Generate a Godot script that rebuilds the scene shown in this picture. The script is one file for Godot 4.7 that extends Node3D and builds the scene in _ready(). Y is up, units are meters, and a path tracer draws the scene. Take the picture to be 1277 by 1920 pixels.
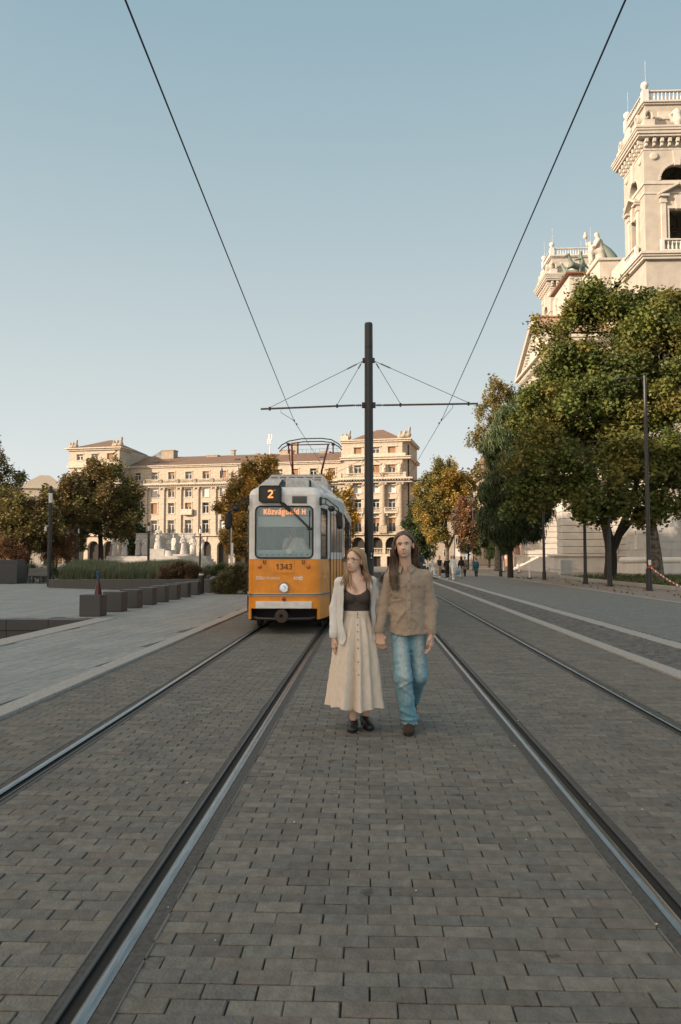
extends Node3D
# A square with tram tracks, a yellow tram, two people walking between the tracks, palaces behind.

class MB:
	# collects triangles; every face is given counter-clockwise and stored clockwise
	var v := PackedVector3Array()
	var n := PackedVector3Array()
	var u := PackedVector2Array()
	var c := PackedColorArray()
	var i := PackedInt32Array()
	var tint := Color.WHITE
	var x := Transform3D()

	func pt(p: Vector3, nn: Vector3, uv := Vector2.ZERO) -> int:
		v.push_back(x * p)
		n.push_back((x.basis * nn).normalized())
		u.push_back(uv)
		c.push_back(tint)
		return v.size() - 1

	func t3(a: Vector3, b: Vector3, d: Vector3) -> void:
		var nn := (b - a).cross(d - a)
		if nn.length_squared() < 1e-16:
			return
		nn = nn.normalized()
		var k := pt(a, nn)
		pt(b, nn)
		pt(d, nn)
		i.append_array(PackedInt32Array([k, k + 2, k + 1]))

	func q(a: Vector3, b: Vector3, d: Vector3, e: Vector3) -> void:
		var nn := (b - a).cross(d - a) + (d - a).cross(e - a)
		if nn.length_squared() < 1e-16:
			return
		nn = nn.normalized()
		var k := pt(a, nn, Vector2(0, 1))
		pt(b, nn, Vector2(1, 1))
		pt(d, nn, Vector2(1, 0))
		pt(e, nn, Vector2(0, 0))
		i.append_array(PackedInt32Array([k, k + 2, k + 1, k, k + 3, k + 2]))

	func qo(a: Vector3, b: Vector3, d: Vector3, e: Vector3, out: Vector3) -> void:
		if ((b - a).cross(d - a)).dot(out) < 0.0:
			q(a, e, d, b)
		else:
			q(a, b, d, e)

	func to(a: Vector3, b: Vector3, d: Vector3, out: Vector3) -> void:
		if ((b - a).cross(d - a)).dot(out) < 0.0:
			t3(a, d, b)
		else:
			t3(a, b, d)

	# a box, chamfered when bev > 0
	func box(o: Vector3, s: Vector3, bev := 0.0, bs := Basis()) -> MB:
		var h := s * 0.5
		if bev <= 0.0:
			for ax in 3:
				for sg in [-1.0, 1.0]:
					var p := []
					var b1 := (ax + 1) % 3
					var b2 := (ax + 2) % 3
					for w in [[-1, -1], [1, -1], [1, 1], [-1, 1]]:
						var r := Vector3.ZERO
						r[ax] = h[ax] * sg
						r[b1] = h[b1] * w[0]
						r[b2] = h[b2] * w[1]
						p.append(o + bs * r)
					var out := Vector3.ZERO
					out[ax] = sg
					qo(p[0], p[1], p[2], p[3], bs * out)
			return self
		bev = minf(bev, minf(h.x, minf(h.y, h.z)) * 0.95)
		var f := func(sx, sy, sz, ax) -> Vector3:
			var r := Vector3(sx * (h.x - bev), sy * (h.y - bev), sz * (h.z - bev))
			r[ax] += [sx, sy, sz][ax] * bev
			return o + bs * r
		for ax in 3:
			var b1 := (ax + 1) % 3
			var b2 := (ax + 2) % 3
			for sg in [-1, 1]:
				var p := []
				for w in [[-1, -1], [1, -1], [1, 1], [-1, 1]]:
					var s3 := [0, 0, 0]
					s3[ax] = sg
					s3[b1] = w[0]
					s3[b2] = w[1]
					p.append(f.call(s3[0], s3[1], s3[2], ax))
				var out := Vector3.ZERO
				out[ax] = sg
				qo(p[0], p[1], p[2], p[3], bs * out)
			for s1 in [-1, 1]:
				for s2 in [-1, 1]:
					var p := []
					for w in [[-1, b1], [1, b1], [1, b2], [-1, b2]]:
						var s3 := [0, 0, 0]
						s3[ax] = w[0]
						s3[b1] = s1
						s3[b2] = s2
						p.append(f.call(s3[0], s3[1], s3[2], w[1]))
					var out := Vector3.ZERO
					out[b1] = s1
					out[b2] = s2
					qo(p[0], p[1], p[2], p[3], bs * out)
		for sx in [-1, 1]:
			for sy in [-1, 1]:
				for sz in [-1, 1]:
					to(f.call(sx, sy, sz, 0), f.call(sx, sy, sz, 1), f.call(sx, sy, sz, 2), bs * Vector3(sx, sy, sz))
		return self

	# box from its two opposite corners
	func bx(x0: float, y0: float, z0: float, x1: float, y1: float, z1: float, bev := 0.0) -> MB:
		return box(Vector3(x0 + x1, y0 + y1, z0 + z1) * 0.5, Vector3(absf(x1 - x0), absf(y1 - y0), absf(z1 - z0)), bev)

	# a smooth sheet through rows of points; flip turns it inside out
	func grid(rows: Array, closed := false, flip := false, uvs := false) -> MB:
		var w: int = rows[0].size()
		var h := rows.size()
		var nn := PackedVector3Array()
		nn.resize(w * h)
		var m := w if closed else w - 1
		for r in h - 1:
			for k in m:
				var k2 := (k + 1) % w
				var a: Vector3 = rows[r][k]
				var b: Vector3 = rows[r][k2]
				var d: Vector3 = rows[r + 1][k2]
				var e: Vector3 = rows[r + 1][k]
				var fn := (d - a).cross(e - b)
				if flip:
					fn = -fn
				nn[r * w + k] += fn
				nn[r * w + k2] += fn
				nn[(r + 1) * w + k2] += fn
				nn[(r + 1) * w + k] += fn
		var base := v.size()
		for r in h:
			for k in w:
				var g := nn[r * w + k]
				pt(rows[r][k], g if g.length_squared() > 1e-20 else Vector3.UP, Vector2(float(k) / m, float(r) / (h - 1)) if uvs else Vector2.ZERO)
		for r in h - 1:
			for k in m:
				var k2 := (k + 1) % w
				var a := base + r * w + k
				var b := base + r * w + k2
				var d := base + (r + 1) * w + k2
				var e := base + (r + 1) * w + k
				if flip:
					i.append_array(PackedInt32Array([a, b, d, a, d, e]))
				else:
					i.append_array(PackedInt32Array([a, d, b, a, e, d]))
		return self

	# a round bar along points; r is one radius or one per point
	func tube(path: Array, r, sides := 8, caps := true, flat := 1.0, ref := Vector3.ZERO) -> MB:
		var rows := []
		var side := Vector3.ZERO
		for k in path.size():
			var p: Vector3 = path[k]
			var t: Vector3 = (path[mini(k + 1, path.size() - 1)] - path[maxi(k - 1, 0)]).normalized()
			if side == Vector3.ZERO:
				var rf := ref if ref != Vector3.ZERO else (Vector3.UP if absf(t.y) < 0.9 else Vector3.RIGHT)
				side = t.cross(rf).normalized()
			else:
				side = (side - t * side.dot(t)).normalized()
			var up := side.cross(t)
			var rr: float = r if (r is float or r is int) else r[k]
			var row := PackedVector3Array()
			for s in sides:
				var a := TAU * s / sides
				row.push_back(p + side * cos(a) * rr + up * sin(a) * rr * flat)
			rows.append(row)
		grid(rows, true, false)
		if caps:
			var e0: Vector3 = path[0] - path[1]
			var m := rows.size() - 1
			var e1: Vector3 = path[m] - path[m - 1]
			for s in sides:
				to(path[0], rows[0][s], rows[0][(s + 1) % sides], e0)
				to(path[m], rows[m][s], rows[m][(s + 1) % sides], e1)
		return self

	# a turned shape: profile of (radius, height); each step keeps its edge unless smooth
	func lathe(o: Vector3, prof: Array, sides := 16, smooth := false, bs := Basis()) -> MB:
		var ring := func(p: Vector2) -> PackedVector3Array:
			var row := PackedVector3Array()
			for s in sides:
				var a := -TAU * s / sides
				row.push_back(o + bs * Vector3(cos(a) * p.x, p.y, sin(a) * p.x))
			return row
		if smooth:
			var rows := []
			for p in prof:
				rows.append(ring.call(p))
			grid(rows, true, false)
		else:
			for k in prof.size() - 1:
				grid([ring.call(prof[k]), ring.call(prof[k + 1])], true, false)
		return self

	func ball(o: Vector3, r: Vector3, nu := 12, nv := 8, bs := Basis()) -> MB:
		var rows := []
		for a in nv + 1:
			var th := PI * a / nv
			var row := PackedVector3Array()
			for b in nu:
				var ph := -TAU * b / nu
				row.push_back(o + bs * (Vector3(sin(th) * cos(ph), -cos(th), sin(th) * sin(ph)) * r))
			rows.append(row)
		return grid(rows, true, false)

	# polygon in xy pushed from z0 to z1
	func prism(poly: PackedVector2Array, z0: float, z1: float) -> MB:
		var p := poly
		if Geometry2D.is_polygon_clockwise(p):
			p = p.duplicate()
			p.reverse()
		var tr := Geometry2D.triangulate_polygon(p)
		for k in range(0, tr.size(), 3):
			var a := p[tr[k]]
			var b := p[tr[k + 1]]
			var d := p[tr[k + 2]]
			to(Vector3(a.x, a.y, z1), Vector3(b.x, b.y, z1), Vector3(d.x, d.y, z1), Vector3(0, 0, z1 - z0))
			to(Vector3(a.x, a.y, z0), Vector3(b.x, b.y, z0), Vector3(d.x, d.y, z0), Vector3(0, 0, z0 - z1))
		for k in p.size():
			var a := p[k]
			var b := p[(k + 1) % p.size()]
			qo(Vector3(a.x, a.y, z0), Vector3(b.x, b.y, z0), Vector3(b.x, b.y, z1), Vector3(a.x, a.y, z1), Vector3(b.y - a.y, a.x - b.x, 0))
		return self

	# a body as one skin: tapered bones [a, b, ra, rb, squash] joined by a soft sum, meshed with surface nets
	func bones(list: Array, cell: float, k: float, wob: FastNoiseLite = null, amp := 0.0, clip = null, wsc := Vector3.ONE) -> MB:
		var lo := Vector3.INF
		var hi := -Vector3.INF
		for b in list:
			var m: float = maxf(b[2], b[3]) * (1.0 if b.size() < 5 else maxf(b[4].x, maxf(b[4].y, b[4].z))) + k * 2.0 + cell * 2.0
			lo = lo.min(b[0] - Vector3.ONE * m).min(b[1] - Vector3.ONE * m)
			hi = hi.max(b[0] + Vector3.ONE * m).max(b[1] + Vector3.ONE * m)
		var nx := int((hi.x - lo.x) / cell) + 2
		var ny := int((hi.y - lo.y) / cell) + 2
		var nz := int((hi.z - lo.z) / cell) + 2
		var f := PackedFloat32Array()
		f.resize(nx * ny * nz)
		for b in list:
			var sq: Vector3 = b[4] if b.size() > 4 else Vector3.ONE
			var inv := Vector3.ONE / sq
			var ms: float = minf(sq.x, minf(sq.y, sq.z))
			var pa: Vector3 = b[0]
			var pb: Vector3 = b[1]
			var ra: float = b[2]
			var rb: float = b[3]
			var m: float = maxf(ra, rb) * maxf(sq.x, maxf(sq.y, sq.z)) + k * 2.0 + cell * 1.5
			var l0 := (pa.min(pb) - Vector3.ONE * m - lo) / cell
			var h0 := (pa.max(pb) + Vector3.ONE * m - lo) / cell
			var ab := (pb - pa) * inv
			var len2 := maxf(ab.length_squared(), 1e-9)
			var ik := -1.0 / k
			for iz in range(maxi(0, int(l0.z)), mini(nz, int(h0.z) + 1)):
				for iy in range(maxi(0, int(l0.y)), mini(ny, int(h0.y) + 1)):
					var at := (iz * ny + iy) * nx
					for ix in range(maxi(0, int(l0.x)), mini(nx, int(h0.x) + 1)):
						var p := (lo + Vector3(ix, iy, iz) * cell - pa) * inv
						var t := clampf(p.dot(ab) / len2, 0.0, 1.0)
						f[at + ix] += exp(((p - ab * t).length() - ra - (rb - ra) * t) * ms * ik)
		for a in f.size():
			f[a] = -k * log(f[a] + 1e-9)
		if wob:
			for iz in nz:
				for iy in ny:
					for ix in nx:
						var a := (iz * ny + iy) * nx + ix
						if absf(f[a]) < 0.06:
							f[a] += amp * wob.get_noise_3dv((lo + Vector3(ix, iy, iz) * cell) * wsc)
		if clip:
			for iz in nz:
				for iy in ny:
					for ix in nx:
						var a := (iz * ny + iy) * nx + ix
						if f[a] < 0.05:
							f[a] = maxf(f[a], (clip as Callable).call(lo + Vector3(ix, iy, iz) * cell))
		var id := PackedInt32Array()
		id.resize(f.size())
		id.fill(-1)
		var base := v.size()
		var off := [0, 1, nx, nx + 1, nx * ny, nx * ny + 1, nx * ny + nx, nx * ny + nx + 1]
		var edges := [[0, 1], [2, 3], [4, 5], [6, 7], [0, 2], [1, 3], [4, 6], [5, 7], [0, 4], [1, 5], [2, 6], [3, 7]]
		for iz in nz - 1:
			for iy in ny - 1:
				var at := (iz * ny + iy) * nx
				for ix in nx - 1:
					var a := at + ix
					var mask := 0
					for s in 8:
						if f[a + off[s]] < 0.0:
							mask |= 1 << s
					if mask == 0 or mask == 255:
						continue
					var sum := Vector3.ZERO
					var cnt := 0
					for e in edges:
						if ((mask >> e[0]) & 1) != ((mask >> e[1]) & 1):
							var fa := f[a + off[e[0]]]
							var fb := f[a + off[e[1]]]
							var t := fa / (fa - fb)
							var p0 := Vector3(e[0] & 1, (e[0] >> 1) & 1, e[0] >> 2)
							var p1 := Vector3(e[1] & 1, (e[1] >> 1) & 1, e[1] >> 2)
							sum += p0.lerp(p1, t)
							cnt += 1
					var g := Vector3(f[a + 1] - f[a] + f[a + off[7]] - f[a + off[6]], f[a + off[2]] - f[a] + f[a + off[7]] - f[a + off[5]], f[a + off[4]] - f[a] + f[a + off[7]] - f[a + off[3]])
					id[a] = pt(lo + (Vector3(ix, iy, iz) + sum / cnt) * cell, g)
		var st := [1, nx, nx * ny]
		var mir := x.basis.determinant() < 0.0
		for iz in range(1, nz - 1):
			for iy in range(1, ny - 1):
				for ix in range(1, nx - 1):
					var a := (iz * ny + iy) * nx + ix
					var ins := f[a] < 0.0
					for ax in 3:
						if ins != (f[a + st[ax]] < 0.0):
							var s1: int = st[(ax + 1) % 3]
							var s2: int = st[(ax + 2) % 3]
							var q0 := id[a]
							var q1 := id[a - s1]
							var q2 := id[a - s1 - s2]
							var q3 := id[a - s2]
							if q0 < 0 or q1 < 0 or q2 < 0 or q3 < 0:
								continue
							if ins != mir:
								i.append_array(PackedInt32Array([q0, q2, q1, q0, q3, q2]))
							else:
								i.append_array(PackedInt32Array([q0, q1, q2, q0, q2, q3]))
		return self

	func paint(f: Callable) -> MB:
		for k in v.size():
			c[k] = f.call(v[k], n[k])
		return self

	# foremost surface near x, y
	func front(px: float, py: float, rad := 0.014) -> float:
		var best := -9.0
		for p in v:
			if absf(p.x - px) < rad and absf(p.y - py) < rad and p.z > best:
				best = p.z
		return best

	func mesh(m: Material = null) -> ArrayMesh:
		var a := []
		a.resize(Mesh.ARRAY_MAX)
		a[Mesh.ARRAY_VERTEX] = v
		a[Mesh.ARRAY_NORMAL] = n
		a[Mesh.ARRAY_TEX_UV] = u
		a[Mesh.ARRAY_COLOR] = c
		a[Mesh.ARRAY_INDEX] = i
		var am := ArrayMesh.new()
		am.add_surface_from_arrays(Mesh.PRIMITIVE_TRIANGLES, a)
		if m:
			am.surface_set_material(0, m)
		return am


var M := {}
var tex_cache := {}


func V(a: float, b: float, d: float) -> Vector3:
	return Vector3(a, b, d)


func nb() -> MB:
	return MB.new()


func lin(r: float, g: float, b: float) -> Color:
	return Color(r, g, b).linear_to_srgb()


func tex(sd: int, freq: float, lo: float, hi: float, oct := 5, size := 512) -> NoiseTexture2D:
	var key := "t%d_%f_%f_%f" % [sd, freq, lo, hi]
	if not tex_cache.has(key):
		var f := FastNoiseLite.new()
		f.seed = sd
		f.frequency = freq
		f.fractal_octaves = oct
		var t := NoiseTexture2D.new()
		t.width = size
		t.height = size
		t.seamless = true
		t.noise = f
		var g := Gradient.new()
		g.set_color(0, Color(lo, lo, lo))
		g.set_color(1, Color(hi, hi, hi))
		t.color_ramp = g
		tex_cache[key] = t
	return tex_cache[key]


func bump(sd: int, freq: float, str := 4.0, oct := 5, size := 512) -> NoiseTexture2D:
	var key := "n%d_%f_%f" % [sd, freq, str]
	if not tex_cache.has(key):
		var f := FastNoiseLite.new()
		f.seed = sd
		f.frequency = freq
		f.fractal_octaves = oct
		var t := NoiseTexture2D.new()
		t.width = size
		t.height = size
		t.seamless = true
		t.noise = f
		t.as_normal_map = true
		t.bump_strength = str
		tex_cache[key] = t
	return tex_cache[key]


func wrinkle(sd: int, freq: float, str: float) -> NoiseTexture2D:
	var f := FastNoiseLite.new()
	f.seed = sd
	f.frequency = freq
	f.fractal_type = FastNoiseLite.FRACTAL_RIDGED
	f.fractal_octaves = 3
	f.domain_warp_enabled = true
	f.domain_warp_amplitude = 40.0
	f.domain_warp_frequency = 0.012
	var t := NoiseTexture2D.new()
	t.width = 512
	t.height = 512
	t.seamless = true
	t.noise = f
	t.as_normal_map = true
	t.bump_strength = str
	return t


# o: metal, tex, nrm, ns (normal strength), sc (triplanar scale), vc (vertex colours), alpha, emit, energy, back, coat, rim, local
func mat(r: float, g: float, b: float, rough := 0.8, o := {}) -> StandardMaterial3D:
	var m := StandardMaterial3D.new()
	m.albedo_color = lin(r, g, b)
	m.roughness = rough
	m.metallic = o.get("metal", 0.0)
	if o.has("spec"):
		m.metallic_specular = o.spec
	if o.has("tex"):
		m.albedo_texture = o.tex
	if o.has("nrm"):
		m.normal_enabled = true
		m.normal_texture = o.nrm
		m.normal_scale = o.get("ns", 1.0)
	if o.has("rtex"):
		m.roughness_texture = o.rtex
	if o.has("sc"):
		m.uv1_triplanar = true
		m.uv1_world_triplanar = not o.get("local", false)
		var s = o.sc
		m.uv1_scale = s if s is Vector3 else Vector3.ONE * s
	if o.get("vc", false):
		m.vertex_color_use_as_albedo = true
	if o.has("alpha"):
		m.transparency = BaseMaterial3D.TRANSPARENCY_ALPHA
		m.albedo_color.a = o.alpha
	if o.has("emit"):
		m.emission_enabled = true
		m.emission = o.emit
		m.emission_energy_multiplier = o.get("energy", 1.0)
	if o.has("back"):
		m.backlight_enabled = true
		m.backlight = o.back
	if o.has("coat"):
		m.clearcoat_enabled = true
		m.clearcoat = o.coat
		m.clearcoat_roughness = 0.08
	if o.has("rim"):
		m.rim_enabled = true
		m.rim = o.rim
		m.rim_tint = 0.6
	return m


# a Node3D at a thing's base
func thing(called: String, label: String, category: String, at := Vector3.ZERO, turn := 0.0, group := "") -> Node3D:
	var o := Node3D.new()
	o.name = called
	add_child(o, true)
	o.position = at
	o.rotation.y = turn
	tag(o, label, category, group)
	return o


func tag(o: Node3D, label: String, category: String, group := "") -> Node3D:
	if label:
		o.set_meta("label", label)
	if category:
		o.set_meta("category", category)
	if group:
		o.set_meta("group", group)
	return o


func part(called: String, mb, m: Material, parent: Node3D = null, label := "") -> MeshInstance3D:
	var o := MeshInstance3D.new()
	o.name = called
	o.mesh = mb if mb is Mesh else mb.mesh()
	o.material_override = m
	if parent == null:
		parent = self
	parent.add_child(o, true)
	if label:
		o.set_meta("label", label)
	return o


func struct(called: String, mb, m: Material, label := "") -> MeshInstance3D:
	var o := part(called, mb, m)
	o.set_meta("kind", "structure")
	if label:
		o.set_meta("label", label)
	return o


# many copies as one piece of stuff
func many(called: String, mesh: Mesh, m: Material, xs: Array, tints: Array, parent: Node3D = null) -> MultiMeshInstance3D:
	var mm := MultiMesh.new()
	mm.transform_format = MultiMesh.TRANSFORM_3D
	mm.use_colors = tints.size() > 0
	mm.mesh = mesh
	mm.instance_count = xs.size()
	for k in xs.size():
		mm.set_instance_transform(k, xs[k])
		if tints.size() > 0:
			mm.set_instance_color(k, tints[k])
	var o := MultiMeshInstance3D.new()
	o.name = called
	o.multimesh = mm
	o.material_override = m
	if parent == null:
		parent = self
	parent.add_child(o, true)
	o.set_meta("kind", "stuff")
	return o


func copy(src: Node3D, at: Vector3, turn := 0.0, label := "", group := "") -> Node3D:
	var o: Node3D = src.duplicate()
	o.name = src.name
	add_child(o, true)
	o.position = at
	o.rotation.y = turn
	if label:
		o.set_meta("label", label)
	if group:
		o.set_meta("group", group)
	return o


func text(called: String, s: String, h: float, deep: float, m: Material, parent: Node3D, at: Vector3, face := "Droid Sans", weight := 400, turn := Vector3.ZERO, wide := 1.0) -> MeshInstance3D:
	var t := TextMesh.new()
	var f := SystemFont.new()
	f.font_names = PackedStringArray([face])
	f.font_weight = weight
	t.font = f
	t.text = s
	t.font_size = 64
	t.pixel_size = h / 46.0      # cap height of the face is about 46 of 64
	t.depth = deep
	var o := MeshInstance3D.new()
	o.name = called
	o.mesh = t
	o.material_override = m
	parent.add_child(o, true)
	o.position = at
	o.rotation = turn
	o.scale = Vector3(wide, 1, 1)
	return o


func rng(sd: int) -> RandomNumberGenerator:
	var r := RandomNumberGenerator.new()
	r.seed = sd
	return r


func _ready() -> void:
	var cam := Camera3D.new()
	cam.name = "camera"
	add_child(cam)
	cam.position = V(0, 1.555, 0)
	cam.rotation_degrees = V(3.3, 2.05, 0)
	cam.near = 0.05
	cam.far = 900.0
	var ca := CameraAttributesPhysical.new()
	ca.frustum_focal_length = 27.216
	ca.frustum_focus_distance = 7.4
	ca.exposure_aperture = 9.0
	ca.frustum_near = 0.05
	ca.frustum_far = 900.0
	cam.attributes = ca
	cam.fov = 65.48
	var we := WorldEnvironment.new()
	we.name = "world_environment"
	var env := Environment.new()
	env.background_mode = Environment.BG_SKY
	var sky := Sky.new()
	var sm := ProceduralSkyMaterial.new()
	sm.sky_top_color = Color(0.372, 0.515, 0.582)
	sm.sky_horizon_color = Color(0.79, 0.798, 0.782)
	sm.sky_curve = 0.32
	sm.sky_energy_multiplier = 1.0
	sm.sun_angle_max = 86.0
	sm.sun_curve = 1.1
	sm.ground_bottom_color = Color(0.36, 0.35, 0.34)
	sm.ground_horizon_color = Color(0.5, 0.5, 0.49)
	sky.sky_material = sm
	env.sky = sky
	env.tonemap_mode = Environment.TONE_MAPPER_LINEAR
	env.tonemap_exposure = 1.48
	env.sdfgi_enabled = true
	env.ssao_enabled = true
	env.ssil_enabled = true
	we.environment = env
	add_child(we)
	var sun := DirectionalLight3D.new()
	sun.name = "sun"
	add_child(sun)
	sun.look_at_from_position(V(-0.83, 0.27, 0.48), Vector3.ZERO)
	sun.light_energy = 1.6
	sun.light_color = Color(1.0, 0.9, 0.79)
	sun.light_angular_distance = 0.5
	sun.shadow_enabled = true
	materials()
	ground()
	tracks()
	overhead()
	palace()
	museum()
	street_houses()
	parliament()
	monument()
	plaza_things()
	trees()
	tram()
	walkers()
	couple()
	right_side_things()


func materials() -> void:
	M.lip_dark = mat(0.2, 0.07, 0.055, 0.6)
	M.lip = mat(0.1, 0.098, 0.095, 0.45, {"metal": 0.7})
	M.mortar = mat(0.27, 0.26, 0.24, 0.9, {"tex": tex(16, 0.1, 0.5, 1.0), "sc": 4.0})
	M.arm = mat(0.16, 0.115, 0.09, 0.5, {"tex": tex(17, 0.05, 0.7, 1.0), "sc": 2.0})
	M.insul = mat(0.2, 0.2, 0.2, 0.35)
	M.white = mat(0.75, 0.75, 0.73, 0.5)
	M.wire = mat(0.012, 0.035, 0.07, 0.4, {"metal": 0.3})
	M.roof = mat(0.27, 0.17, 0.12, 0.85, {"tex": tex(22, 0.05, 0.75, 1.0), "nrm": bump(23, 0.12, 6.0), "sc": 0.5})
	M.frame_white = mat(0.7, 0.68, 0.64, 0.6)
	M.frame_brown = mat(0.2, 0.1, 0.05, 0.6)
	M.blind = mat(0.62, 0.62, 0.62, 0.7)
	M.shutter = mat(0.3, 0.165, 0.085, 0.7)
	M.pane = mat(0.03, 0.035, 0.04, 0.08, {"spec": 0.6})
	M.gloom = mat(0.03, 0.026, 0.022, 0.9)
	M.iron = mat(0.02, 0.02, 0.02, 0.6)
	M.copper = mat(0.27, 0.11, 0.06, 0.6, {"tex": tex(25, 0.05, 0.7, 1.0), "sc": 0.6})
	M.bronze = mat(0.3, 0.39, 0.33, 0.65, {"tex": tex(26, 0.06, 0.45, 1.0), "sc": 1.2})
	M.pink = mat(0.42, 0.22, 0.17, 0.85, {"tex": tex(27, 0.02, 0.8, 1.0), "sc": 0.4})
	M.tan = mat(0.38, 0.3, 0.22, 0.85, {"tex": tex(27, 0.02, 0.8, 1.0), "sc": 0.4})
	M.orange = mat(0.95, 0.335, 0.018, 0.32, {"coat": 0.5, "tex": tex(50, 0.008, 0.88, 1.0, 5), "sc": 0.8})
	M.cream_paint = mat(0.9, 0.885, 0.86, 0.38, {"coat": 0.3, "tex": tex(51, 0.008, 0.86, 1.0, 5), "sc": 0.8})
	M.roof_grey = mat(0.64, 0.65, 0.655, 0.6, {"tex": tex(51, 0.02, 0.8, 1.0, 5), "sc": 1.0})
	M.maroon = mat(0.2, 0.05, 0.025, 0.4)
	M.rubber = mat(0.012, 0.014, 0.016, 0.5)
	M.tram_glass = mat(0.012, 0.015, 0.018, 0.06, {"alpha": 0.72})
	M.screen_glass = mat(0.26, 0.47, 0.53, 0.05, {"alpha": 0.2})  # teal diffuse share paints the haze of reflected sky into the glass colour
	M.pane_black = mat(0.008, 0.009, 0.01, 0.1)
	M.dark_cab = mat(0.07, 0.13, 0.15, 0.8)
	M.dark_led = mat(0.022, 0.02, 0.018, 0.4)
	M.dark_grey = mat(0.07, 0.075, 0.08, 0.5)
	M.alu = mat(0.5, 0.5, 0.5, 0.35, {"metal": 0.8})
	M.led = mat(0.1, 0.03, 0.01, 0.5, {"emit": Color(1.0, 0.6, 0.32), "energy": 1.25})
	M.amber = mat(0.6, 0.15, 0.012, 0.12, {"coat": 1.0})
	M.red_lens = mat(0.32, 0.01, 0.015, 0.12, {"coat": 1.0})
	M.decal = mat(0.78, 0.74, 0.66, 0.5)
	M.brown_paint = mat(0.12, 0.03, 0.008, 0.5)
	M.pant_red = mat(0.17, 0.022, 0.012, 0.5)
	M.cab = mat(0.2, 0.33, 0.37, 0.8)
	M.rust = mat(0.11, 0.08, 0.062, 0.75, {"tex": tex(52, 0.06, 0.5, 1.0), "nrm": bump(53, 0.1, 5.0), "sc": 4.0})
	M.leaf = mat(1, 1, 1, 0.6, {"vc": true, "back": Color(0.5, 0.5, 0.3)})
	M.bark = mat(0.075, 0.06, 0.048, 0.95, {"tex": tex(70, 0.04, 0.5, 1.0), "nrm": bump(71, 0.08, 8.0), "sc": V(1.5, 0.5, 1.5)})
	M.bark_plane = mat(0.3, 0.26, 0.2, 0.9, {"tex": tex(72, 0.012, 0.35, 1.0, 3), "nrm": bump(71, 0.08, 5.0), "ns": 0.5, "sc": 0.6})
	M.frost = mat(0.7, 0.7, 0.68, 0.5)
	M.eye_white = mat(0.75, 0.73, 0.7, 0.3)
	M.lash = mat(0.03, 0.02, 0.015, 0.7)
	M.iris_brown = mat(0.045, 0.025, 0.014, 0.2)
	M.iris_blue = mat(0.08, 0.11, 0.13, 0.2)
	M.brow_brown = mat(0.09, 0.055, 0.036, 0.8)
	M.brow_fair = mat(0.16, 0.09, 0.05, 0.8)
	M.skin = mat(1, 1, 1, 0.5, {"vc": true, "rim": 0.15, "tex": tex(60, 0.03, 0.93, 1.0), "sc": 5.0, "local": true})
	M.black = mat(0.012, 0.013, 0.014, 0.45)
	M.dark = mat(0.011, 0.011, 0.012, 0.6)
	M.steel = mat(0.4, 0.4, 0.4, 0.27, {"metal": 1.0, "tex": tex(3, 0.02, 0.75, 1.0), "sc": V(6, 6, 0.4)})
	M.rail_side = mat(0.06, 0.052, 0.046, 0.45, {"tex": tex(4, 0.05, 0.6, 1.0), "sc": 2.0})
	M.strip = mat(0.095, 0.09, 0.084, 0.8, {"tex": tex(5, 0.03, 0.7, 1.0), "nrm": bump(5, 0.2, 3.0), "ns": 0.5, "sc": 1.5})
	M.joint = mat(0.03, 0.029, 0.027, 0.95, {"tex": tex(6, 0.06, 0.6, 1.0), "sc": 3.0})
	M.brick = mat(1, 1, 1, 0.82, {"vc": true, "tex": tex(7, 0.016, 0.8, 1.0, 6), "nrm": bump(8, 0.07, 5.0), "ns": 0.7, "sc": 1.3})
	M.slab = mat(1, 1, 1, 0.75, {"vc": true, "tex": tex(9, 0.012, 0.82, 1.0, 6), "nrm": bump(8, 0.07, 5.0), "ns": 0.4, "sc": 0.9})
	M.kerb = mat(0.4, 0.385, 0.36, 0.8, {"tex": tex(10, 0.02, 0.82, 1.0, 6), "nrm": bump(8, 0.07, 5.0), "ns": 0.4, "sc": 1.1})
	M.granite = mat(0.085, 0.09, 0.092, 0.5, {"tex": tex(11, 0.25, 0.7, 1.0, 3), "sc": 1.6})
	M.post = mat(0.032, 0.032, 0.033, 0.42, {"tex": tex(12, 0.02, 0.8, 1.0), "sc": 0.8})


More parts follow.
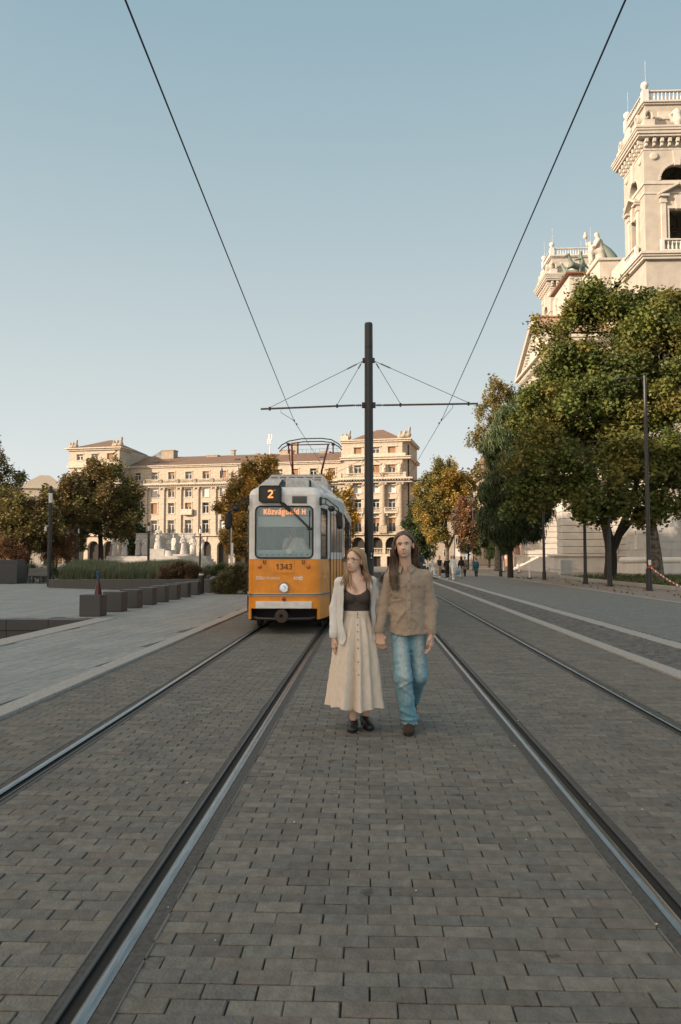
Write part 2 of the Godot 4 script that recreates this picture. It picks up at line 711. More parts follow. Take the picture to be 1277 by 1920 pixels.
# pieces of a paving: the largest seen become parts, the rest one stuff
func pave(parent: Node3D, called: String, protos: Array, m: Material, list: Array, tints: Array, keep := 300) -> void:
	# list of [Transform3D, tint index]; nearest first
	list.sort_custom(func(a, b): return a[0].origin.length_squared() < b[0].origin.length_squared())
	var made := {}
	var cnt := mini(keep, list.size())
	var tan_x := 0.4285
	var taken := 0
	var rest := []
	var cols := []
	for k in list.size():
		var t: Transform3D = list[k][0]
		var o := t.origin
		var lat: float = o.x + o.z * -0.0358
		var vis: bool = absf(lat) < -o.z * tan_x + 0.1 and o.z < -2.65
		if vis and taken < cnt:
			var key := "%d_%d" % [k % protos.size(), list[k][1]]
			if not made.has(key):
				var src: MB = protos[k % protos.size()]
				var am := ArrayMesh.new()
				var a := []
				a.resize(Mesh.ARRAY_MAX)
				var cc := PackedColorArray()
				cc.resize(src.v.size())
				cc.fill(tints[list[k][1]])
				a[Mesh.ARRAY_VERTEX] = src.v
				a[Mesh.ARRAY_NORMAL] = src.n
				a[Mesh.ARRAY_COLOR] = cc
				a[Mesh.ARRAY_INDEX] = src.i
				am.add_surface_from_arrays(Mesh.PRIMITIVE_TRIANGLES, a)
				made[key] = am
			var p := part(called, made[key], m, parent)
			p.transform = t
			taken += 1
		else:
			rest.append(t)
			cols.append(tints[list[k][1]])
	if rest.size():
		many(called + "_field", protos[0].mesh(), m, rest, cols, parent)


func seen(p: Vector3, margin := 2.5) -> bool:
	return absf(p.x + p.z * -0.0358) < maxf(-p.z, 0.0) * 0.43 + margin and p.z < 1.5


func ground() -> void:
	var r := rng(11)
	# the ground as sheets round the sunken court, reaching the horizon
	var g := nb()
	for w in [[-700, -800, -16, 300], [-6.85, -800, 700, 300], [-16, -800, -6.85, -19.5], [-16, -5, -6.85, 300]]:
		g.q(V(w[0], -0.05, w[3]), V(w[2], -0.05, w[3]), V(w[2], -0.05, w[1]), V(w[0], -0.05, w[1]))
	struct("ground", g, mat(0.24, 0.225, 0.205, 0.9, {"tex": tex(13, 0.02, 0.8, 1.0), "sc": 0.2}))
	# bed under the bricks
	var bed := nb()
	bed.q(V(-3.55, -0.012, 8), V(3.97, -0.012, 8), V(3.97, -0.012, -130), V(-3.55, -0.012, -130))
	struct("joint_sand", bed, M.joint)
	var protos := []
	for k in 4:
		var b := nb()
		b.box(V(0, -0.02, 0), V(0.1957, 0.04, 0.0942), 0.0022 + 0.0009 * k)
		protos.append(b)
	var tints := []
	for w in [[0.175, 0.165, 0.144], [0.194, 0.182, 0.156], [0.155, 0.148, 0.133], [0.202, 0.187, 0.158], [0.163, 0.160, 0.146], [0.182, 0.179, 0.160], [0.142, 0.137, 0.121], [0.216, 0.205, 0.177], [0.171, 0.165, 0.154], [0.187, 0.167, 0.142]]:
		tints.append(Color(w[0], w[1], w[2]))
	var lanes := [[-3.53, -2.535, "strip of bricks between the left kerb and the outer left rail"], [-2.325, -1.10, "bricks between the two rails of the left track"], [-0.875, 1.21, "bricks between the two tracks where the couple walks"], [1.44, 2.69, "bricks between the two rails of the right track"], [2.93, 3.97, "strip of bricks between the right track and the pale kerb"]]
	for ln in lanes:
		var root := Node3D.new()
		root.name = "brick_paving"
		add_child(root, true)
		root.set_meta("kind", "structure")
		root.set_meta("label", ln[2])
		var list := []
		var row := 0
		var z := 0.9
		while z > -62.0:
			var off := 0.1 if row % 2 == 0 else 0.0
			off += r.randf_range(-0.006, 0.006)
			var e := [ln[0]]
			var x0: float = floorf(ln[0] / 0.2) * 0.2 + off - 0.2
			while x0 < ln[1] - 0.05:
				if x0 > ln[0] + 0.05:
					e.append(x0 + r.randfn(0, 0.0015))
				x0 += 0.2
			e.append(ln[1])
			for k in e.size() - 1:
				var a: float = e[k]
				var b: float = e[k + 1]
				if seen(V((a + b) / 2, 0, z), 5.0):
					var s := (b - a) / 0.2
					var bs := Basis(Vector3.UP, r.randfn(0.0, 0.006)) * Basis(Vector3.RIGHT, r.randfn(0.0, 0.007)) * Basis(Vector3.BACK, r.randfn(0.0, 0.004))
					bs = bs.scaled_local(V(s * r.randf_range(0.984, 1.008), 1, r.randf_range(0.985, 1.02)))
					list.append([Transform3D(bs, V((a + b) / 2 + r.randfn(0, 0.0012), r.randfn(0.0, 0.0012), z + r.randfn(0, 0.0012))), r.randi() % tints.size()])
			z -= 0.0985
			row += 1
		pave(root, "brick", protos, M.brick, list, tints)
	# stains on the bricks
	var st := nb()
	for k in 130:
		var z := -3.2 - pow(r.randf(), 1.4) * 20.0
		var ln: Array = [lanes[1], lanes[1], lanes[3], lanes[3], lanes[1], lanes[3], lanes[2]][r.randi() % 7]
		var x := r.randf_range(ln[0] + 0.1, ln[1] - 0.1)
		x = lerpf(x, (ln[0] + ln[1]) / 2, 0.4)
		var rad := pow(r.randf(), 2.0) * 0.032 + 0.008
		var pts := []
		var el := r.randf_range(0.5, 1.0)
		var ph := r.randf() * TAU
		for a in 15:
			var an := TAU * a / 15
			var rr := rad * (1.0 + 0.3 * sin(an * 2.0 + ph) + 0.22 * sin(an * 5.0 + ph * 3.0) + r.randf_range(-0.12, 0.12))
			pts.append(V(x + cos(an) * rr, 0.0058, z + sin(an) * rr * el))
		for a in 15:
			st.to(V(x, 0.0059, z), pts[a], pts[(a + 1) % 15], Vector3.UP)
	var so := struct("oil_stain", st, mat(0.03, 0.032, 0.034, 0.6, {"alpha": 0.42}))
	so.set_meta("kind", "stuff")
	var pb := nb()
	for k in 26:
		var z := -3.3 - pow(r.randf(), 1.3) * 9.0
		pb.ball(V(r.randf_range(-0.42, 0.42) * -z, 0.008, z), V(0.007, 0.004, 0.006) * r.randf_range(0.5, 1.3), 6, 4)
	var po := struct("grit", pb, mat(0.5, 0.48, 0.45, 0.9))
	po.set_meta("kind", "stuff")
	# left plaza, 4 cm above the track bed
	var pl := nb()
	for w in [[-120, -140, -16.4, 60], [-6.45, -140, -3.8, 60], [-16.4, -140, -6.45, -19.9], [-16.4, -4.6, -6.45, 60]]:
		pl.q(V(w[0], 0.028, w[3]), V(w[2], 0.028, w[3]), V(w[2], 0.028, w[1]), V(w[0], 0.028, w[1]))
	struct("plaza_bed", pl, mat(0.09, 0.09, 0.088, 0.95))
	var pr := Node3D.new()
	pr.name = "plaza_paving"
	add_child(pr, true)
	pr.set_meta("kind", "structure")
	var sp := []
	for k in 3:
		sp.append(nb().box(V(0, -0.02, 0), V(0.992, 0.04, 0.992), 0.006))
	var st2 := []
	for w in [[0.308, 0.315, 0.304], [0.330, 0.336, 0.323], [0.287, 0.295, 0.288], [0.340, 0.343, 0.326], [0.296, 0.311, 0.308]]:
		st2.append(Color(w[0], w[1], w[2]))
	var list2 := []
	var turn := -0.1
	var sb := Basis(Vector3.UP, turn)
	for ci in range(-150, 10):
		var wx := 0.3
		var z := -70.0 + r.randf() * 0.8
		while z < 12.0:
			var len := r.randf_range(0.7, 1.15)
			var p := sb * V(ci * wx, 0, z + len / 2)
			z += len
			p.y = 0.036 + r.randfn(0, 0.0008)
			if p.x > -3.75 or p.z > 1.0 or p.z < -46.0 or p.x < -26.0:
				continue
			if p.x > -16.4 and p.x < -6.42 and p.z > -19.95:
				continue
			if not seen(p, 5.0):
				continue
			list2.append([Transform3D(sb.scaled_local(V(wx - 0.004, 1, len - 0.004)), p), r.randi() % st2.size()])
	pave(pr, "slab", sp, M.slab, list2, st2)
	# left kerb stones
	var kr := Node3D.new()
	kr.name = "kerb"
	add_child(kr, true)
	kr.set_meta("kind", "structure")
	kr.set_meta("label", "pale stone kerb along the left track")
	var ks := nb().box(V(0, -0.06, 0), V(0.25, 0.2, 0.992), 0.008).mesh()
	for k in 77:
		var p := part("kerb_stone", ks, M.kerb, kr)
		p.position = V(-3.66 + r.randfn(0, 0.002), r.randfn(0, 0.0015), 0.5 - k)
	# right hand strips
	var lowk := Node3D.new()
	lowk.name = "kerb"
	add_child(lowk, true)
	lowk.set_meta("kind", "structure")
	lowk.set_meta("label", "pale stone kerb along the right track")
	var ks2 := nb().box(V(0, -0.07, 0), V(0.25, 0.2, 0.992), 0.008).mesh()
	for k in 92:
		var p := part("kerb_stone", ks2, M.kerb, lowk)
		p.position = V(4.095 + r.randfn(0, 0.002), r.randfn(0, 0.001), 0.5 - k)
	var mid := Node3D.new()
	mid.name = "stone_band"
	add_child(mid, true)
	mid.set_meta("kind", "structure")
	mid.set_meta("label", "pale stone band between the setts and the roadway")
	var ks3 := nb().box(V(0, -0.07, 0), V(0.34, 0.2, 0.992), 0.006).mesh()
	for k in 94:
		var p := part("band_stone", ks3, M.kerb, mid)
		p.position = V(5.41, r.randfn(0, 0.001), 0.5 - k)
	var edge := Node3D.new()
	edge.name = "stone_band"
	add_child(edge, true)
	edge.set_meta("kind", "structure")
	edge.set_meta("label", "thin pale stone band between the roadway and the right pavement")
	var ks4 := nb().box(V(0, -0.07, 0), V(0.16, 0.2, 1.985), 0.006).mesh()
	for k in 50:
		var p := part("band_stone", ks4, M.kerb, edge)
		p.position = V(10.68, r.randfn(0, 0.001), 0.0 - k * 2)
	var rb := nb()
	rb.q(V(4.2, 0.012, 10), V(10.7, 0.012, 10), V(10.7, 0.012, -140), V(4.2, 0.012, -140))
	struct("road_bed", rb, M.joint)
	# dark setts
	var se := Node3D.new()
	se.name = "sett_paving"
	add_child(se, true)
	se.set_meta("kind", "structure")
	var sps := []
	for k in 3:
		sps.append(nb().box(V(0, -0.03, 0), V(0.093, 0.06, 0.093), 0.012))
	var st3 := []
	for w in [[0.122, 0.124, 0.122], [0.151, 0.151, 0.145], [0.101, 0.102, 0.102], [0.173, 0.168, 0.159]]:
		st3.append(Color(w[0], w[1], w[2]))
	var list3 := []
	for zi in 580:
		for xi in 10:
			var p := V(4.275 + xi * 0.101 + r.randfn(0, 0.005), 0.03 + r.randfn(0, 0.003), 0.5 - zi * 0.101 + r.randfn(0, 0.005) + (0.02 if xi % 2 else 0.0))
			if seen(p, 5.0):
				list3.append([Transform3D(Basis(Vector3.UP, r.randfn(0, 0.05)).scaled(V(1, 1, 1)), p), r.randi() % 4])
	pave(se, "sett", sps, M.slab, list3, st3)
	# roadway of smooth blue-grey pavers
	var rw := Node3D.new()
	rw.name = "road"
	add_child(rw, true)
	rw.set_meta("kind", "structure")
	rw.set_meta("label", "blue-grey paved roadway on the right")
	var rps := []
	for k in 2:
		rps.append(nb().box(V(0, -0.02, 0), V(0.236, 0.04, 0.116), 0.003))
	var st4 := []
	for w in [[0.184, 0.195, 0.192], [0.202, 0.209, 0.204], [0.171, 0.181, 0.180], [0.210, 0.215, 0.206]]:
		st4.append(Color(w[0], w[1], w[2]))
	var list4 := []
	for zi in 580:
		for xi in 21:
			var p := V(5.72 + xi * 0.24 + (0.12 if zi % 2 else 0.0) - 0.06, 0.03 + r.randfn(0, 0.0008), 0.5 - zi * 0.12)
			if p.x < 10.53 and seen(p, 5.0):
				list4.append([Transform3D(Basis(), p), r.randi() % 4])
	pave(rw, "paver", rps, M.slab, list4, st4)
	# pavement and forecourt
	var sw := nb()
	sw.q(V(10.76, 0.03, 0), V(60, 0.03, 0), V(60, 0.03, -68), V(10.76, 0.03, -68))
	sw.q(V(3.97, 0.026, -68), V(60, 0.026, -68), V(60, 0.026, -220), V(3.97, 0.026, -220))
	struct("pavement", sw, mat(0.27, 0.24, 0.215, 0.85, {"tex": tex(14, 0.03, 0.8, 1.0, 6), "nrm": bump(15, 0.1, 4.0), "ns": 0.5, "sc": 0.6}))
	var fr := nb()
	fr.q(V(-60, 0.03, -84), V(4.3, 0.03, -84), V(4.3, 0.03, -220), V(-60, 0.03, -220))
	struct("square", fr, mat(0.27, 0.25, 0.23, 0.85, {"tex": tex(14, 0.03, 0.8, 1.0, 6), "sc": 0.4}))
	# the sunken court at the left
	var co := nb()
	co.bx(-16.4, -1.9, -19.9, -6.45, -1.7, -4.6)
	struct("court_floor", co, M.granite)
	var wl := Node3D.new()
	wl.name = "court_wall"
	add_child(wl, true)
	wl.set_meta("kind", "structure")
	wl.set_meta("label", "dark granite wall of the sunken court at the left edge")
	for k in 9:
		part("wall_slab", nb().bx(-6.87 - k * 1.05, -1.7, -19.9, -6.87 - (k + 1) * 1.05 + 0.008, -0.24, -19.52, 0.006), M.granite, wl)
		part("wall_slab", nb().bx(-6.87 - k * 1.05, -0.235, -19.9, -6.87 - (k + 1) * 1.05 + 0.008, 0.034, -19.5, 0.006), M.granite, wl)
	for k in 14:
		part("wall_slab", nb().bx(-6.85, -1.7, -19.5 + k * 1.05, -6.6, 0.0, -19.5 + (k + 1) * 1.05 - 0.008, 0.006), M.granite, wl)
		part("wall_slab", nb().bx(-16.4, -1.7, -19.5 + k * 1.05, -16.1, 0.03, -19.5 + (k + 1) * 1.05 - 0.008, 0.006), M.granite, wl)
	part("wall_slab", nb().bx(-16.4, -1.7, -4.9, -6.5, 0.03, -4.6), M.granite, wl)
	var cop := Node3D.new()
	cop.name = "coping"
	add_child(cop, true)
	cop.set_meta("kind", "structure")
	cop.set_meta("label", "pale stone edge of the sunken court")
	for k in 16:
		part("coping_stone", nb().bx(-6.86, -0.06, -19.95 + k * 1.0, -6.36, 0.05, -18.96 + k * 1.0, 0.008), M.kerb, cop)


# grooved rail: gauge edge at gx, groove on the side dir
func rail(gx: float, dir: float, label: String) -> void:
	var o := thing("tram_rail", label, "rail", V(gx, 0, 0), 0.0, "grooved tram rails")
	var z0 := 3.0
	var z1 := -135.0
	var sweep := func(prof: Array) -> MB:
		var b := nb()
		for k in prof.size() - 1:
			var a: Vector2 = prof[k]
			var d: Vector2 = prof[k + 1]
			b.qo(V(a.x * dir, a.y, z0), V(d.x * dir, d.y, z0), V(d.x * dir, d.y, z1), V(a.x * dir, a.y, z1), V((a.y - d.y) * dir, absf(d.x - a.x) + 0.0001, 0) if d.x >= a.x else V((d.y - a.y) * -dir, 0.2, 0))
		return b
	# crowned polished head; profile goes towards the groove
	var head := nb()
	var rows := []
	for zz in [z0, z1]:
		var row := PackedVector3Array()
		for k in 9:
			var t := k / 8.0
			row.push_back(V(dir * (-0.055 + 0.055 * t), 0.011 - 0.008 * pow(absf(t * 2.0 - 1.0), 2.6), zz))
		rows.append(row)
	head.grid(rows, false, dir < 0)
	part("rail_head", head, M.steel, o)
	part("rail_web", sweep.call([Vector2(-0.058, -0.03), Vector2(-0.055, 0.003)]), M.rail_side, o)
	part("groove", sweep.call([Vector2(0, 0.003), Vector2(0.004, -0.04), Vector2(0.044, -0.042), Vector2(0.05, 0.002)]), M.dark, o)
	part("guard_lip", sweep.call([Vector2(0.05, 0.002), Vector2(0.053, 0.006), Vector2(0.066, 0.006), Vector2(0.068, -0.02)]), M.lip, o)
	part("filler_strip", sweep.call([Vector2(-0.125 if absf(gx) < 2.0 else -0.11, 0.001), Vector2(-0.057, 0.001)]), M.strip, o)
	part("filler_strip", sweep.call([Vector2(0.068, 0.001), Vector2(0.1, 0.001)]), M.strip, o)
	# broken beads of mortar between filler and bricks
	var r := rng(int(gx * 100.0) + 900)
	var bead := nb()
	for e in [-0.127 if absf(gx) < 2.0 else -0.112, 0.103]:
		var z := -2.2
		while z > -60.0:
			var l := r.randf_range(0.05, 0.6)
			if r.randf() < 0.86:
				bead.box(V(dir * e + r.randfn(0, 0.0015), 0.002, z - l / 2), V(r.randf_range(0.006, 0.014), 0.009, l), 0.002, Basis(Vector3.UP, r.randfn(0, 0.004)))
			z -= l + r.randf_range(0.0, 0.03)
	part("mortar_bead", bead, M.mortar, o)


func tracks() -> void:
	rail(-2.425, 1.0, "grooved steel tram rail, leftmost of the four, shining blue-white")
	rail(-1.0, -1.0, "grooved steel tram rail left of the couple, passing under the tram's right side")
	rail(1.335, 1.0, "grooved steel tram rail just right of the walking couple")
	rail(2.795, -1.0, "grooved steel tram rail, rightmost of the four, next to the pale kerb")


func pole(at: Vector3, label: String) -> void:
	var o := thing("overhead_line_pole", label, "pole", at, 0.0, "overhead line poles between the tracks")
	part("mast", nb().lathe(Vector3.ZERO, [Vector2(0.135, 0), Vector2(0.128, 1.2), Vector2(0.112, 8.0), Vector2(0.1, 8.04), Vector2(0.0, 8.05)], 20), M.post, o)
	part("joint_ring", nb().lathe(V(0, 7.35, 0), [Vector2(0.114, 0), Vector2(0.1165, 0.01), Vector2(0.1165, 0.02), Vector2(0.114, 0.03)], 20), M.black, o)
	part("foot_plate", nb().lathe(Vector3.ZERO, [Vector2(0.0, 0.03), Vector2(0.2, 0.03), Vector2(0.2, 0.0)], 20), M.black, o)
	for s in [-1.0, 1.0]:
		var ye: float = 5.66 if s < 0 else 5.77
		var arm := part("cross_arm", nb().tube([V(s * 0.42, 5.745, 0), V(s * 2.98, ye, 0)], 0.027, 8), M.arm, o)
		part("insulator", nb().lathe(Vector3.ZERO, [Vector2(0.012, 0), Vector2(0.04, 0.03), Vector2(0.018, 0.05), Vector2(0.04, 0.08), Vector2(0.018, 0.1), Vector2(0.04, 0.13), Vector2(0.018, 0.15), Vector2(0.03, 0.22), Vector2(0.0, 0.22)], 10), M.insul, arm).transform = Transform3D(Basis(Vector3.BACK, -s * PI / 2), V(s * 0.2, 5.745, 0))
		part("clamp", nb().box(V(s * 0.14, 5.745, 0), V(0.1, 0.16, 0.06), 0.01).tube([V(s * 0.16, 5.745, 0), V(s * 0.42, 5.745, 0)], 0.014, 6), M.black, arm)
		part("clamp", nb().box(V(s * 0.13, 6.99, 0), V(0.08, 0.14, 0.06), 0.01), M.black, o)
		for e in [[2.73, 0.0], [0.87, 0.0]]:
			var yy: float = lerpf(5.745, ye, (e[0] - 0.42) / 2.56)
			var top := V(s * 0.17, 6.97, 0)
			var bot := V(s * e[0], yy + 0.03, 0)
			var st := part("stay_rod", nb().tube([top, bot], 0.0075, 6), M.black, o)
			var m := top.lerp(bot, 0.16)
			part("turnbuckle", nb().tube([top.lerp(bot, 0.05), top.lerp(bot, 0.07), m, m.lerp(bot, 0.02)], [0.006, 0.02, 0.02, 0.006], 6), M.insul, st)
			part("bracket", nb().box(bot - V(0, 0.03, 0), V(0.05, 0.1, 0.07), 0.008), M.black, o)
		# pull-off that carries the wire
		var xa := 2.42 if s < 0 else 2.3
		var xw := 2.05 if s < 0 else 1.99
		part("pull_off", nb().tube([V(s * xa, ye - 0.03, 0), V(s * xa, ye - 0.1, 0.0), V(s * (xw + 0.05), 5.36, -0.02), V(s * xw, 5.325, -0.02)], 0.007, 6), M.black, o)
		part("wire_clip", nb().box(V(s * xw, 5.33, 0), V(0.03, 0.05, 0.1), 0.006), M.black, o)
		part("wire_clip", nb().box(V(s * (xw - 0.02), 5.33, -0.55), V(0.03, 0.045, 0.08), 0.006), M.black, o)
	# small number plates low on the mast
	var pl := part("number_plate", nb().box(V(0.06, 1.62, 0.115), V(0.09, 0.24, 0.012), 0.003, Basis(Vector3.UP, 0.4)), M.dark, o)
	for k in 2:
		text("number", ["3", "6"][k], 0.06, 0.003, M.white, pl, V(0.062, 1.66 - k * 0.1, 0.123), "Droid Sans", 700, V(0, 0.4, 0))


func overhead() -> void:
	pole(V(0.0, 0, -21.7), "tall dark round mast with two cross arms, right behind the couple")
	pole(V(-0.05, 0, -43.2), "second mast with cross arms, farther off and hidden behind the first")
	var l := nb().tube([V(-1.5, 5.3, 4), V(-1.63, 5.3, -5.1), V(-1.84, 5.285, -13.5), V(-2.05, 5.31, -21.7), V(-1.87, 5.29, -32.5), V(-1.7, 5.31, -43.2), V(-2.4, 5.3, -64), V(-5.5, 5.3, -88)], 0.0075, 7)
	tag(part("contact_wire", l, M.wire), "thin dark overhead wire above the left track, running down to the tram", "wire", "overhead wires")
	var rr := nb().tube([V(1.62, 5.3, 4), V(1.73, 5.3, -5.2), V(1.87, 5.285, -13.5), V(1.99, 5.32, -21.7), V(1.85, 5.29, -32.5), V(1.7, 5.31, -43.2), V(1.9, 5.3, -65), V(1.9, 5.3, -125)], 0.0075, 7)
	tag(part("contact_wire", rr, M.wire), "thin dark overhead wire above the right track, crossing the right half of the sky", "wire", "overhead wires")


# a rect with a round-headed opening, as a polygon
func arch_poly(x0: float, x1: float, y0: float, y1: float, cx: float, r: float, ys: float, seg := 12) -> PackedVector2Array:
	var p := PackedVector2Array([Vector2(x0, y0), Vector2(cx - r, y0)])
	for k in seg + 1:
		var a := PI - PI * k / seg
		p.push_back(Vector2(cx + cos(a) * r, ys + sin(a) * r))
	p.append_array(PackedVector2Array([Vector2(cx + r, y0), Vector2(x1, y0), Vector2(x1, y1), Vector2(x0, y1)]))
	return p


# windows share their meshes; kinds: 0 plain, 1 white blind, 2 brown shutter, 3 half blind
var win_cache := {}


func window(parent: Node3D, xf: Transform3D, w: float, h: float, kind := 0, called := "window") -> Node3D:
	var key := "%.2f_%.2f_%d" % [w, h, kind]
	if not win_cache.has(key):
		var f := nb()
		var t := 0.09
		f.bx(-w / 2, 0, -0.06, -w / 2 + t, h, 0.04)
		f.bx(w / 2 - t, 0, -0.06, w / 2, h, 0.04)
		f.bx(-w / 2 + t, h - t, -0.06, w / 2 - t, h, 0.04)
		f.bx(-w / 2 + t, 0, -0.06, w / 2 - t, t, 0.04)
		f.bx(-0.045, t, -0.06, 0.045, h * 0.7 - 0.04, 0.035)
		f.bx(-w / 2 + t, h * 0.7 - 0.04, -0.06, w / 2 - t, h * 0.7 + 0.04, 0.038)
		var g := nb().bx(-w / 2 + t * 0.5, t * 0.5, -0.03, w / 2 - t * 0.5, h - t * 0.5, -0.01)
		var bl: MB = null
		if kind > 0:
			bl = nb()
			var low: float = t if kind != 3 else h * 0.62
			var n := int((h - t - low) / 0.16)
			for k in n:
				bl.box(V(0, low + (k + 0.5) * (h - t - low) / n, 0.03), V(w - t * 1.2, (h - t - low) / n - 0.012, 0.03))
		win_cache[key] = [f.mesh(), g.mesh(), bl.mesh() if bl else null]
	var c: Array = win_cache[key]
	var o := part(called, c[0], M.frame_white if kind != 2 else M.frame_brown, parent)
	o.transform = xf
	part("pane", c[1], M.pane, o)
	if c[2]:
		part("blind", c[2], M.blind if kind == 1 else M.shutter, o)
	return o


func balusters(b: MB, p0: Vector3, p1: Vector3, h: float, step: float, r: float, post := 0.0) -> void:
	var d := p1 - p0
	var len := d.length()
	var bs := Basis(Vector3.UP, atan2(-d.z, d.x))
	var mid := (p0 + p1) * 0.5
	b.box(mid + V(0, h * 0.94, 0), V(len, h * 0.12, r * 3.6), 0.02, bs)
	b.box(mid + V(0, h * 0.06, 0), V(len, h * 0.12, r * 3.6), 0.02, bs)
	var n := int(len / step)
	for k in n:
		var p := p0.lerp(p1, (k + 0.5) / n)
		b.lathe(p, [Vector2(r * 0.7, h * 0.12), Vector2(r * 0.7, h * 0.2), Vector2(r * 1.05, h * 0.32), Vector2(r * 0.95, h * 0.42), Vector2(r * 0.5, h * 0.62), Vector2(r * 0.55, h * 0.78), Vector2(r * 0.75, h * 0.88)], 8, true)
	if post > 0.0:
		for p in [p0, p1]:
			b.box(p + V(0, h * 0.5, 0), V(post, h * 1.04, post), 0.03, bs)


# a statue: robed standing figure about h high, one skin
func statue_mesh(h: float, sd: int, o := {}) -> ArrayMesh:
	var r := rng(sd)
	var s := h / 1.85
	var sway := r.randf_range(-0.05, 0.05)
	var l := []
	var hy := 1.0
	var head := V(sway * 1.5 + r.randf_range(-0.04, 0.04), 1.70, 0.04)
	l.append([head, head + V(0, 0.06, 0), 0.085, 0.09])
	l.append([V(sway, 1.42, 0), head, 0.065, 0.06])
	l.append([V(sway - 0.15, 1.4, 0), V(sway + 0.15, 1.4, 0), 0.1, 0.1])
	l.append([V(sway * 0.5, 1.0, 0), V(sway, 1.35, 0), 0.17, 0.19, V(1, 1, 0.75)])
	var wide: float = o.get("wide", r.randf_range(0.2, 0.3))
	l.append([V(-0.04, 0.05, 0), V(0, 1.0, 0), wide, 0.17, V(1, 1, 0.8)])
	l.append([V(0.14, 0.05, 0.05), V(0.07, 0.95, 0), wide * 0.6, 0.13])
	l.append([V(-0.16, 0.05, 0.02), V(-0.08, 0.95, 0), wide * 0.6, 0.13])
	for sg in [-1.0, 1.0]:
		var sh := V(sway + sg * 0.2, 1.4, 0)
		var el := sh + V(sg * r.randf_range(0.03, 0.14), -0.3, r.randf_range(-0.08, 0.08))
		var ha = el + [V(-sg * 0.18, 0.02, 0.2), V(-sg * 0.02, -0.26, 0.08), V(-sg * 0.2, 0.16, 0.16)][r.randi() % 3]
		l.append([sh, el, 0.09, 0.07])
		l.append([el, ha, 0.068, 0.05])
	if r.randf() < 0.6:
		var sg := 1.0 if r.randf() < 0.5 else -1.0
		l.append([V(sway + sg * 0.2, 1.38, -0.06), V(sg * 0.3, 0.3, -0.05), 0.09, 0.14, V(1, 1, 0.7)])
	for k in 7:
		var a := -1.2 + 2.4 * k / 6.0
		var rr := wide + 0.02
		l.append([V(sin(a) * rr, 0.03, cos(a) * rr * 0.8), V(sin(a) * 0.16, 0.95, cos(a) * 0.13), 0.045, 0.03])
	var w := FastNoiseLite.new()
	w.seed = sd
	w.frequency = 3.5
	var b := nb()
	b.x = Transform3D(Basis().scaled(Vector3.ONE * s), Vector3.ZERO)
	b.bones(l, 0.035, 0.022, w, 0.02)
	return b.mesh()


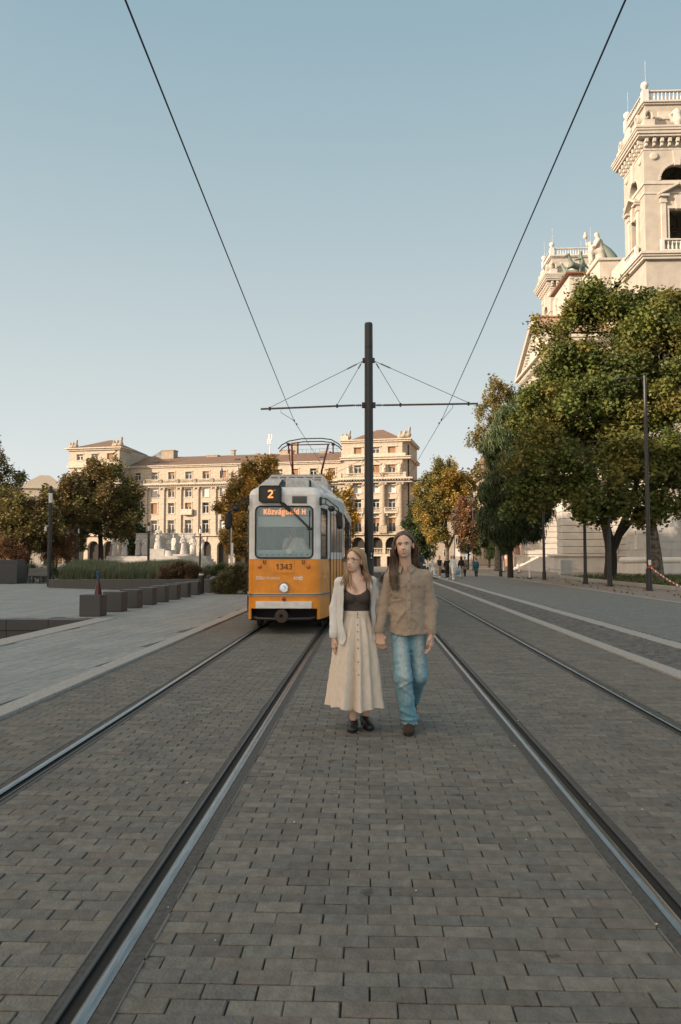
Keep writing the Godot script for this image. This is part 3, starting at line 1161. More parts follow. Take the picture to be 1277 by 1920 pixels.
func palace() -> void:
	var st := {"tex": tex(20, 0.01, 0.82, 1.0, 5), "nrm": bump(21, 0.06, 4.0), "ns": 0.4, "sc": 0.35}
	M.stone = mat(0.56, 0.485, 0.39, 0.85, st)
	M.stone_dark = mat(0.44, 0.37, 0.295, 0.88, st)
	M.stone_pale = mat(0.64, 0.565, 0.465, 0.85, st)
	var o := thing("palace", "long cream stone palace with brown roof, corner pavilions and rows of windows behind the tram", "building", V(7.1, -0.35, -140), deg_to_rad(-10.8))
	var r := rng(31)
	var bay := 3.46
	var wall := nb()
	var trim := nb()
	var pil := nb()
	var dark := nb()
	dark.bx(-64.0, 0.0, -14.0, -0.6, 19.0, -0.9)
	# long front: bays of piers and spandrels
	for k in 12:
		var cx = -53.8 + bay * (k + 0.5)
		var x0 = cx - bay / 2
		var x1 = cx + bay / 2
		var ww := 1.3
		wall.bx(x0, 6.2, -0.8, cx - ww / 2, 19.2, 0)
		wall.bx(cx + ww / 2, 6.2, -0.8, x1, 19.2, 0)
		var ys := [6.2, 6.5, 9.0, 10.2, 12.25, 13.3, 14.95, 16.55, 18.1, 19.2]
		for e in [[6.2, 6.5], [9.0, 10.2], [12.25, 13.3], [14.95, 16.55], [18.1, 19.2]]:
			wall.bx(cx - ww / 2, e[0], -0.8, cx + ww / 2, e[1], -0.002)
		for e in [[6.5, 2.5], [10.2, 2.05], [13.3, 1.65], [16.55, 1.55]]:
			var kd: int = [0, 0, 0, 1, 3, 0, 2, 0, 3][r.randi() % 9]
			window(o, Transform3D(Basis(), V(cx, e[0], -0.28)), ww, e[1], kd)
			# surround
			trim.bx(cx - ww / 2 - 0.16, e[0] - 0.12, 0.0, cx + ww / 2 + 0.16, e[0], 0.12)
			trim.bx(cx - ww / 2 - 0.2, e[0] + e[1], 0.0, cx + ww / 2 + 0.2, e[0] + e[1] + 0.14, 0.14)
			trim.bx(cx - ww / 2 - 0.16, e[0], 0.0, cx - ww / 2, e[0] + e[1], 0.06)
			trim.bx(cx + ww / 2, e[0], 0.0, cx + ww / 2 + 0.16, e[0] + e[1], 0.06)
		# pilaster with capital
		if k > 0:
			pil.bx(x0 - 0.42, 6.7, 0.0, x0 + 0.42, 14.6, 0.3)
			pil.bx(x0 - 0.55, 6.2, 0.0, x0 + 0.55, 6.7, 0.4)
			pil.bx(x0 - 0.5, 14.6, 0.0, x0 + 0.5, 14.75, 0.36)
			for s in [-1.0, 1.0]:
				pil.lathe(V(x0 + s * 0.42, 14.88, 0.05), [Vector2(0.0, 0.0), Vector2(0.2, 0.0), Vector2(0.2, 0.4), Vector2(0.0, 0.4)], 8, false, Basis(Vector3.RIGHT, PI / 2))
			pil.bx(x0 - 0.6, 15.02, 0.0, x0 + 0.6, 15.15, 0.42)
		# french railing at the first floor
		var rail := nb()
		for q in 12:
			rail.box(V(cx - 0.75 + q * 0.136, 6.9, 0.2), V(0.03, 0.8, 0.03))
		rail.box(V(cx, 7.32, 0.2), V(1.6, 0.05, 0.06))
		part("railing", rail, M.iron, o)
		# ground floor arches
		wall.x = Transform3D(Basis(), V(0, 0, 0))
		wall.prism(arch_poly(x0, x1, 0, 6.0, cx, 1.15, 3.9), -0.9, -0.05)
		trim.prism(PackedVector2Array([Vector2(cx - 0.25, 4.95), Vector2(cx + 0.25, 4.95), Vector2(cx + 0.34, 5.8), Vector2(cx - 0.34, 5.8)]), -0.06, 0.12)
	# a bay balcony with its small brackets
	for k in [3]:
		var cx = -53.8 + bay * (k + 0.5)
		var bal := nb()
		bal.bx(cx - 1.1, 9.95, 0.0, cx + 1.1, 10.2, 0.95)
		bal.bx(cx - 1.1, 10.2, 0.8, cx + 1.1, 11.0, 0.95)
		bal.bx(cx - 1.1, 10.2, 0.0, cx - 0.95, 11.0, 0.8)
		bal.bx(cx + 0.95, 10.2, 0.0, cx + 1.1, 11.0, 0.8)
		part("balcony", bal, M.stone_pale, o)
	# flags on poles
	for k in 2:
		var cx := -53.8 + bay * (5.55 + k * 0.9)
		var fp := part("flag_pole", nb().tube([V(cx, 16.3, 0.3), V(cx + 0.1, 18.9, 1.5)], 0.04, 6), M.iron, o)
		part("flag", nb().tube([V(cx + 0.1, 18.7, 1.45), V(cx + 0.05, 18.0, 1.3), V(cx + 0.15, 17.2, 1.2)], [0.05, 0.2, 0.14], 8), [mat(0.05, 0.07, 0.2, 0.8), mat(0.5, 0.45, 0.42, 0.8)][k], fp)
	# cornices and ledges of the long front
	trim.bx(-53.8, 6.0, -0.9, -12.3, 6.2, 0.5)
	trim.bx(-53.8, 15.15, -0.8, -12.3, 15.4, 0.5)
	for k in 96:
		trim.box(V(-53.6 + k * 0.4325, 15.5, 0.5), V(0.18, 0.2, 0.7))
	trim.bx(-53.8, 15.6, -0.8, -12.3, 15.85, 1.05)
	trim.bx(-53.8, 18.95, -0.8, -12.3, 19.2, 0.3)
	trim.bx(-53.8, 19.2, -0.8, -12.3, 19.36, 0.55)
	var bl := nb()
	for k in 12:
		balusters(bl, V(-53.8 + bay * k, 15.85, 0.8), V(-53.8 + bay * (k + 1), 15.85, 0.8), 0.8, 0.26, 0.07, 0.45)
	part("balustrade", bl, M.stone_pale, o)
	# roof of the long front
	var rf := nb()
	rf.prism(PackedVector2Array([Vector2(0.45, 19.36), Vector2(-7.0, 21.9), Vector2(-14.0, 19.36)]), -53.8, -12.3)
	var roof := part("roof", rf, M.roof, o)
	roof.mesh = rot_prism(PackedVector2Array([Vector2(0.45, 19.36), Vector2(-7.0, 21.9), Vector2(-14.0, 19.36)]), -53.9, -12.2)
	for e in [[-48.6, 2.6, 1.7, 2.0], [-50.4, 1.4, 0.5, 1.6], [-39.5, 2.4, 0.5, 1.5], [-35.5, 0.7, 1.5, 0.7], [-30.5, 0.6, 0.7, 0.6], [-24.5, 2.2, 1.1, 1.6], [-22.9, 1.1, 2.6, 1.1], [-17.0, 2.0, 0.6, 1.2]]:
		var ch := nb().bx(e[0] - e[1] / 2, 20.4, -7.5, e[0] + e[1] / 2, 21.3 + e[2], -7.5 + e[3], 0.04)
		ch.bx(e[0] - e[1] / 2 - 0.1, 21.3 + e[2], -7.6, e[0] + e[1] / 2 + 0.1, 21.45 + e[2], -7.4 + e[3])
		part("chimney", ch, M.stone_dark, roof)
	for k in 3:
		part("skylight", nb().box(V([-49.5, -33.0, -16.5][k], 20.5, -2.6), V(0.9, 0.1, 0.7), 0.0, Basis(Vector3.RIGHT, 0.33)), M.pane, roof)
	# roof aerials
	var ae := nb().tube([V(-27.8, 21.5, -6.5), V(-27.8, 25.6, -6.5)], 0.08, 6)
	for k in 4:
		ae.box(V(-28.15 + k * 0.25, 24.2 + (k % 2) * 0.9, -6.2), V(0.22, 1.0, 0.14))
	part("aerial", ae, M.frame_white, roof)
	var rl := nb()
	for k in 14:
		rl.box(V(-24 + k * 0.85, 22.2, -6.9), V(0.04, 0.9, 0.04))
	rl.box(V(-18.5, 22.6, -6.9), V(11.1, 0.04, 0.04))
	part("roof_railing", rl, M.iron, roof)
	part("glass_lantern", nb().lathe(V(-52.0, 21.3, -10.5), [Vector2(3.4, 0), Vector2(3.4, 1.0), Vector2(0.05, 2.6)], 4, false), mat(0.3, 0.32, 0.32, 0.3), roof)
	# left pavilion stands forward
	var z0 := 4.0
	var wins := [[-62.0, 0], [-58.9, 0], [-55.7, 2]]
	wall.bx(-64.2, 0, -12, -53.8, 6.0, z0 - 0.9)
	for e in wins:
		for q in [[6.5, 2.5], [10.2, 2.05], [13.3, 1.65], [16.55, 1.55], [20.3, 1.15]]:
			window(o, Transform3D(Basis(), V(e[0], q[0], z0 - 0.28)), 1.3, q[1], e[1] if q[0] > 15 else r.randi() % 2)
			trim.bx(e[0] - 0.85, q[0] + q[1], z0, e[0] + 0.85, q[0] + q[1] + 0.14, z0 + 0.14)
			trim.bx(e[0] - 0.8, q[0] - 0.12, z0, e[0] + 0.8, q[0], z0 + 0.12)
	var px := [-64.2, -62.65, -61.35, -59.55, -58.25, -56.35, -55.05, -53.8]
	for k in range(0, 8, 2):
		wall.bx(px[k], 6.2, -12 if k == 6 or k == 0 else z0 - 0.8, px[k + 1], 22.4, z0)
	for e in wins:
		for q in [[6.2, 6.5], [9.0, 10.2], [12.25, 13.3], [14.95, 16.55], [18.1, 20.3], [21.45, 22.4]]:
			wall.bx(e[0] - 0.65, q[0], z0 - 0.8, e[0] + 0.65, q[1], z0 - 0.002)
	for k in 3:
		var cx: float = wins[k][0]
		wall.prism(arch_poly([-64.2, -60.45, -57.3][k], [-60.45, -57.3, -53.8][k], 0, 6.0, cx, 1.15, 3.9), z0 - 0.85, z0 - 0.05)
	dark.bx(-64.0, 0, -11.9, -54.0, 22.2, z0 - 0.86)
	for yy in [[6.0, 6.2, 0.5], [15.15, 15.4, 0.5], [15.6, 15.85, 1.0], [18.9, 19.3, 0.35], [22.1, 22.4, 0.35], [22.4, 22.6, 0.7]]:
		trim.bx(-64.2 - yy[2], yy[0], -0.5, -53.8 + yy[2], yy[1], z0 + yy[2])
	trim.bx(-64.2, 19.3, z0, -53.8, 20.0, z0 + 0.3)
	var bl2 := nb()
	balusters(bl2, V(-64.0, 15.85, z0 + 0.75), V(-54.0, 15.85, z0 + 0.75), 0.8, 0.26, 0.07, 0.45)
	part("balustrade", bl2, M.stone_pale, o)
	var rp := nb()
	hip(rp, -63.8, -54.2, -8.5, z0 + 0.3, 22.6, 24.9)
	part("roof", rp, M.roof, o)
	# right pavilion
	wall.bx(-12.3, 0, -12, 0, 2.6, -2.2)
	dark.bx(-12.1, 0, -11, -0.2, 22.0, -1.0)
	var rw := [[-9.25, 0], [-6.0, 0], [-3.1, 1]]
	for e in rw:
		var i: int = rw.find(e)
		for q in [[6.5, 2.5], [10.4, 1.95], [13.45, 1.3], [17.0, 1.45], [20.5, 1.15]]:
			var kd: int = 0
			if q[0] > 20:
				kd = 2 if i != 1 else 0
			elif q[0] > 16:
				kd = [0, 2, 3][i]
			elif q[0] < 9:
				kd = 3
			elif q[0] > 13:
				kd = 1
			window(o, Transform3D(Basis(), V(e[0], q[0], -0.28)), 1.35, q[1], kd)
			trim.bx(e[0] - 0.95, q[0] + q[1], 0.0, e[0] + 0.95, q[0] + q[1] + 0.16, 0.2)
			trim.bx(e[0] - 0.85, q[0] - 0.14, 0.0, e[0] + 0.85, q[0], 0.16)
		for q in [[6.2, 6.5], [9.0, 10.4], [12.35, 13.45], [14.75, 17.0], [18.45, 20.5], [21.65, 22.8]]:
			wall.bx(e[0] - 0.675, q[0], -0.8, e[0] + 0.675, q[1], -0.002)
		# balconies with balusters
		var bb := nb()
		bb.bx(e[0] - 1.2, 9.75, 0.0, e[0] + 1.2, 9.95, 0.9)
		for s in [-0.8, 0.8]:
			bb.bx(e[0] + s - 0.12, 9.35, 0.0, e[0] + s + 0.12, 9.75, 0.6)
		balusters(bb, V(e[0] - 1.15, 9.95, 0.8), V(e[0] + 1.15, 9.95, 0.8), 0.85, 0.23, 0.06, 0.16)
		part("balcony", bb, M.stone_pale, o)
		var rail := nb()
		for q in 14:
			rail.box(V(e[0] - 0.8 + q * 0.123, 7.0, 0.25), V(0.03, 0.9, 0.03))
		rail.box(V(e[0], 7.46, 0.25), V(1.7, 0.05, 0.06))
		part("railing", rail, M.iron, o)
		# arcade
		wall.prism(arch_poly([-12.3, -7.6, -4.6][i], [-7.6, -4.6, -1.5][i], 2.6, 6.0, e[0], 1.2, 4.4), -0.9, -0.05)
		wall.prism(PackedVector2Array([Vector2([-12.3, -7.6, -4.6][i], 2.2), Vector2([-7.6, -4.6, -1.5][i], 2.2), Vector2([-7.6, -4.6, -1.5][i], 2.6), Vector2([-12.3, -7.6, -4.6][i], 2.6)]), -0.9, -0.15)
		var ab := nb()
		balusters(ab, V(e[0] - 1.2, 2.7, -0.4), V(e[0] + 1.2, 2.7, -0.4), 0.95, 0.25, 0.07)
		part("balustrade", ab, M.stone_pale, o)
	for w in [[-12.3, -9.925], [-8.575, -6.675], [-5.325, -3.775], [-2.425, -1.2]]:
		wall.bx(w[0], 6.2, -0.8, w[1], 22.8, 0)
	for xx in [-12.0, -7.6, -4.6, -1.55]:
		wall.bx(xx - 0.55, 0.0, -0.9, xx + 0.55, 2.2, 0.02)
	# chamfered corner
	wall.x = Transform3D(Basis(Vector3.UP, 0.9), V(-1.2, 0, 0.0))
	wall.bx(0, 0, -1.2, 1.7, 22.8, 0)
	wall.x = Transform3D()
	wall.bx(-1.1, 0, -12, -0.15, 22.8, -1.35)
	var colm := nb()
	for xx in [-10.7, -7.6, -4.6, -1.55]:
		colm.bx(xx - 0.75, 6.2, 0.0, xx + 0.75, 7.6, 0.95, 0.05)
		colm.lathe(V(xx, 7.6, 0.35), [Vector2(0.72, 0), Vector2(0.72, 0.2), Vector2(0.56, 0.35), Vector2(0.56, 1.0), Vector2(0.47, 7.1), Vector2(0.5, 7.2), Vector2(0.62, 7.5), Vector2(0.7, 7.6), Vector2(0.0, 7.6)], 14)
		for s in [-1.0, 1.0]:
			colm.lathe(V(xx + s * 0.5, 15.0, 0.55), [Vector2(0.0, 0.0), Vector2(0.24, 0.0), Vector2(0.24, 0.35), Vector2(0.0, 0.35)], 8, false, Basis(Vector3.RIGHT, PI / 2))
	part("column", colm, M.stone_dark, o)
	for yy in [[6.0, 6.2, 0.6], [15.2, 15.5, 0.9], [15.75, 16.05, 1.5], [19.4, 19.75, 0.35], [19.75, 19.9, 0.6], [22.5, 22.8, 0.3], [22.8, 23.0, 0.55]]:
		trim.bx(-12.3 - yy[2] * 0.3, yy[0], -12, 0.2 + yy[2] * 0.4, yy[1], yy[2])
	for k in 26:
		trim.box(V(-12.1 + k * 0.49, 15.62, 0.7), V(0.2, 0.22, 1.2))
	trim.bx(-11.9, 19.9, 0.0, -0.6, 20.45, 0.35)
	var bl3 := nb()
	for e in [[-12.2, -7.6], [-7.6, -4.6], [-4.6, -0.6]]:
		balusters(bl3, V(e[0], 16.05, 1.2), V(e[1], 16.05, 1.2), 0.85, 0.25, 0.07, 0.5)
	part("balustrade", bl3, M.stone_pale, o)
	var rp2 := nb()
	hip(rp2, -10.6, -1.2, -9.0, 0.2, 23.0, 25.4)
	part("roof", rp2, M.roof, o)
	part("ornament", nb().bx(-12.2, 23.0, -1.0, -10.9, 23.8, 0.3, 0.05), M.stone_pale, o)
	# carved groups at the roof corners
	for e in [[-11.4, 23.0, 1.3], [-0.7, 23.0, 1.5], [-63.4, 22.6, 1.2], [-54.2, 22.6, 1.4]]:
		var b := nb()
		b.bones([[V(-0.7, 0.3, 0), V(0.5, 0.5, 0), 0.3, 0.35], [V(0.4, 0.4, 0), V(0.6, 1.3, 0), 0.28, 0.16], [V(-0.9, 0.2, 0), V(-0.6, 1.0, 0.1), 0.2, 0.14], [V(-0.2, 0.4, 0.2), V(0.1, 1.0, 0.3), 0.2, 0.15], [V(0.6, 1.3, 0), V(0.65, 1.5, 0.1), 0.16, 0.15]], 0.09, 0.05)
		var p := part("carved_group", b, M.stone_dark, o)
		p.position = V(e[0], e[1], (z0 if e[0] < -50 else 0.0) - 0.2)
		p.scale = Vector3.ONE * e[2] * 0.85
	# sculptures on the attic storey of the right pavilion
	for xx in [-10.9, -7.5, -4.5, -1.7]:
		var p := part("carved_figure", statue_mesh(1.9, int(xx * 10) + 500), M.stone_pale, o)
		p.position = V(xx, 16.9, 0.35)
	# shop fronts
	var shop := nb()
	for e in rw:
		shop.bx(e[0] - 1.2, 0, -1.2, e[0] + 1.2, 2.2, -1.1)
	part("shop_window", shop, M.pane, o)
	part("wall", wall, M.stone, o)
	part("cornice", trim, M.stone_pale, o)
	part("pilaster", pil, M.stone, o)
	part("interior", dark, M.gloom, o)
	# ground floor doors on the left
	for k in 3:
		part("garage_door", nb().bx(wins[k][0] - 1.1, 0, z0 - 0.85, wins[k][0] + 1.1, 3.0, z0 - 0.7), M.gloom, o)


# the same prism laid along x instead of z
func rot_prism(poly: PackedVector2Array, x0: float, x1: float) -> ArrayMesh:
	var b := nb()
	# local x of the polygon becomes world z, pushed along world x
	b.x = Transform3D(Basis(V(0, 0, 1), V(0, 1, 0), V(-1, 0, 0)), V(0, 0, 0))
	b.prism(poly, -x1, -x0)
	return b.mesh()


func hip(b: MB, x0: float, x1: float, z0: float, z1: float, y0: float, y1: float) -> void:
	var m := (z1 - z0) * 0.45
	var cx := minf((x1 - x0) * 0.5 - 0.3, m)
	var a := V(x0 + cx, y1, (z0 + z1) / 2)
	var c := V(x1 - cx, y1, (z0 + z1) / 2)
	var p := [V(x0, y0, z1), V(x1, y0, z1), V(x1, y0, z0), V(x0, y0, z0)]
	b.qo(p[0], p[1], c, a, V(0, 1, 1))
	b.qo(p[2], p[3], a, c, V(0, 1, -1))
	b.to(p[1], p[2], c, V(1, 1, 0))
	b.to(p[3], p[0], a, V(-1, 1, 0))
	b.qo(p[0], p[1], p[2], p[3], V(0, -1, 0))


# one side of a bell tower, w wide, in face coordinates (u along, y up, outward z)
func tower_face(wall: MB, trim: MB, w: float, main: bool) -> void:
	var c := w / 2
	var i := 0.0 if main else 0.55
	var x := 1.0 if main else 0.0
	var ro := 1.55 if main else 1.2
	var hw := 0.85 if main else 0.7
	var t := -0.55
	wall.bx(i, 0, t, w - i, 31.6, 0)
	wall.bx(i, 31.6, t, c - hw, 34.7, 0)
	wall.bx(c + hw, 31.6, t, w - i, 34.7, 0)
	wall.bx(i, 34.7, t, w - i, 37.5, 0)
	wall.prism(arch_poly(i, w - i, 37.5, 41.2, c, ro, 37.5, 16), t, 0)
	wall.bx(i, 41.2, t, w - i, 42.0, 0)
	# cornice of the lower storey and string courses
	trim.bx(-0.35 * x, 29.75, 0, w + 0.35 * x, 30.0, 0.35)
	trim.bx(-0.5 * x, 30.0, 0, w + 0.5 * x, 30.18, 0.5)
	trim.bx(-0.65 * x, 30.18, 0, w + 0.65 * x, 30.42, 0.65)
	trim.bx(-0.08 * x, 36.15, 0, w + 0.08 * x, 36.3, 0.08)
	trim.bx(-0.1 * x, 37.1, 0, w + 0.1 * x, 37.4, 0.1)
	# aedicule: pilasters, entablature, pediment
	for s in [-1.0, 1.0]:
		trim.bx(c + s * (hw + 0.55) - 0.24, 31.55, 0, c + s * (hw + 0.55) + 0.24, 35.2, 0.22, 0.03)
		trim.bx(c + s * (hw + 0.55) - 0.32, 35.2, 0, c + s * (hw + 0.55) + 0.32, 35.35, 0.3)
		trim.bx(c + s * (hw + 0.55) - 0.3, 31.4, 0, c + s * (hw + 0.55) + 0.3, 31.75, 0.3)
		trim.bx(c + s * (hw + 0.55) - 0.45, 35.75, 0, c + s * (hw + 0.55) + 0.45, 35.95, 0.55)
		trim.bx(c + s * (hw + 0.1) - 0.1, 31.6, 0, c + s * (hw + 0.1) + 0.1, 34.75, 0.1)
		trim.bx(c + s * (hw + 0.55) - 0.28, 35.35, 0, c + s * (hw + 0.55) + 0.28, 35.75, 0.26)
		# sloping pediment bar
		var l := hw + 1.05
		var a = atan2(1.0, l) * -s
		trim.box(V(c + s * l * 0.5, 36.47, 0.3), V(sqrt(l * l + 1.0) + 0.1, 0.2, 0.6), 0.03, Basis(Vector3.BACK, a))
		for k in 4:
			trim.box(V(c + s * l * (0.2 + 0.22 * k), 36.85 - 0.22 * k, 0.25), V(0.14, 0.14, 0.4), 0.0, Basis(Vector3.BACK, a))
	trim.bx(c - hw - 0.2, 34.7, 0, c + hw + 0.2, 34.95, 0.12)
	trim.prism(PackedVector2Array([Vector2(c - 0.22, 34.6), Vector2(c + 0.22, 34.6), Vector2(c + 0.36, 35.9), Vector2(c - 0.36, 35.9)]), 0, 0.32)
	# lunette: keystone, sill bar, moulding
	trim.prism(PackedVector2Array([Vector2(c - 0.26, 37.5 + ro - 0.15), Vector2(c + 0.26, 37.5 + ro - 0.15), Vector2(c + 0.42, 40.35), Vector2(c - 0.42, 40.35)]), -0.05, 0.2)
	for k in 16:
		var a0 := PI * (k + 0.5) / 16
		trim.box(V(c + cos(a0) * (ro + 0.1), 37.5 + sin(a0) * (ro + 0.1), 0.0), V(0.2, PI * (ro + 0.2) / 16, 0.14), 0.0, Basis(Vector3.BACK, a0))
	# roundels
	for s in [-1.0, 1.0]:
		trim.lathe(V(c + s * (c - 0.95), 39.85, 0), [Vector2(0.38, 0), Vector2(0.38, 0.1), Vector2(0.3, 0.18), Vector2(0, 0.2)], 16, false, Basis(Vector3.RIGHT, PI / 2))
	# frieze and bracketed cornice
	trim.bx(-0.06 * x, 40.45, 0, w + 0.06 * x, 40.62, 0.06)
	var n := int(w / 0.72) - (0 if main else 1)
	if not main:
		pass
	for k in n + 1:
		var u := 0.18 + (w - 0.36) * k / n
		trim.bx(u - 0.16, 41.05, 0, u + 0.16, 41.5, 0.52, 0.04)
		trim.bx(u - 0.14, 40.72, 0, u + 0.14, 41.05, 0.38, 0.06)
	trim.bx(-0.68 * x, 41.5, 0, w + 0.68 * x, 41.72, 0.68)
	trim.bx(-0.82 * x, 41.72, 0, w + 0.82 * x, 42.0, 0.82)
	trim.bx(-0.92 * x, 42.0, 0, w + 0.92 * x, 42.2, 0.92)
	trim.bx(-1.0 * x, 42.2, 0, w + 1.0 * x, 42.42, 1.0, 0.03)
	# attic storey, set back
	wall.bx(0.35 + (0.0 if main else 0.2), 42.42, t, w - 0.35 - (0.0 if main else 0.2), 45.1, -0.35)
	trim.bx(0.2 + (0.0 if main else 0.4), 45.1, -0.6, w - 0.2 - (0.0 if main else 0.4), 45.25, -0.15)
	trim.bx(0.05 + (0.0 if main else 0.55), 45.25, -0.6, w - 0.05 - (0.0 if main else 0.55), 45.4, 0.0)
	trim.bx(c - 1.6, 43.6, -0.36, c + 1.6, 44.4, -0.22, 0.05)
	trim.bx(c - 2.0, 42.42, -0.36, c + 2.0, 42.9, 0.15, 0.05)


func museum() -> void:
	var st := {"tex": tex(24, 0.006, 0.9, 1.0, 4), "nrm": bump(21, 0.06, 4.0), "ns": 0.2, "sc": 0.22}
	M.cream = mat(0.46, 0.42, 0.365, 0.85, st)
	M.cream_pale = mat(0.54, 0.5, 0.44, 0.85, st)
	M.base = mat(0.62, 0.6, 0.57, 0.8, st)
	M.base_grey = mat(0.46, 0.45, 0.43, 0.8, st)
	var O := V(26.3, 0, -97.5)
	var o := thing("museum_palace", "tall cream palace with two bell towers and a pillared gable behind the big plane trees", "building", O)
	var faces := [[Basis(), V(0, 0, 0), 6.2], [Basis(V(0, 0, 1), V(0, 1, 0), V(-1, 0, 0)), V(0, 0, -5.9), 5.9], [Basis(V(-1, 0, 0), V(0, 1, 0), V(0, 0, -1)), V(6.2, 0, -5.9), 6.2], [Basis(V(0, 0, -1), V(0, 1, 0), V(1, 0, 0)), V(6.2, 0, 0), 5.9]]
	var wall := nb()
	var trim := nb()
	for f in faces:
		wall.x = Transform3D(f[0], f[1])
		trim.x = wall.x
		tower_face(wall, trim, f[2], f[2] > 6.0)
	wall.x = Transform3D()
	wall.bx(0.1, 42.0, -5.8, 6.1, 42.3, -0.1)
	wall.bx(0.5, 36.2, -5.4, 5.7, 36.4, -0.5)
	wall.bx(0.5, 30.0, -5.4, 5.7, 30.3, -0.5)
	var wm := wall.mesh()
	var tm := trim.mesh()
	var bal := nb()
	for f in faces:
		bal.x = Transform3D(f[0], f[1])
		balusters(bal, V(0.35 + (0.0 if f[2] > 6.0 else 0.33), 45.4, -0.35), V(f[2] - 0.35 - (0.0 if f[2] > 6.0 else 0.33), 45.4, -0.35), 1.1, 0.36, 0.1, 0.62 if f[2] > 6.0 else 0.0)
		var c: float = f[2] / 2
		balusters(bal, V(c - 1.7, 30.42, 0.45), V(c + 1.7, 30.42, 0.45), 1.15, 0.36, 0.1, 0.34)
	var balm := bal.mesh()
	var knob := nb().lathe(Vector3.ZERO, [Vector2(0.2, 0.0), Vector2(0.14, 0.1), Vector2(0.34, 0.3), Vector2(0.4, 0.5), Vector2(0.34, 0.72), Vector2(0.18, 0.86), Vector2(0.0, 0.9)], 14, true).mesh()
	var head := nb()
	head.bones([[V(0, 0.3, 0), V(0, 0.8, 0.05), 0.5, 0.34], [V(-0.4, 0.2, 0), V(-0.7, 0.7, 0.1), 0.2, 0.13], [V(0.4, 0.2, 0), V(0.7, 0.7, 0.1), 0.2, 0.13], [V(0, 0.9, 0.1), V(0, 1.25, 0), 0.32, 0.2], [V(-0.6, 0.8, 0), V(-0.2, 1.15, 0), 0.14, 0.16], [V(0.6, 0.8, 0), V(0.2, 1.15, 0), 0.14, 0.16], [V(0, 0.0, 0.3), V(0, -0.6, 0.25), 0.38, 0.2]], 0.06, 0.05)
	var cart := head.mesh()
	var scroll := nb()
	scroll.box(V(0, 0.35, 0), V(1.1, 0.7, 1.1), 0.05)
	for k in 14:
		var a := -0.6 + k * 0.36
		var rr := 0.55 - k * 0.024
		scroll.box(V(cos(a) * rr * 0.8, 1.25 + sin(a) * rr, 0), V(0.2, 0.24, 0.7), 0.03, Basis(Vector3.BACK, a))
	var scm := scroll.mesh()
	var stair := nb()
	stair.tube([V(0, 30.3, 0), V(0, 39, 0)], 0.09, 8)
	for k in 46:
		var a := k * 0.42
		var p := V(cos(a), 0, sin(a))
		stair.box(p * 0.5 + V(0, 30.4 + k * 0.19, 0), V(1.0, 0.05, 0.32), 0.0, Basis(Vector3.UP, -a))
		stair.tube([p + V(0, 30.4 + k * 0.19, 0), p + V(0, 31.4 + k * 0.19, 0)], 0.025, 5)
		var p2 := V(cos(a + 0.42), 0, sin(a + 0.42))
		stair.tube([p + V(0, 31.4 + k * 0.19, 0), p2 + V(0, 31.59 + k * 0.19, 0)], 0.035, 5)
	var stm := stair.mesh()
	for zc in [22.5, -16.6]:
		var tw := part("tower", wm, M.cream, o)
		tw.position = V(0, 0, zc)
		part("cornice", tm, M.cream_pale, tw)
		part("balustrade", balm, M.base, tw)
		for e in [V(0.35, 46.55, -0.35), V(5.85, 46.55, -0.35), V(0.35, 46.55, -5.55), V(5.85, 46.55, -5.55)]:
			var kp := part("ball_finial", knob, M.base, tw)
			kp.position = e
			kp.scale = Vector3.ONE * 0.95
			part("lightning_rod", nb().tube([e + V(0.1, 0.6, 0), e + V(0.1, 3.0, 0)], 0.011, 5), M.frame_white, tw)
		for e in [[V(3.1, 42.9, 0.35), 0.0], [V(-0.35, 42.9, -2.95), -PI / 2]]:
			var cp := part("carved_shield", cart, M.cream_pale, tw)
			cp.position = e[0]
			cp.rotation.y = e[1]
		for e in [[V(0.35, 42.42, 0.2), 0.0], [V(5.85, 42.42, 0.2), PI], [V(-0.15, 42.42, -0.6), -PI / 2], [V(-0.15, 42.42, -5.4), PI / 2]]:
			var sp := part("scroll", scm, M.cream_pale, tw)
			sp.position = e[0]
			sp.rotation.y = e[1]
		var sr := part("spiral_stair", stm, M.iron, tw)
		sr.position = V(3.1, 0, -2.9)
	# body between the towers
	var body := nb()
	body.bx(0.6, 0, -16.7, 22, 30.0, 16.7)
	body.bx(7.0, 0, -22, 30, 29.0, 22.3)
	var p2 := nb()
	for e in [[-16.5, -10.5], [10.5, 16.5]]:
		for yy in [[29.4, 29.8, 0.5], [29.8, 30.4, 0.8]]:
			p2.bx(0.6 - yy[2], yy[0], e[0], 1.0, yy[1], e[1])
		p2.bx(0.2, 30.4, e[0], 1.2, 31.6, e[1])
		# tall windows with frames on the wings
		for zz in [-13.5, 13.5]:
			if zz > e[0] and zz < e[1]:
				for q in [[9.5, 3.0], [16.0, 4.2], [23.0, 2.6]]:
					window(o, Transform3D(Basis(V(0, 0, 1), V(0, 1, 0), V(-1, 0, 0)), V(0.62, q[0], zz)), 1.8, q[1], 0)
					p2.bx(0.35, q[0] - 0.3, zz - 1.4, 0.6, q[0], zz + 1.4)
					p2.bx(0.25, q[0] + q[1] + 0.1, zz - 1.4, 0.6, q[0] + q[1] + 0.5, zz + 1.4)
	# attic block with the bronze chariot, pedestals
	var at := nb()
	at.bx(-2.4, 29.0, -4.2, 1.2, 35.2, 3.6)
	at.bx(-2.6, 30.3, 3.0, -1.4, 34.4, 3.9, 0.05)
	at.bx(-2.7, 30.3, -3.9, -2.3, 34.4, -2.6, 0.05)
	at.bx(-2.7, 30.3, 1.8, -2.3, 34.4, 3.1, 0.05)
	part("attic", at, M.cream_pale, o)
	var cop := nb()
	cop.bx(-2.9, 35.2, -4.6, 1.4, 35.4, 4.1)
	part("coping", cop, M.copper, o)
	var pd := nb()
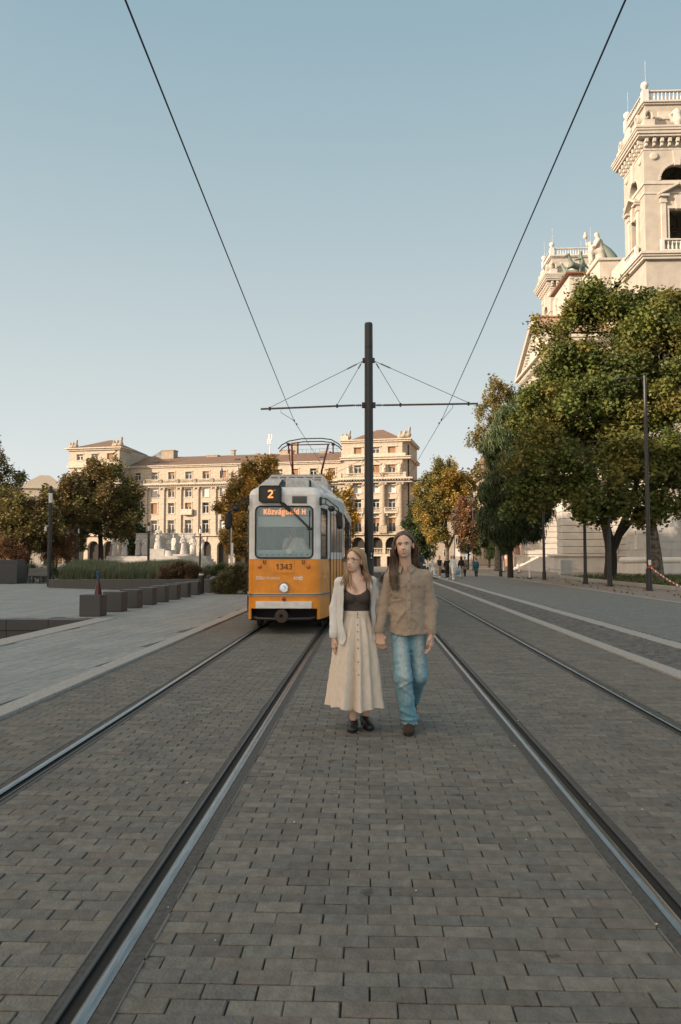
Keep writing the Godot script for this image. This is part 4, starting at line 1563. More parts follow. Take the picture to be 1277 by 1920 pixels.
	pd.bx(-1.4, 29.0, 6.2, 3.5, 33.6, 12.2, 0.05)
	pd.bx(-1.6, 33.6, 6.0, 3.6, 33.9, 12.4, 0.05)
	pd.bx(-1.1, 33.9, 7.4, 0.6, 34.9, 9.6, 0.1)
	pd.bx(-0.2, 29.0, 12.5, 1.2, 32.3, 16.6, 0.05)
	part("pedestal", pd, M.cream_pale, o)
	part("wall", body, M.cream, o)
	part("cornice", p2, M.cream_pale, o)
	# gable front on columns
	var por := nb()
	var pz := 10.4
	var tri := PackedVector2Array([Vector2(-pz, 25.7), Vector2(pz, 25.7), Vector2(0, 30.2)])
	var tb := nb()
	var face := Basis(V(0, 0, 1), V(0, 1, 0), V(-1, 0, 0))
	tb.x = Transform3D(face, V(0, 0, 0))
	tb.prism(tri, -0.6, 5.3)
	tb.bx(-pz, 22.6, -0.6, pz, 25.2, 5.4)
	part("gable_field", tb, M.cream, o)
	var rk := nb()
	rk.x = Transform3D(face, V(0, 0, 0))
	for s in [-1.0, 1.0]:
		var a = atan2(4.5, pz) * -s
		var ln := sqrt(pz * pz + 4.5 * 4.5) + 0.8
		rk.box(V(s * pz * 0.5 + s * 0.1, 28.35, 5.75), V(ln, 0.55, 1.1), 0.05, Basis(Vector3.BACK, a))
		rk.box(V(s * pz * 0.5 + s * 0.1, 27.75, 5.5), V(ln - 0.8, 0.35, 0.7), 0.03, Basis(Vector3.BACK, a))
		for k in 18:
			rk.box(V(s * (0.6 + k * 0.55), 30.2 - 0.95 - (0.6 + k * 0.55) * 4.5 / pz, 5.5), V(0.26, 0.24, 0.9), 0.0, Basis(Vector3.BACK, a))
	rk.bx(-pz - 0.9, 25.2, -0.6, pz + 0.9, 25.5, 5.9)
	rk.bx(-pz - 1.1, 25.5, -0.6, pz + 1.1, 25.85, 6.3, 0.04)
	for k in 38:
		rk.box(V(-pz + 0.25 + k * 0.55, 25.05, 5.6), V(0.26, 0.26, 0.6))
	part("gable_cornice", rk, M.cream_pale, o)
	var rf := nb()
	rf.x = Transform3D(face, V(0, 0, 0))
	for s in [-1.0, 1.0]:
		var a = atan2(4.5, pz) * -s
		rf.box(V(s * pz * 0.5, 28.75, 2.6), V(sqrt(pz * pz + 4.5 * 4.5) + 1.0, 0.14, 7.4), 0.0, Basis(Vector3.BACK, a))
	rf.box(V(0, 31.0, 2.6), V(0.5, 0.25, 7.5), 0.05)
	part("gable_roof", rf, mat(0.5, 0.33, 0.24, 0.7, {"tex": tex(25, 0.05, 0.7, 1.0), "sc": 0.6}), o)
	# carved figures in the gable
	for k in 9:
		var u := (k - 4) * 1.7
		var hh := 3.4 - absf(k - 4) * 0.68
		var fp := part("carved_figure", statue_mesh(maxf(hh, 0.9), 600 + k), M.cream_pale, o)
		fp.transform = Transform3D(face, V(-5.6, 25.9, u))
	var ac := part("roof_ornament", statue_mesh(1.1, 650), M.bronze, o)
	ac.transform = Transform3D(face, V(-6.0, 30.95, -0.4))
	for k in 6:
		var u := -8.6 + k * 3.44
		var cb := nb()
		cb.lathe(V(-4.4, 8.0, u), [Vector2(1.0, 0), Vector2(1.0, 0.4), Vector2(0.82, 0.7), Vector2(0.8, 5.0), Vector2(0.68, 13.0), Vector2(0.75, 13.1), Vector2(0.95, 14.3), Vector2(1.0, 14.6), Vector2(0, 14.6)], 20)
		part("column", cb, M.cream_pale, o)
	# rusticated base: plinth, torus, coursed blocks, each block its own
	var r := rng(77)
	part("plinth", nb().bx(-0.9, 0, 16.2, 12, 1.05, 23.6, 0.03).bx(-0.9, 0, -23.5, 12, 1.05, -16.0, 0.03).bx(-0.5, 0, -16, 2, 1.05, 16.5, 0.03), M.base, o)
	var tor := nb().tube([V(-0.75, 1.3, 16.0), V(-0.75, 1.3, 23.35), V(12, 1.3, 23.35)], 0.34, 12)
	part("torus_moulding", tor, M.base, o)
	var bm := {}
	for face_i in 2:
		for cy in 9:
			var y0 := 1.6 + cy * 0.72
			var y1 := y0 + 0.71
			var u := -r.randf() * 0.6
			var lim := 7.4 if face_i == 0 else 6.6
			while u < lim:
				var l := r.randf_range(0.9, 1.5)
				var a := maxf(u, 0.0)
				var e := minf(u + l, lim)
				u += l
				if e - a < 0.15:
					continue
				var rough := cy > 6
				var q := nb()
				if face_i == 0:
					q.bx(-0.35 + a, y0, 22.5, -0.35 + e - 0.015, y1, 22.95 + r.randf_range(0, 0.012) + (0.12 if rough else 0.0), 0.05 if rough else 0.014)
				else:
					q.bx(-0.45 - r.randf_range(0, 0.012) - (0.12 if rough else 0.0), y0, 16.3 + a, 0.0, y1, 16.3 + e - 0.015, 0.05 if rough else 0.014)
				part("stone_block", q, M.base_grey if cy < 7 else M.cream, o)
	part("ledge", nb().bx(-0.75, 8.1, 16.2, 9, 8.4, 23.3, 0.03).bx(-0.6, 14.5, 16.3, 9, 14.9, 23.2, 0.03).bx(-0.6, 22.5, 16.3, 9, 22.9, 23.2, 0.03), M.cream_pale, o)
	# narrow base windows and lit wall between tower and gable
	for e in [[-0.47, 2.4, 19.4, 0.55, 1.9], [0.55, 2.4, 14.0, 0.7, 1.9]]:
		window(o, Transform3D(face, V(e[0] - 0.02, e[1], e[2])), e[3], e[4], 0)
	for cy in 12:
		var y0 := 1.1 + cy * 0.62
		part("stone_course", nb().bx(0.3 - (cy % 2) * 0.02, y0, 10.6, 0.62, y0 + 0.6, 16.4, 0.03), M.cream if cy > 3 else M.base_grey, o)
		part("stone_course", nb().bx(0.3 - (cy % 2) * 0.02, y0, -16.4, 0.62, y0 + 0.6, -10.6, 0.03), M.cream, o)
	# white stair base of the gable front
	var sb := nb()
	sb.bx(-6.6, 0, -11.5, 0.4, 1.7, -9.6, 0.03).bx(-6.6, 0, 9.6, 0.4, 1.7, 11.5, 0.03)
	sb.bx(-6.8, 1.7, -11.7, 0.4, 1.95, -9.4, 0.03).bx(-6.8, 1.7, 9.4, 0.4, 1.95, 11.7, 0.03)
	part("stair_cheek", sb, M.base, o)
	for k in 10:
		part("step", nb().bx(-7.4 + k * 0.36, k * 0.17, -9.6, 0.4, (k + 1) * 0.17 + 0.004, 9.6, 0.012), M.base, o)
	for s in [-1.0, 1.0]:
		for k in 2:
			var q := nb()
			q.bx(-5.6, 1.95, s * (10.5) - 1.0, 0.4, 8.0, s * 10.5 + 1.0, 0.04)
			for j in 8:
				q.bx(-5.72, 2.1 + j * 0.74, s * 10.5 - 1.12, 0.3, 2.74 + j * 0.74, s * 10.5 + 1.12, 0.06)
		for j in 8:
			part("pier_block", nb().bx(-5.72, 2.0 + j * 0.75, s * 10.5 - 1.12, 0.3, 2.72 + j * 0.75, s * 10.5 + 1.12, 0.06), M.base, o)
	part("entrance_wall", nb().bx(-0.8, 1.7, -9.4, 0.4, 8.0, 9.4), M.cream, o)
	for k in 3:
		window(o, Transform3D(face, V(-0.85, 1.8, (k - 1) * 5.2)), 2.2, 4.6, 2, "doorway")
	# bronze chariot on the attic and the seated figure with a torch
	var ch := nb()
	var bl := []
	for k in 2:
		var zz := (k - 0.5) * 1.9
		var lean := (k - 0.5) * 0.9
		bl += [[V(0.3, 1.45, zz), V(-0.8, 1.6, zz + lean), 0.36, 0.38], [V(-0.8, 1.7, zz + lean), V(-1.25, 2.75, zz + lean * 1.5), 0.27, 0.16], [V(-1.25, 2.75, zz + lean * 1.5), V(-1.75, 2.5, zz + lean * 1.8), 0.17, 0.09]]
		for s in [-0.18, 0.18]:
			bl += [[V(-0.8, 1.4, zz + lean + s), V(-1.4, 1.1, zz + lean + s), 0.14, 0.1], [V(-1.4, 1.1, zz + lean + s), V(-1.3, 0.4, zz + lean + s), 0.1, 0.06], [V(0.35, 1.4, zz + s), V(0.2, 0.7, zz + s), 0.18, 0.1], [V(0.2, 0.7, zz + s), V(0.45, 0.05, zz + s), 0.1, 0.08]]
		bl += [[V(0.7, 1.6, zz), V(1.1, 0.8, zz + 0.1), 0.12, 0.06]]
	bl += [[V(1.0, 0.4, -0.5), V(1.0, 0.4, 0.6), 0.35, 0.35], [V(0.9, 0.6, 0.05), V(0.8, 2.5, 0.05), 0.34, 0.24], [V(0.8, 2.5, 0.05), V(0.7, 3.1, 0.05), 0.3, 0.16], [V(0.68, 3.4, 0.05), V(0.66, 3.6, 0.06), 0.2, 0.21], [V(0.7, 2.8, 0.2), V(-0.2, 2.5, 0.5), 0.13, 0.09], [V(0.75, 2.8, -0.15), V(0.5, 3.6, -0.8), 0.13, 0.08], [V(0.9, 2.4, 0.0), V(1.5, 1.6, 0.2), 0.2, 0.1]]
	ch.bones(bl, 0.085, 0.05)
	tag(part("bronze_chariot", ch, M.bronze), "green bronze chariot group with horses on the palace roof between the towers", "statue").position = O + V(-0.9, 35.4, 0.6)
	var sf := nb()
	sf.bones([[V(0, 0, 0), V(0, 1.1, 0), 0.75, 0.6], [V(0, 1.1, 0), V(-0.15, 2.2, 0), 0.5, 0.52], [V(-0.15, 2.2, 0), V(-0.2, 2.75, 0), 0.3, 0.2], [V(-0.25, 2.95, 0), V(-0.3, 3.15, 0), 0.26, 0.28], [V(-0.1, 1.0, 0.3), V(-1.1, 1.0, 0.35), 0.36, 0.27], [V(-1.1, 1.0, 0.35), V(-1.0, 0.1, 0.4), 0.25, 0.2], [V(-0.1, 1.0, -0.3), V(-1.0, 1.05, -0.35), 0.36, 0.27], [V(-1.0, 1.05, -0.35), V(-0.9, 0.1, -0.35), 0.25, 0.2], [V(-0.2, 2.35, -0.45), V(-0.75, 1.95, -0.6), 0.2, 0.16], [V(-0.75, 1.95, -0.6), V(-1.25, 2.3, -0.6), 0.15, 0.1], [V(-0.2, 2.35, 0.45), V(-0.6, 1.7, 0.6), 0.2, 0.16], [V(-0.6, 1.7, 0.6), V(-1.0, 1.6, 0.5), 0.15, 0.1], [V(-1.0, 1.2, 0.5), V(-1.1, 2.0, 0.1), 0.2, 0.2, V(1, 1, 1)], [V(-1.25, 2.0, -0.6), V(-1.4, 3.1, -0.6), 0.07, 0.07], [V(-1.4, 3.15, -0.6), V(-1.4, 3.6, -0.6), 0.26, 0.14]], 0.08, 0.05)
	var so := thing("seated_statue", "pale seated stone figure raising a torch on the palace roof, left of the near tower", "statue", O + V(-0.2, 34.9, 8.4))
	part("figure", sf, M.cream_pale, so)
	part("cloak", nb().tube([V(0.1, 2.0, 0), V(0.75, 1.2, 0), V(1.3, 0.4, 0), V(1.5, 0.0, 0)], [0.3, 0.55, 0.65, 0.6], 10), M.bronze, so)


func street_houses() -> void:
	var r := rng(41)
	var specs := [[25.5, -131.0, 20.0, 19.0, "tan", "brown street house with pink ground floor and tall mansard roof beyond the palace"], [25.0, -151.5, 22.0, 17.5, "stone_dark", "darker street house past the one with the pink ground floor"], [25.0, -174.0, 26.0, 20.0, "tan", "farthest street house of the row on the right"]]
	for e in specs:
		var o := thing("street_house", e[5], "building", V(e[0], 0, e[1]), 0.0, "houses along the side street")
		var w: float = e[2]
		var h: float = e[3]
		var face := Basis(V(0, 0, 1), V(0, 1, 0), V(-1, 0, 0))
		var wl := nb()
		wl.bx(0.3, 0, -w, 14, h, 0)
		part("wall", wl, M[e[4]], o)
		if e[1] == -131.0:
			part("ground_floor", nb().bx(-0.1, 0, -w, 0.3, 4.6, 0.05, 0.02), M.pink, o)
			part("bay", nb().bx(-1.1, 4.6, -w * 0.55, 0.3, 8.0, -w * 0.2, 0.05), M.pink, o)
		var tr := nb()
		for yy in [4.6, 8.4, h - 0.5]:
			tr.bx(-0.25 if yy < h - 1 else -0.9, yy, -w, 0.4, yy + 0.3, 0.2)
		part("cornice", tr, M.stone_pale, o)
		var rf := nb()
		var poly := PackedVector2Array([Vector2(-0.5, h - 0.2), Vector2(1.6, h + 5.2), Vector2(8.0, h + 6.5), Vector2(14.2, h - 0.2)])
		rf.prism(poly, -w, 0)
		part("mansard_roof", rf, M.roof, o)
		var n := int(w / 3.2)
		for k in n:
			for q in [[1.4, 2.2], [5.4, 2.1], [9.2, 2.1], [12.6, 2.0], [15.4, 1.7]]:
				if q[0] + q[1] < h - 0.6:
					window(o, Transform3D(face, V(0.28 if q[0] > 4.6 or e[1] != -131.0 else -0.12, q[0], -w + (k + 0.5) * w / n)), 1.3, q[1], r.randi() % 4)
		var bal := nb()
		for k in range(1, n, 2):
			bal.bx(-0.9, 9.0, -w + (k + 0.1) * w / n, 0.3, 9.2, -w + (k + 0.9) * w / n)
			bal.bx(-0.9, 9.2, -w + (k + 0.1) * w / n, -0.8, 10.1, -w + (k + 0.9) * w / n)
		part("balcony", bal, M.stone_dark, o)
	# roofs far off behind the left trees
	var q := thing("distant_house", "pale distant building with a low hipped roof behind the left trees", "building", V(-94, -2.6, -205), 0.25)
	var ww := nb().bx(-14, 0, -10, 14, 22.5, 0)
	part("wall", ww, M.stone, q)
	var tr := nb().bx(-14.5, 22.5, -10.5, 14.5, 23.0, 0.5)
	part("cornice", tr, M.stone_pale, q)
	var hp := nb()
	hip(hp, 2, 13.5, -10, 0.0, 23.0, 26.5)
	part("roof", hp, M.stone_dark, q)
	for k in 8:
		for j in 5:
			window(q, Transform3D(Basis(), V(-12.2 + k * 3.5, 2.0 + j * 4.1, 0.02)), 1.4, 2.2, r.randi() % 4)
	var q2 := thing("distant_house", "dim building closing the far end of the side street", "building", V(12, 0, -235))
	part("wall", nb().bx(-16, 0, -10, 16, 17, 0), M.stone_dark, q2)
	var hp2 := nb()
	hip(hp2, -16.4, 16.4, -10.4, 0.4, 17, 21)
	part("roof", hp2, M.roof, q2)
	for k in 9:
		for j in 4:
			window(q2, Transform3D(Basis(), V(-14 + k * 3.5, 2.0 + j * 3.9, 0.02)), 1.4, 2.2, r.randi() % 4)


# the long parliament front that keeps the low sun off the tracks
func parliament() -> void:
	var o := thing("parliament_building", "long gothic stone building left of the square, shading the tracks", "building", V(-76, 0, -38))
	var wl := nb().bx(-26, 0, 0, 0, 29, 116)
	part("wall", wl, M.stone_pale, o)
	part("roof", rot_z_roof(29.0, 40.5, 0.0, 116.0), M.roof, o)
	var bt := nb()
	var face := Basis(V(0, 0, -1), V(0, 1, 0), V(1, 0, 0))
	for k in 24:
		bt.bx(0, 0, k * 5.0 - 0.6 + 0.4, 1.0, 26, k * 5.0 + 0.6)
		bt.lathe(V(0.5, 29, k * 5.0), [Vector2(0.5, 0), Vector2(0.4, 1.6), Vector2(0.0, 5.0)], 6)
		for q in [[3.0, 4.0], [10.0, 5.0], [18.5, 4.0]]:
			if k < 23:
				window(o, Transform3D(face, V(0.02, q[0], k * 5.0 + 2.6)), 1.8, q[1], 0)
	part("buttress", bt, M.stone_pale, o)


func rot_z_roof(y0: float, y1: float, z0: float, z1: float) -> ArrayMesh:
	var b := nb()
	b.prism(PackedVector2Array([Vector2(-26.5, y0), Vector2(0.5, y0), Vector2(-9, y1), Vector2(-17, y1)]), z0, z1)
	return b.mesh()


# half width of the tram body, s metres behind its front
const TRAM := [[-0.012, 0.0], [-0.011, 0.25], [-0.007, 0.45], [0.0, 0.585], [0.012, 0.64], [0.035, 0.69], [0.075, 0.725], [0.14, 0.75], [0.9, 0.865], [1.7, 1.0], [2.35, 1.105], [2.7, 1.15], [10.3, 1.15]]


func tram_x(s: float) -> float:
	for k in TRAM.size() - 1:
		if s <= TRAM[k + 1][0]:
			return lerpf(TRAM[k][1], TRAM[k + 1][1], clampf((s - TRAM[k][0]) / (TRAM[k + 1][0] - TRAM[k][0]), 0, 1))
	return 1.15


# outline points of one side from sa back to sb
func tram_run(side: float, sa: float, sb: float, out := 0.0) -> PackedVector2Array:
	var ss := [sa]
	for e in TRAM:
		if e[0] > sa + 0.001 and e[0] < sb - 0.001:
			ss.append(e[0])
	ss.append(sb)
	var p := PackedVector2Array()
	for s in ss:
		var x := tram_x(s)
		var dx := tram_x(s + 0.01) - tram_x(s - 0.01)
		var n := Vector2(0.02, -dx).normalized()
		if s < 0.0:
			n = Vector2(0.1, 1).normalized()
		p.push_back(Vector2(side * (x + out * n.x), -s + out * absf(n.y) * (1.0 if s < 0.2 else 0.0)))
	return p


# a skin over part of one side, between two heights, with an inner face so that it has thickness
func tram_skin(b: MB, side: float, sa: float, sb: float, y0: float, y1: float, out := 0.0, thick := 0.03) -> void:
	var o := tram_run(side, sa, sb, out)
	var i := tram_run(side, sa, sb, out - thick)
	for q in [[o, side > 0], [i, side < 0]]:
		var rows := []
		for y in [y0, y1]:
			var row := PackedVector3Array()
			for p in q[0]:
				row.push_back(V(p.x, y, p.y))
			rows.append(row)
		b.grid(rows, false, q[1])
	for y in [y0, y1]:
		for k in o.size() - 1:
			b.qo(V(o[k].x, y, o[k].y), V(o[k + 1].x, y, o[k + 1].y), V(i[k + 1].x, y, i[k + 1].y), V(i[k].x, y, i[k].y), V(0, 1 if y == y1 else -1, 0))
	for k in [0, o.size() - 1]:
		b.qo(V(o[k].x, y0, o[k].y), V(o[k].x, y1, o[k].y), V(i[k].x, y1, i[k].y), V(i[k].x, y0, i[k].y), V(0, 0, 1 if k == 0 else -1))


func round_rect(w: float, h: float, r: float, seg := 6) -> PackedVector2Array:
	var p := PackedVector2Array()
	for c in [[1, 1, 0.0], [-1, 1, PI / 2], [-1, -1, PI], [1, -1, PI * 1.5]]:
		for k in seg + 1:
			var a: float = c[2] + PI / 2 * k / seg
			p.push_back(Vector2(c[0] * (w / 2 - r) + cos(a) * r, c[1] * (h / 2 - r) + sin(a) * r))
	return p


func tram() -> void:
	var o := thing("tram", "yellow and white tram number 1343 on line 2 on the left track", "tram", V(-1.745, 0, -16.35))
	var low := nb()
	var up := nb()
	for s in [-1.0, 1.0]:
		tram_skin(low, s, -0.012, 10.3, 0.52, 1.53)
		tram_skin(low, s, 0.035, 10.3, 0.3, 0.52)
		tram_skin(up, s, -0.012, 10.3, 2.6, 2.86)
		# pillars between the windows
		for e in [[0.0, 0.125], [0.8, 1.05], [2.36, 2.6], [3.9, 4.02], [5.3, 5.42], [6.75, 6.95], [8.25, 8.4], [9.7, 10.3]]:
			tram_skin(up, s, e[0], e[1], 1.53, 2.6)
		# roof shoulder
		var rows := []
		for e in [[2.86, 0.0], [2.93, -0.025], [2.99, -0.08], [3.03, -0.18], [3.05, -0.42]]:
			var row := PackedVector3Array()
			for p in tram_run(s, -0.012, 10.3, 0.0):
				var q: Vector2 = p
				row.push_back(V(q.x * (1.0 + e[1] / 0.9), e[0], q.y + e[1] * (1.0 if q.y > -3.0 else 0.3)))
			rows.append(row)
		up.grid(rows, false, s > 0)
	var rp := nb()
	rp.bx(-0.62, 2.96, -10.3, 0.62, 3.045, -0.5)
	part("roof", rp, M.roof_grey, o)
	part("body", up, M.cream_paint, o)
	part("lower_body", low, M.orange, o)
	# side windows, doors, stripe
	for s in [-1.0, 1.0]:
		for e in [[0.125, 0.8], [2.6, 3.9], [4.02, 5.3], [5.42, 6.75], [8.4, 9.7]]:
			var g := nb()
			tram_skin(g, s, e[0], e[1], 1.56, 2.57, -0.012, 0.008)
			var w := part("side_window", g, M.tram_glass, o)
			var fr := nb()
			for y in [[1.53, 1.575], [2.56, 2.6]]:
				tram_skin(fr, s, e[0], e[1], y[0], y[1], 0.004, 0.03)
			tram_skin(fr, s, e[0], e[1], 2.02 if e[0] < 0.5 else 2.25, 2.04 if e[0] < 0.5 else 2.275, -0.004, 0.02)
			for q in [e[0], e[1] - 0.03]:
				tram_skin(fr, s, q, q + 0.03, 1.575, 2.56, 0.004, 0.03)
			part("window_frame", fr, M.rubber, w)
		var st := nb()
		tram_skin(st, s, 0.95, 10.3, 1.46, 1.55, 0.004, 0.02)
		part("stripe", st, M.maroon, o)
		for d in [[1.08, 1.7], [1.72, 2.34], [6.97, 7.6], [7.62, 8.24]]:
			var db := nb()
			tram_skin(db, s, d[0], d[1], 0.42, 1.53, 0.006, 0.02)
			var door := part("door", db, M.orange, o)
			var du := nb()
			tram_skin(du, s, d[0], d[1], 1.53, 2.62, 0.006, 0.02)
			part("door_top", du, M.cream_paint, door)
			for k in 2:
				var a: float = d[0] + 0.07 + k * 0.29
				var gl := nb()
				tram_skin(gl, s, a, a + 0.2, 1.68, 2.54, 0.012, 0.01)
				part("door_window", gl, M.pane_black, door)
			var ed := nb()
			tram_skin(ed, s, d[0] - 0.03, d[0] + 0.012, 0.36, 2.62, 0.012, 0.03)
			tram_skin(ed, s, d[1] - 0.012, d[1] + 0.03, 0.36, 2.62, 0.012, 0.03)
			tram_skin(ed, s, d[0] + 0.3, d[0] + 0.315, 0.42, 2.6, 0.012, 0.03)
			part("door_edge", ed, M.rubber, door)
	# windscreen
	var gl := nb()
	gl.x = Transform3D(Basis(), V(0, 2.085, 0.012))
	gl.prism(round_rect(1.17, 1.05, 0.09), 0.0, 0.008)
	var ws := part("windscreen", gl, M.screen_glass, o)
	var path := []
	for p in round_rect(1.18, 1.06, 0.095):
		path.append(V(p.x, p.y + 2.085, 0.022))
	path.append(path[0])
	path.append(path[1])
	part("gasket", nb().tube(path, 0.017, 8, false), M.rubber, ws)
	# sheet round the screen so that the corners close
	var rim := nb()
	var rr := round_rect(1.19, 1.07, 0.1, 6)
	for k in rr.size():
		var a := rr[k]
		var b := rr[(k + 1) % rr.size()]
		var a2 := Vector2(signf(a.x) * 0.64, clampf(a.y * 1.06, -0.56, 0.53))
		var b2 := Vector2(signf(b.x) * 0.64, clampf(b.y * 1.06, -0.56, 0.53))
		rim.qo(V(a.x, a.y + 2.085, 0.016), V(b.x, b.y + 2.085, 0.016), V(b2.x, b2.y + 2.085, 0.004), V(a2.x, a2.y + 2.085, 0.004), V(0, 0, 1))
	part("screen_surround", rim, M.cream_paint, o)
	# cab inside
	var cab := nb()
	cab.bx(-0.84, 1.0, -1.45, 0.84, 2.75, -1.38)
	cab.bx(-0.64, 0.9, -1.4, 0.64, 1.0, -0.1)
	part("cab_wall", cab, M.cab, o)
	part("cab_door", nb().bx(-0.34, 1.0, -1.378, 0.3, 2.25, -1.36).bx(-0.66, 1.5, -1.378, -0.42, 2.2, -1.362), M.dark_cab, o)
	part("dashboard", nb().bx(-0.62, 1.5, -0.62, 0.62, 1.72, -0.06, 0.04), mat(0.34, 0.46, 0.49, 0.7), o)
	var slots := nb()
	for k in 9:
		slots.box(V(-0.48 + k * 0.12, 1.62, -0.05), V(0.06, 0.014, 0.012))
	part("air_slot", slots, M.dark, o)
	part("sun_blind", nb().bx(-0.56, 2.2, -0.12, 0.56, 2.42, -0.1), mat(0.45, 0.57, 0.6, 0.8), o)
	part("seat", nb().box(V(0.02, 1.75, -1.02), V(0.5, 0.85, 0.12), 0.05), M.dark, o)
	part("dash_badge", nb().lathe(V(0.1, 1.69, -0.012), [Vector2(0.065, 0), Vector2(0.05, 0.012), Vector2(0.02, 0.014), Vector2(0, 0.014)], 14, false, Basis(Vector3.RIGHT, PI / 2)), M.decal, o)
	var dd := part("destination_display", nb().bx(-0.52, 2.43, -0.09, 0.52, 2.6, -0.05, 0.01), M.cab, o)
	text("led_letters", "Közvágóhíd H", 0.115, 0.006, M.led, dd, V(-0.0, 2.507, -0.04), "Droid Sans", 700, Vector3.ZERO, 0.86)
	# number box
	var bxm := nb()
	bxm.x = Transform3D(Basis(), V(-0.285, 2.865, 0))
	bxm.prism(round_rect(0.46, 0.35, 0.06), -0.25, 0.13)
	var nbx := part("route_box", bxm, M.black, o)
	var rim2 := []
	for p in round_rect(0.445, 0.335, 0.055):
		rim2.append(V(p.x - 0.285, p.y + 2.865, 0.132))
	rim2.append(rim2[0])
	rim2.append(rim2[1])
	part("box_rim", nb().tube(rim2, 0.009, 6, false), M.dark, nbx)
	part("display_face", nb().bx(-0.46, 2.74, 0.128, -0.11, 2.97, 0.133), M.dark_led, nbx)
	text("led_number", "2", 0.165, 0.006, M.led, nbx, V(-0.275, 2.86, 0.136), "Droid Sans", 700)
	part("glint_bar", nb().bx(-0.215, 2.938, 0.134, -0.165, 2.946, 0.137), M.decal, nbx)
	part("box_bracket", nb().bx(-0.29, 3.04, -0.02, -0.265, 3.12, 0.02), M.cream_paint, nbx)
	# vent
	var ve := nb()
	for k in 5:
		ve.box(V(0.315, 2.7 + k * 0.027, 0.03), V(0.29, 0.016, 0.02), 0.0, Basis(Vector3.RIGHT, 0.5))
	var vn := part("vent", nb().bx(0.165, 2.68, 0.0, 0.465, 2.83, 0.022), M.dark_grey, o)
	part("vent_slats", ve, M.alu, vn)
	# wiper
	var wi := nb()
	wi.tube([V(-0.06, 2.69, 0.07), V(0.16, 2.5, 0.075), V(0.53, 2.14, 0.06)], 0.011, 6)
	wi.tube([V(-0.02, 2.7, 0.07), V(0.2, 2.5, 0.08), V(0.54, 2.16, 0.065)], 0.011, 6)
	wi.box(V(0.03, 2.6, 0.075), V(0.06, 0.28, 0.03), 0.01, Basis(Vector3.BACK, 0.82))
	wi.box(V(0.53, 2.15, 0.065), V(0.09, 0.05, 0.03), 0.01)
	var wp := part("wiper", wi, M.rubber, o)
	part("wiper_blade", nb().bx(0.515, 1.76, 0.035, 0.535, 2.53, 0.06, 0.006), M.rubber, wp)
	# front: plates and lamps
	var zf := 0.014
	var pl := part("number_plate", nb().bx(-0.21, 1.24, zf - 0.02, 0.21, 1.51, zf + 0.006, 0.006), M.orange, o)
	part("plate_latch", nb().bx(-0.04, 1.23, zf, 0.04, 1.275, zf + 0.02, 0.006), M.orange, pl)
	text("number", "1343", 0.115, 0.004, M.brown_paint, pl, V(0, 1.372, zf + 0.008), "Droid Sans", 700)
	for s in [-1.0, 1.0]:
		part("indicator_lamp", nb().ball(V(s * 0.5, 1.377, 0.0), V(0.046, 0.046, 0.055), 14, 10), M.amber, o)
		part("hook", nb().tube([V(s * 0.4 - 0.022, 1.51, 0.03), V(s * 0.4 - 0.022, 1.45, 0.045), V(s * 0.4, 1.425, 0.05), V(s * 0.4 + 0.022, 1.45, 0.045), V(s * 0.4 + 0.022, 1.51, 0.03)], 0.008, 6), M.brown_paint, o)
	var hl := part("headlight", nb().lathe(V(0.0, 0.953, 0.03), [Vector2(0.11, 0), Vector2(0.11, 0.02), Vector2(0.1, 0.038), Vector2(0.085, 0.03), Vector2(0.08, 0.01)], 24, false, Basis(Vector3.RIGHT, PI / 2)), M.alu, o)
	part("headlight_lens", nb().lathe(V(0.0, 0.953, 0.03), [Vector2(0.086, 0.012), Vector2(0.07, 0.03), Vector2(0.04, 0.042), Vector2(0.0, 0.046)], 20, true, Basis(Vector3.RIGHT, PI / 2)), mat(0.8, 0.8, 0.8, 0.15, {"emit": Color(0.9, 0.92, 0.95), "energy": 0.2}), hl)
	var bul := []
	for k in 9:
		bul.append(V(sin(-0.7 + k * 0.4) * 0.034, 0.953 + cos(-0.7 + k * 0.4) * 0.034, 0.078))
	part("bulb_ring", nb().tube(bul, 0.005, 6), M.dark_grey, hl)
	part("stop_lamp", nb().ball(V(0, 0.715, 0.035), V(0.042, 0.042, 0.05), 14, 10), M.red_lens, o)
	var tr := nb()
	var tr2 := nb()
	for s in [-1.0, 1.0]:
		tram_skin(tr, s, -0.012, 0.95, 0.775, 0.828, 0.022, 0.03)
		tram_skin(tr2, s, -0.012, 0.95, 0.79, 0.812, 0.027, 0.02)
	var trp := part("trim_strip", tr, M.alu, o)
	part("trim_insert", tr2, M.dark_grey, trp)
	part("bumper", nb().bx(-0.575, 0.52, -0.05, 0.575, 0.665, 0.07, 0.012), M.cream_paint, o)
	# coupling bay
	var bay := nb()
	bay.bx(-0.7, 0.25, -0.75, 0.7, 0.54, -0.7)
	bay.bx(-0.7, 0.53, -0.7, 0.7, 0.545, -0.04)
	part("coupling_bay", bay, M.dark, o)
	part("guard_bar", nb().tube([V(-0.62, 0.34, -0.1), V(-0.55, 0.315, 0.0), V(0, 0.305, 0.05), V(0.55, 0.315, 0.0), V(0.62, 0.34, -0.1)], [0.03, 0.034, 0.034, 0.034, 0.03], 10), M.post, o)
	var cp := part("coupler", nb().lathe(V(0, 0.394, 0.4), [Vector2(0.0, 0.02), Vector2(0.036, 0.02), Vector2(0.036, 0.075), Vector2(0.05, 0.085), Vector2(0.12, 0.08), Vector2(0.132, 0.07), Vector2(0.132, 0.03), Vector2(0.11, 0.0), Vector2(0.0, 0.0)], 28, false, Basis(Vector3.RIGHT, PI / 2)), M.rust, o)
	part("coupler_bar", nb().tube([V(0, 0.394, 0.42), V(0, 0.4, -0.7)], 0.05, 10), M.dark, cp)
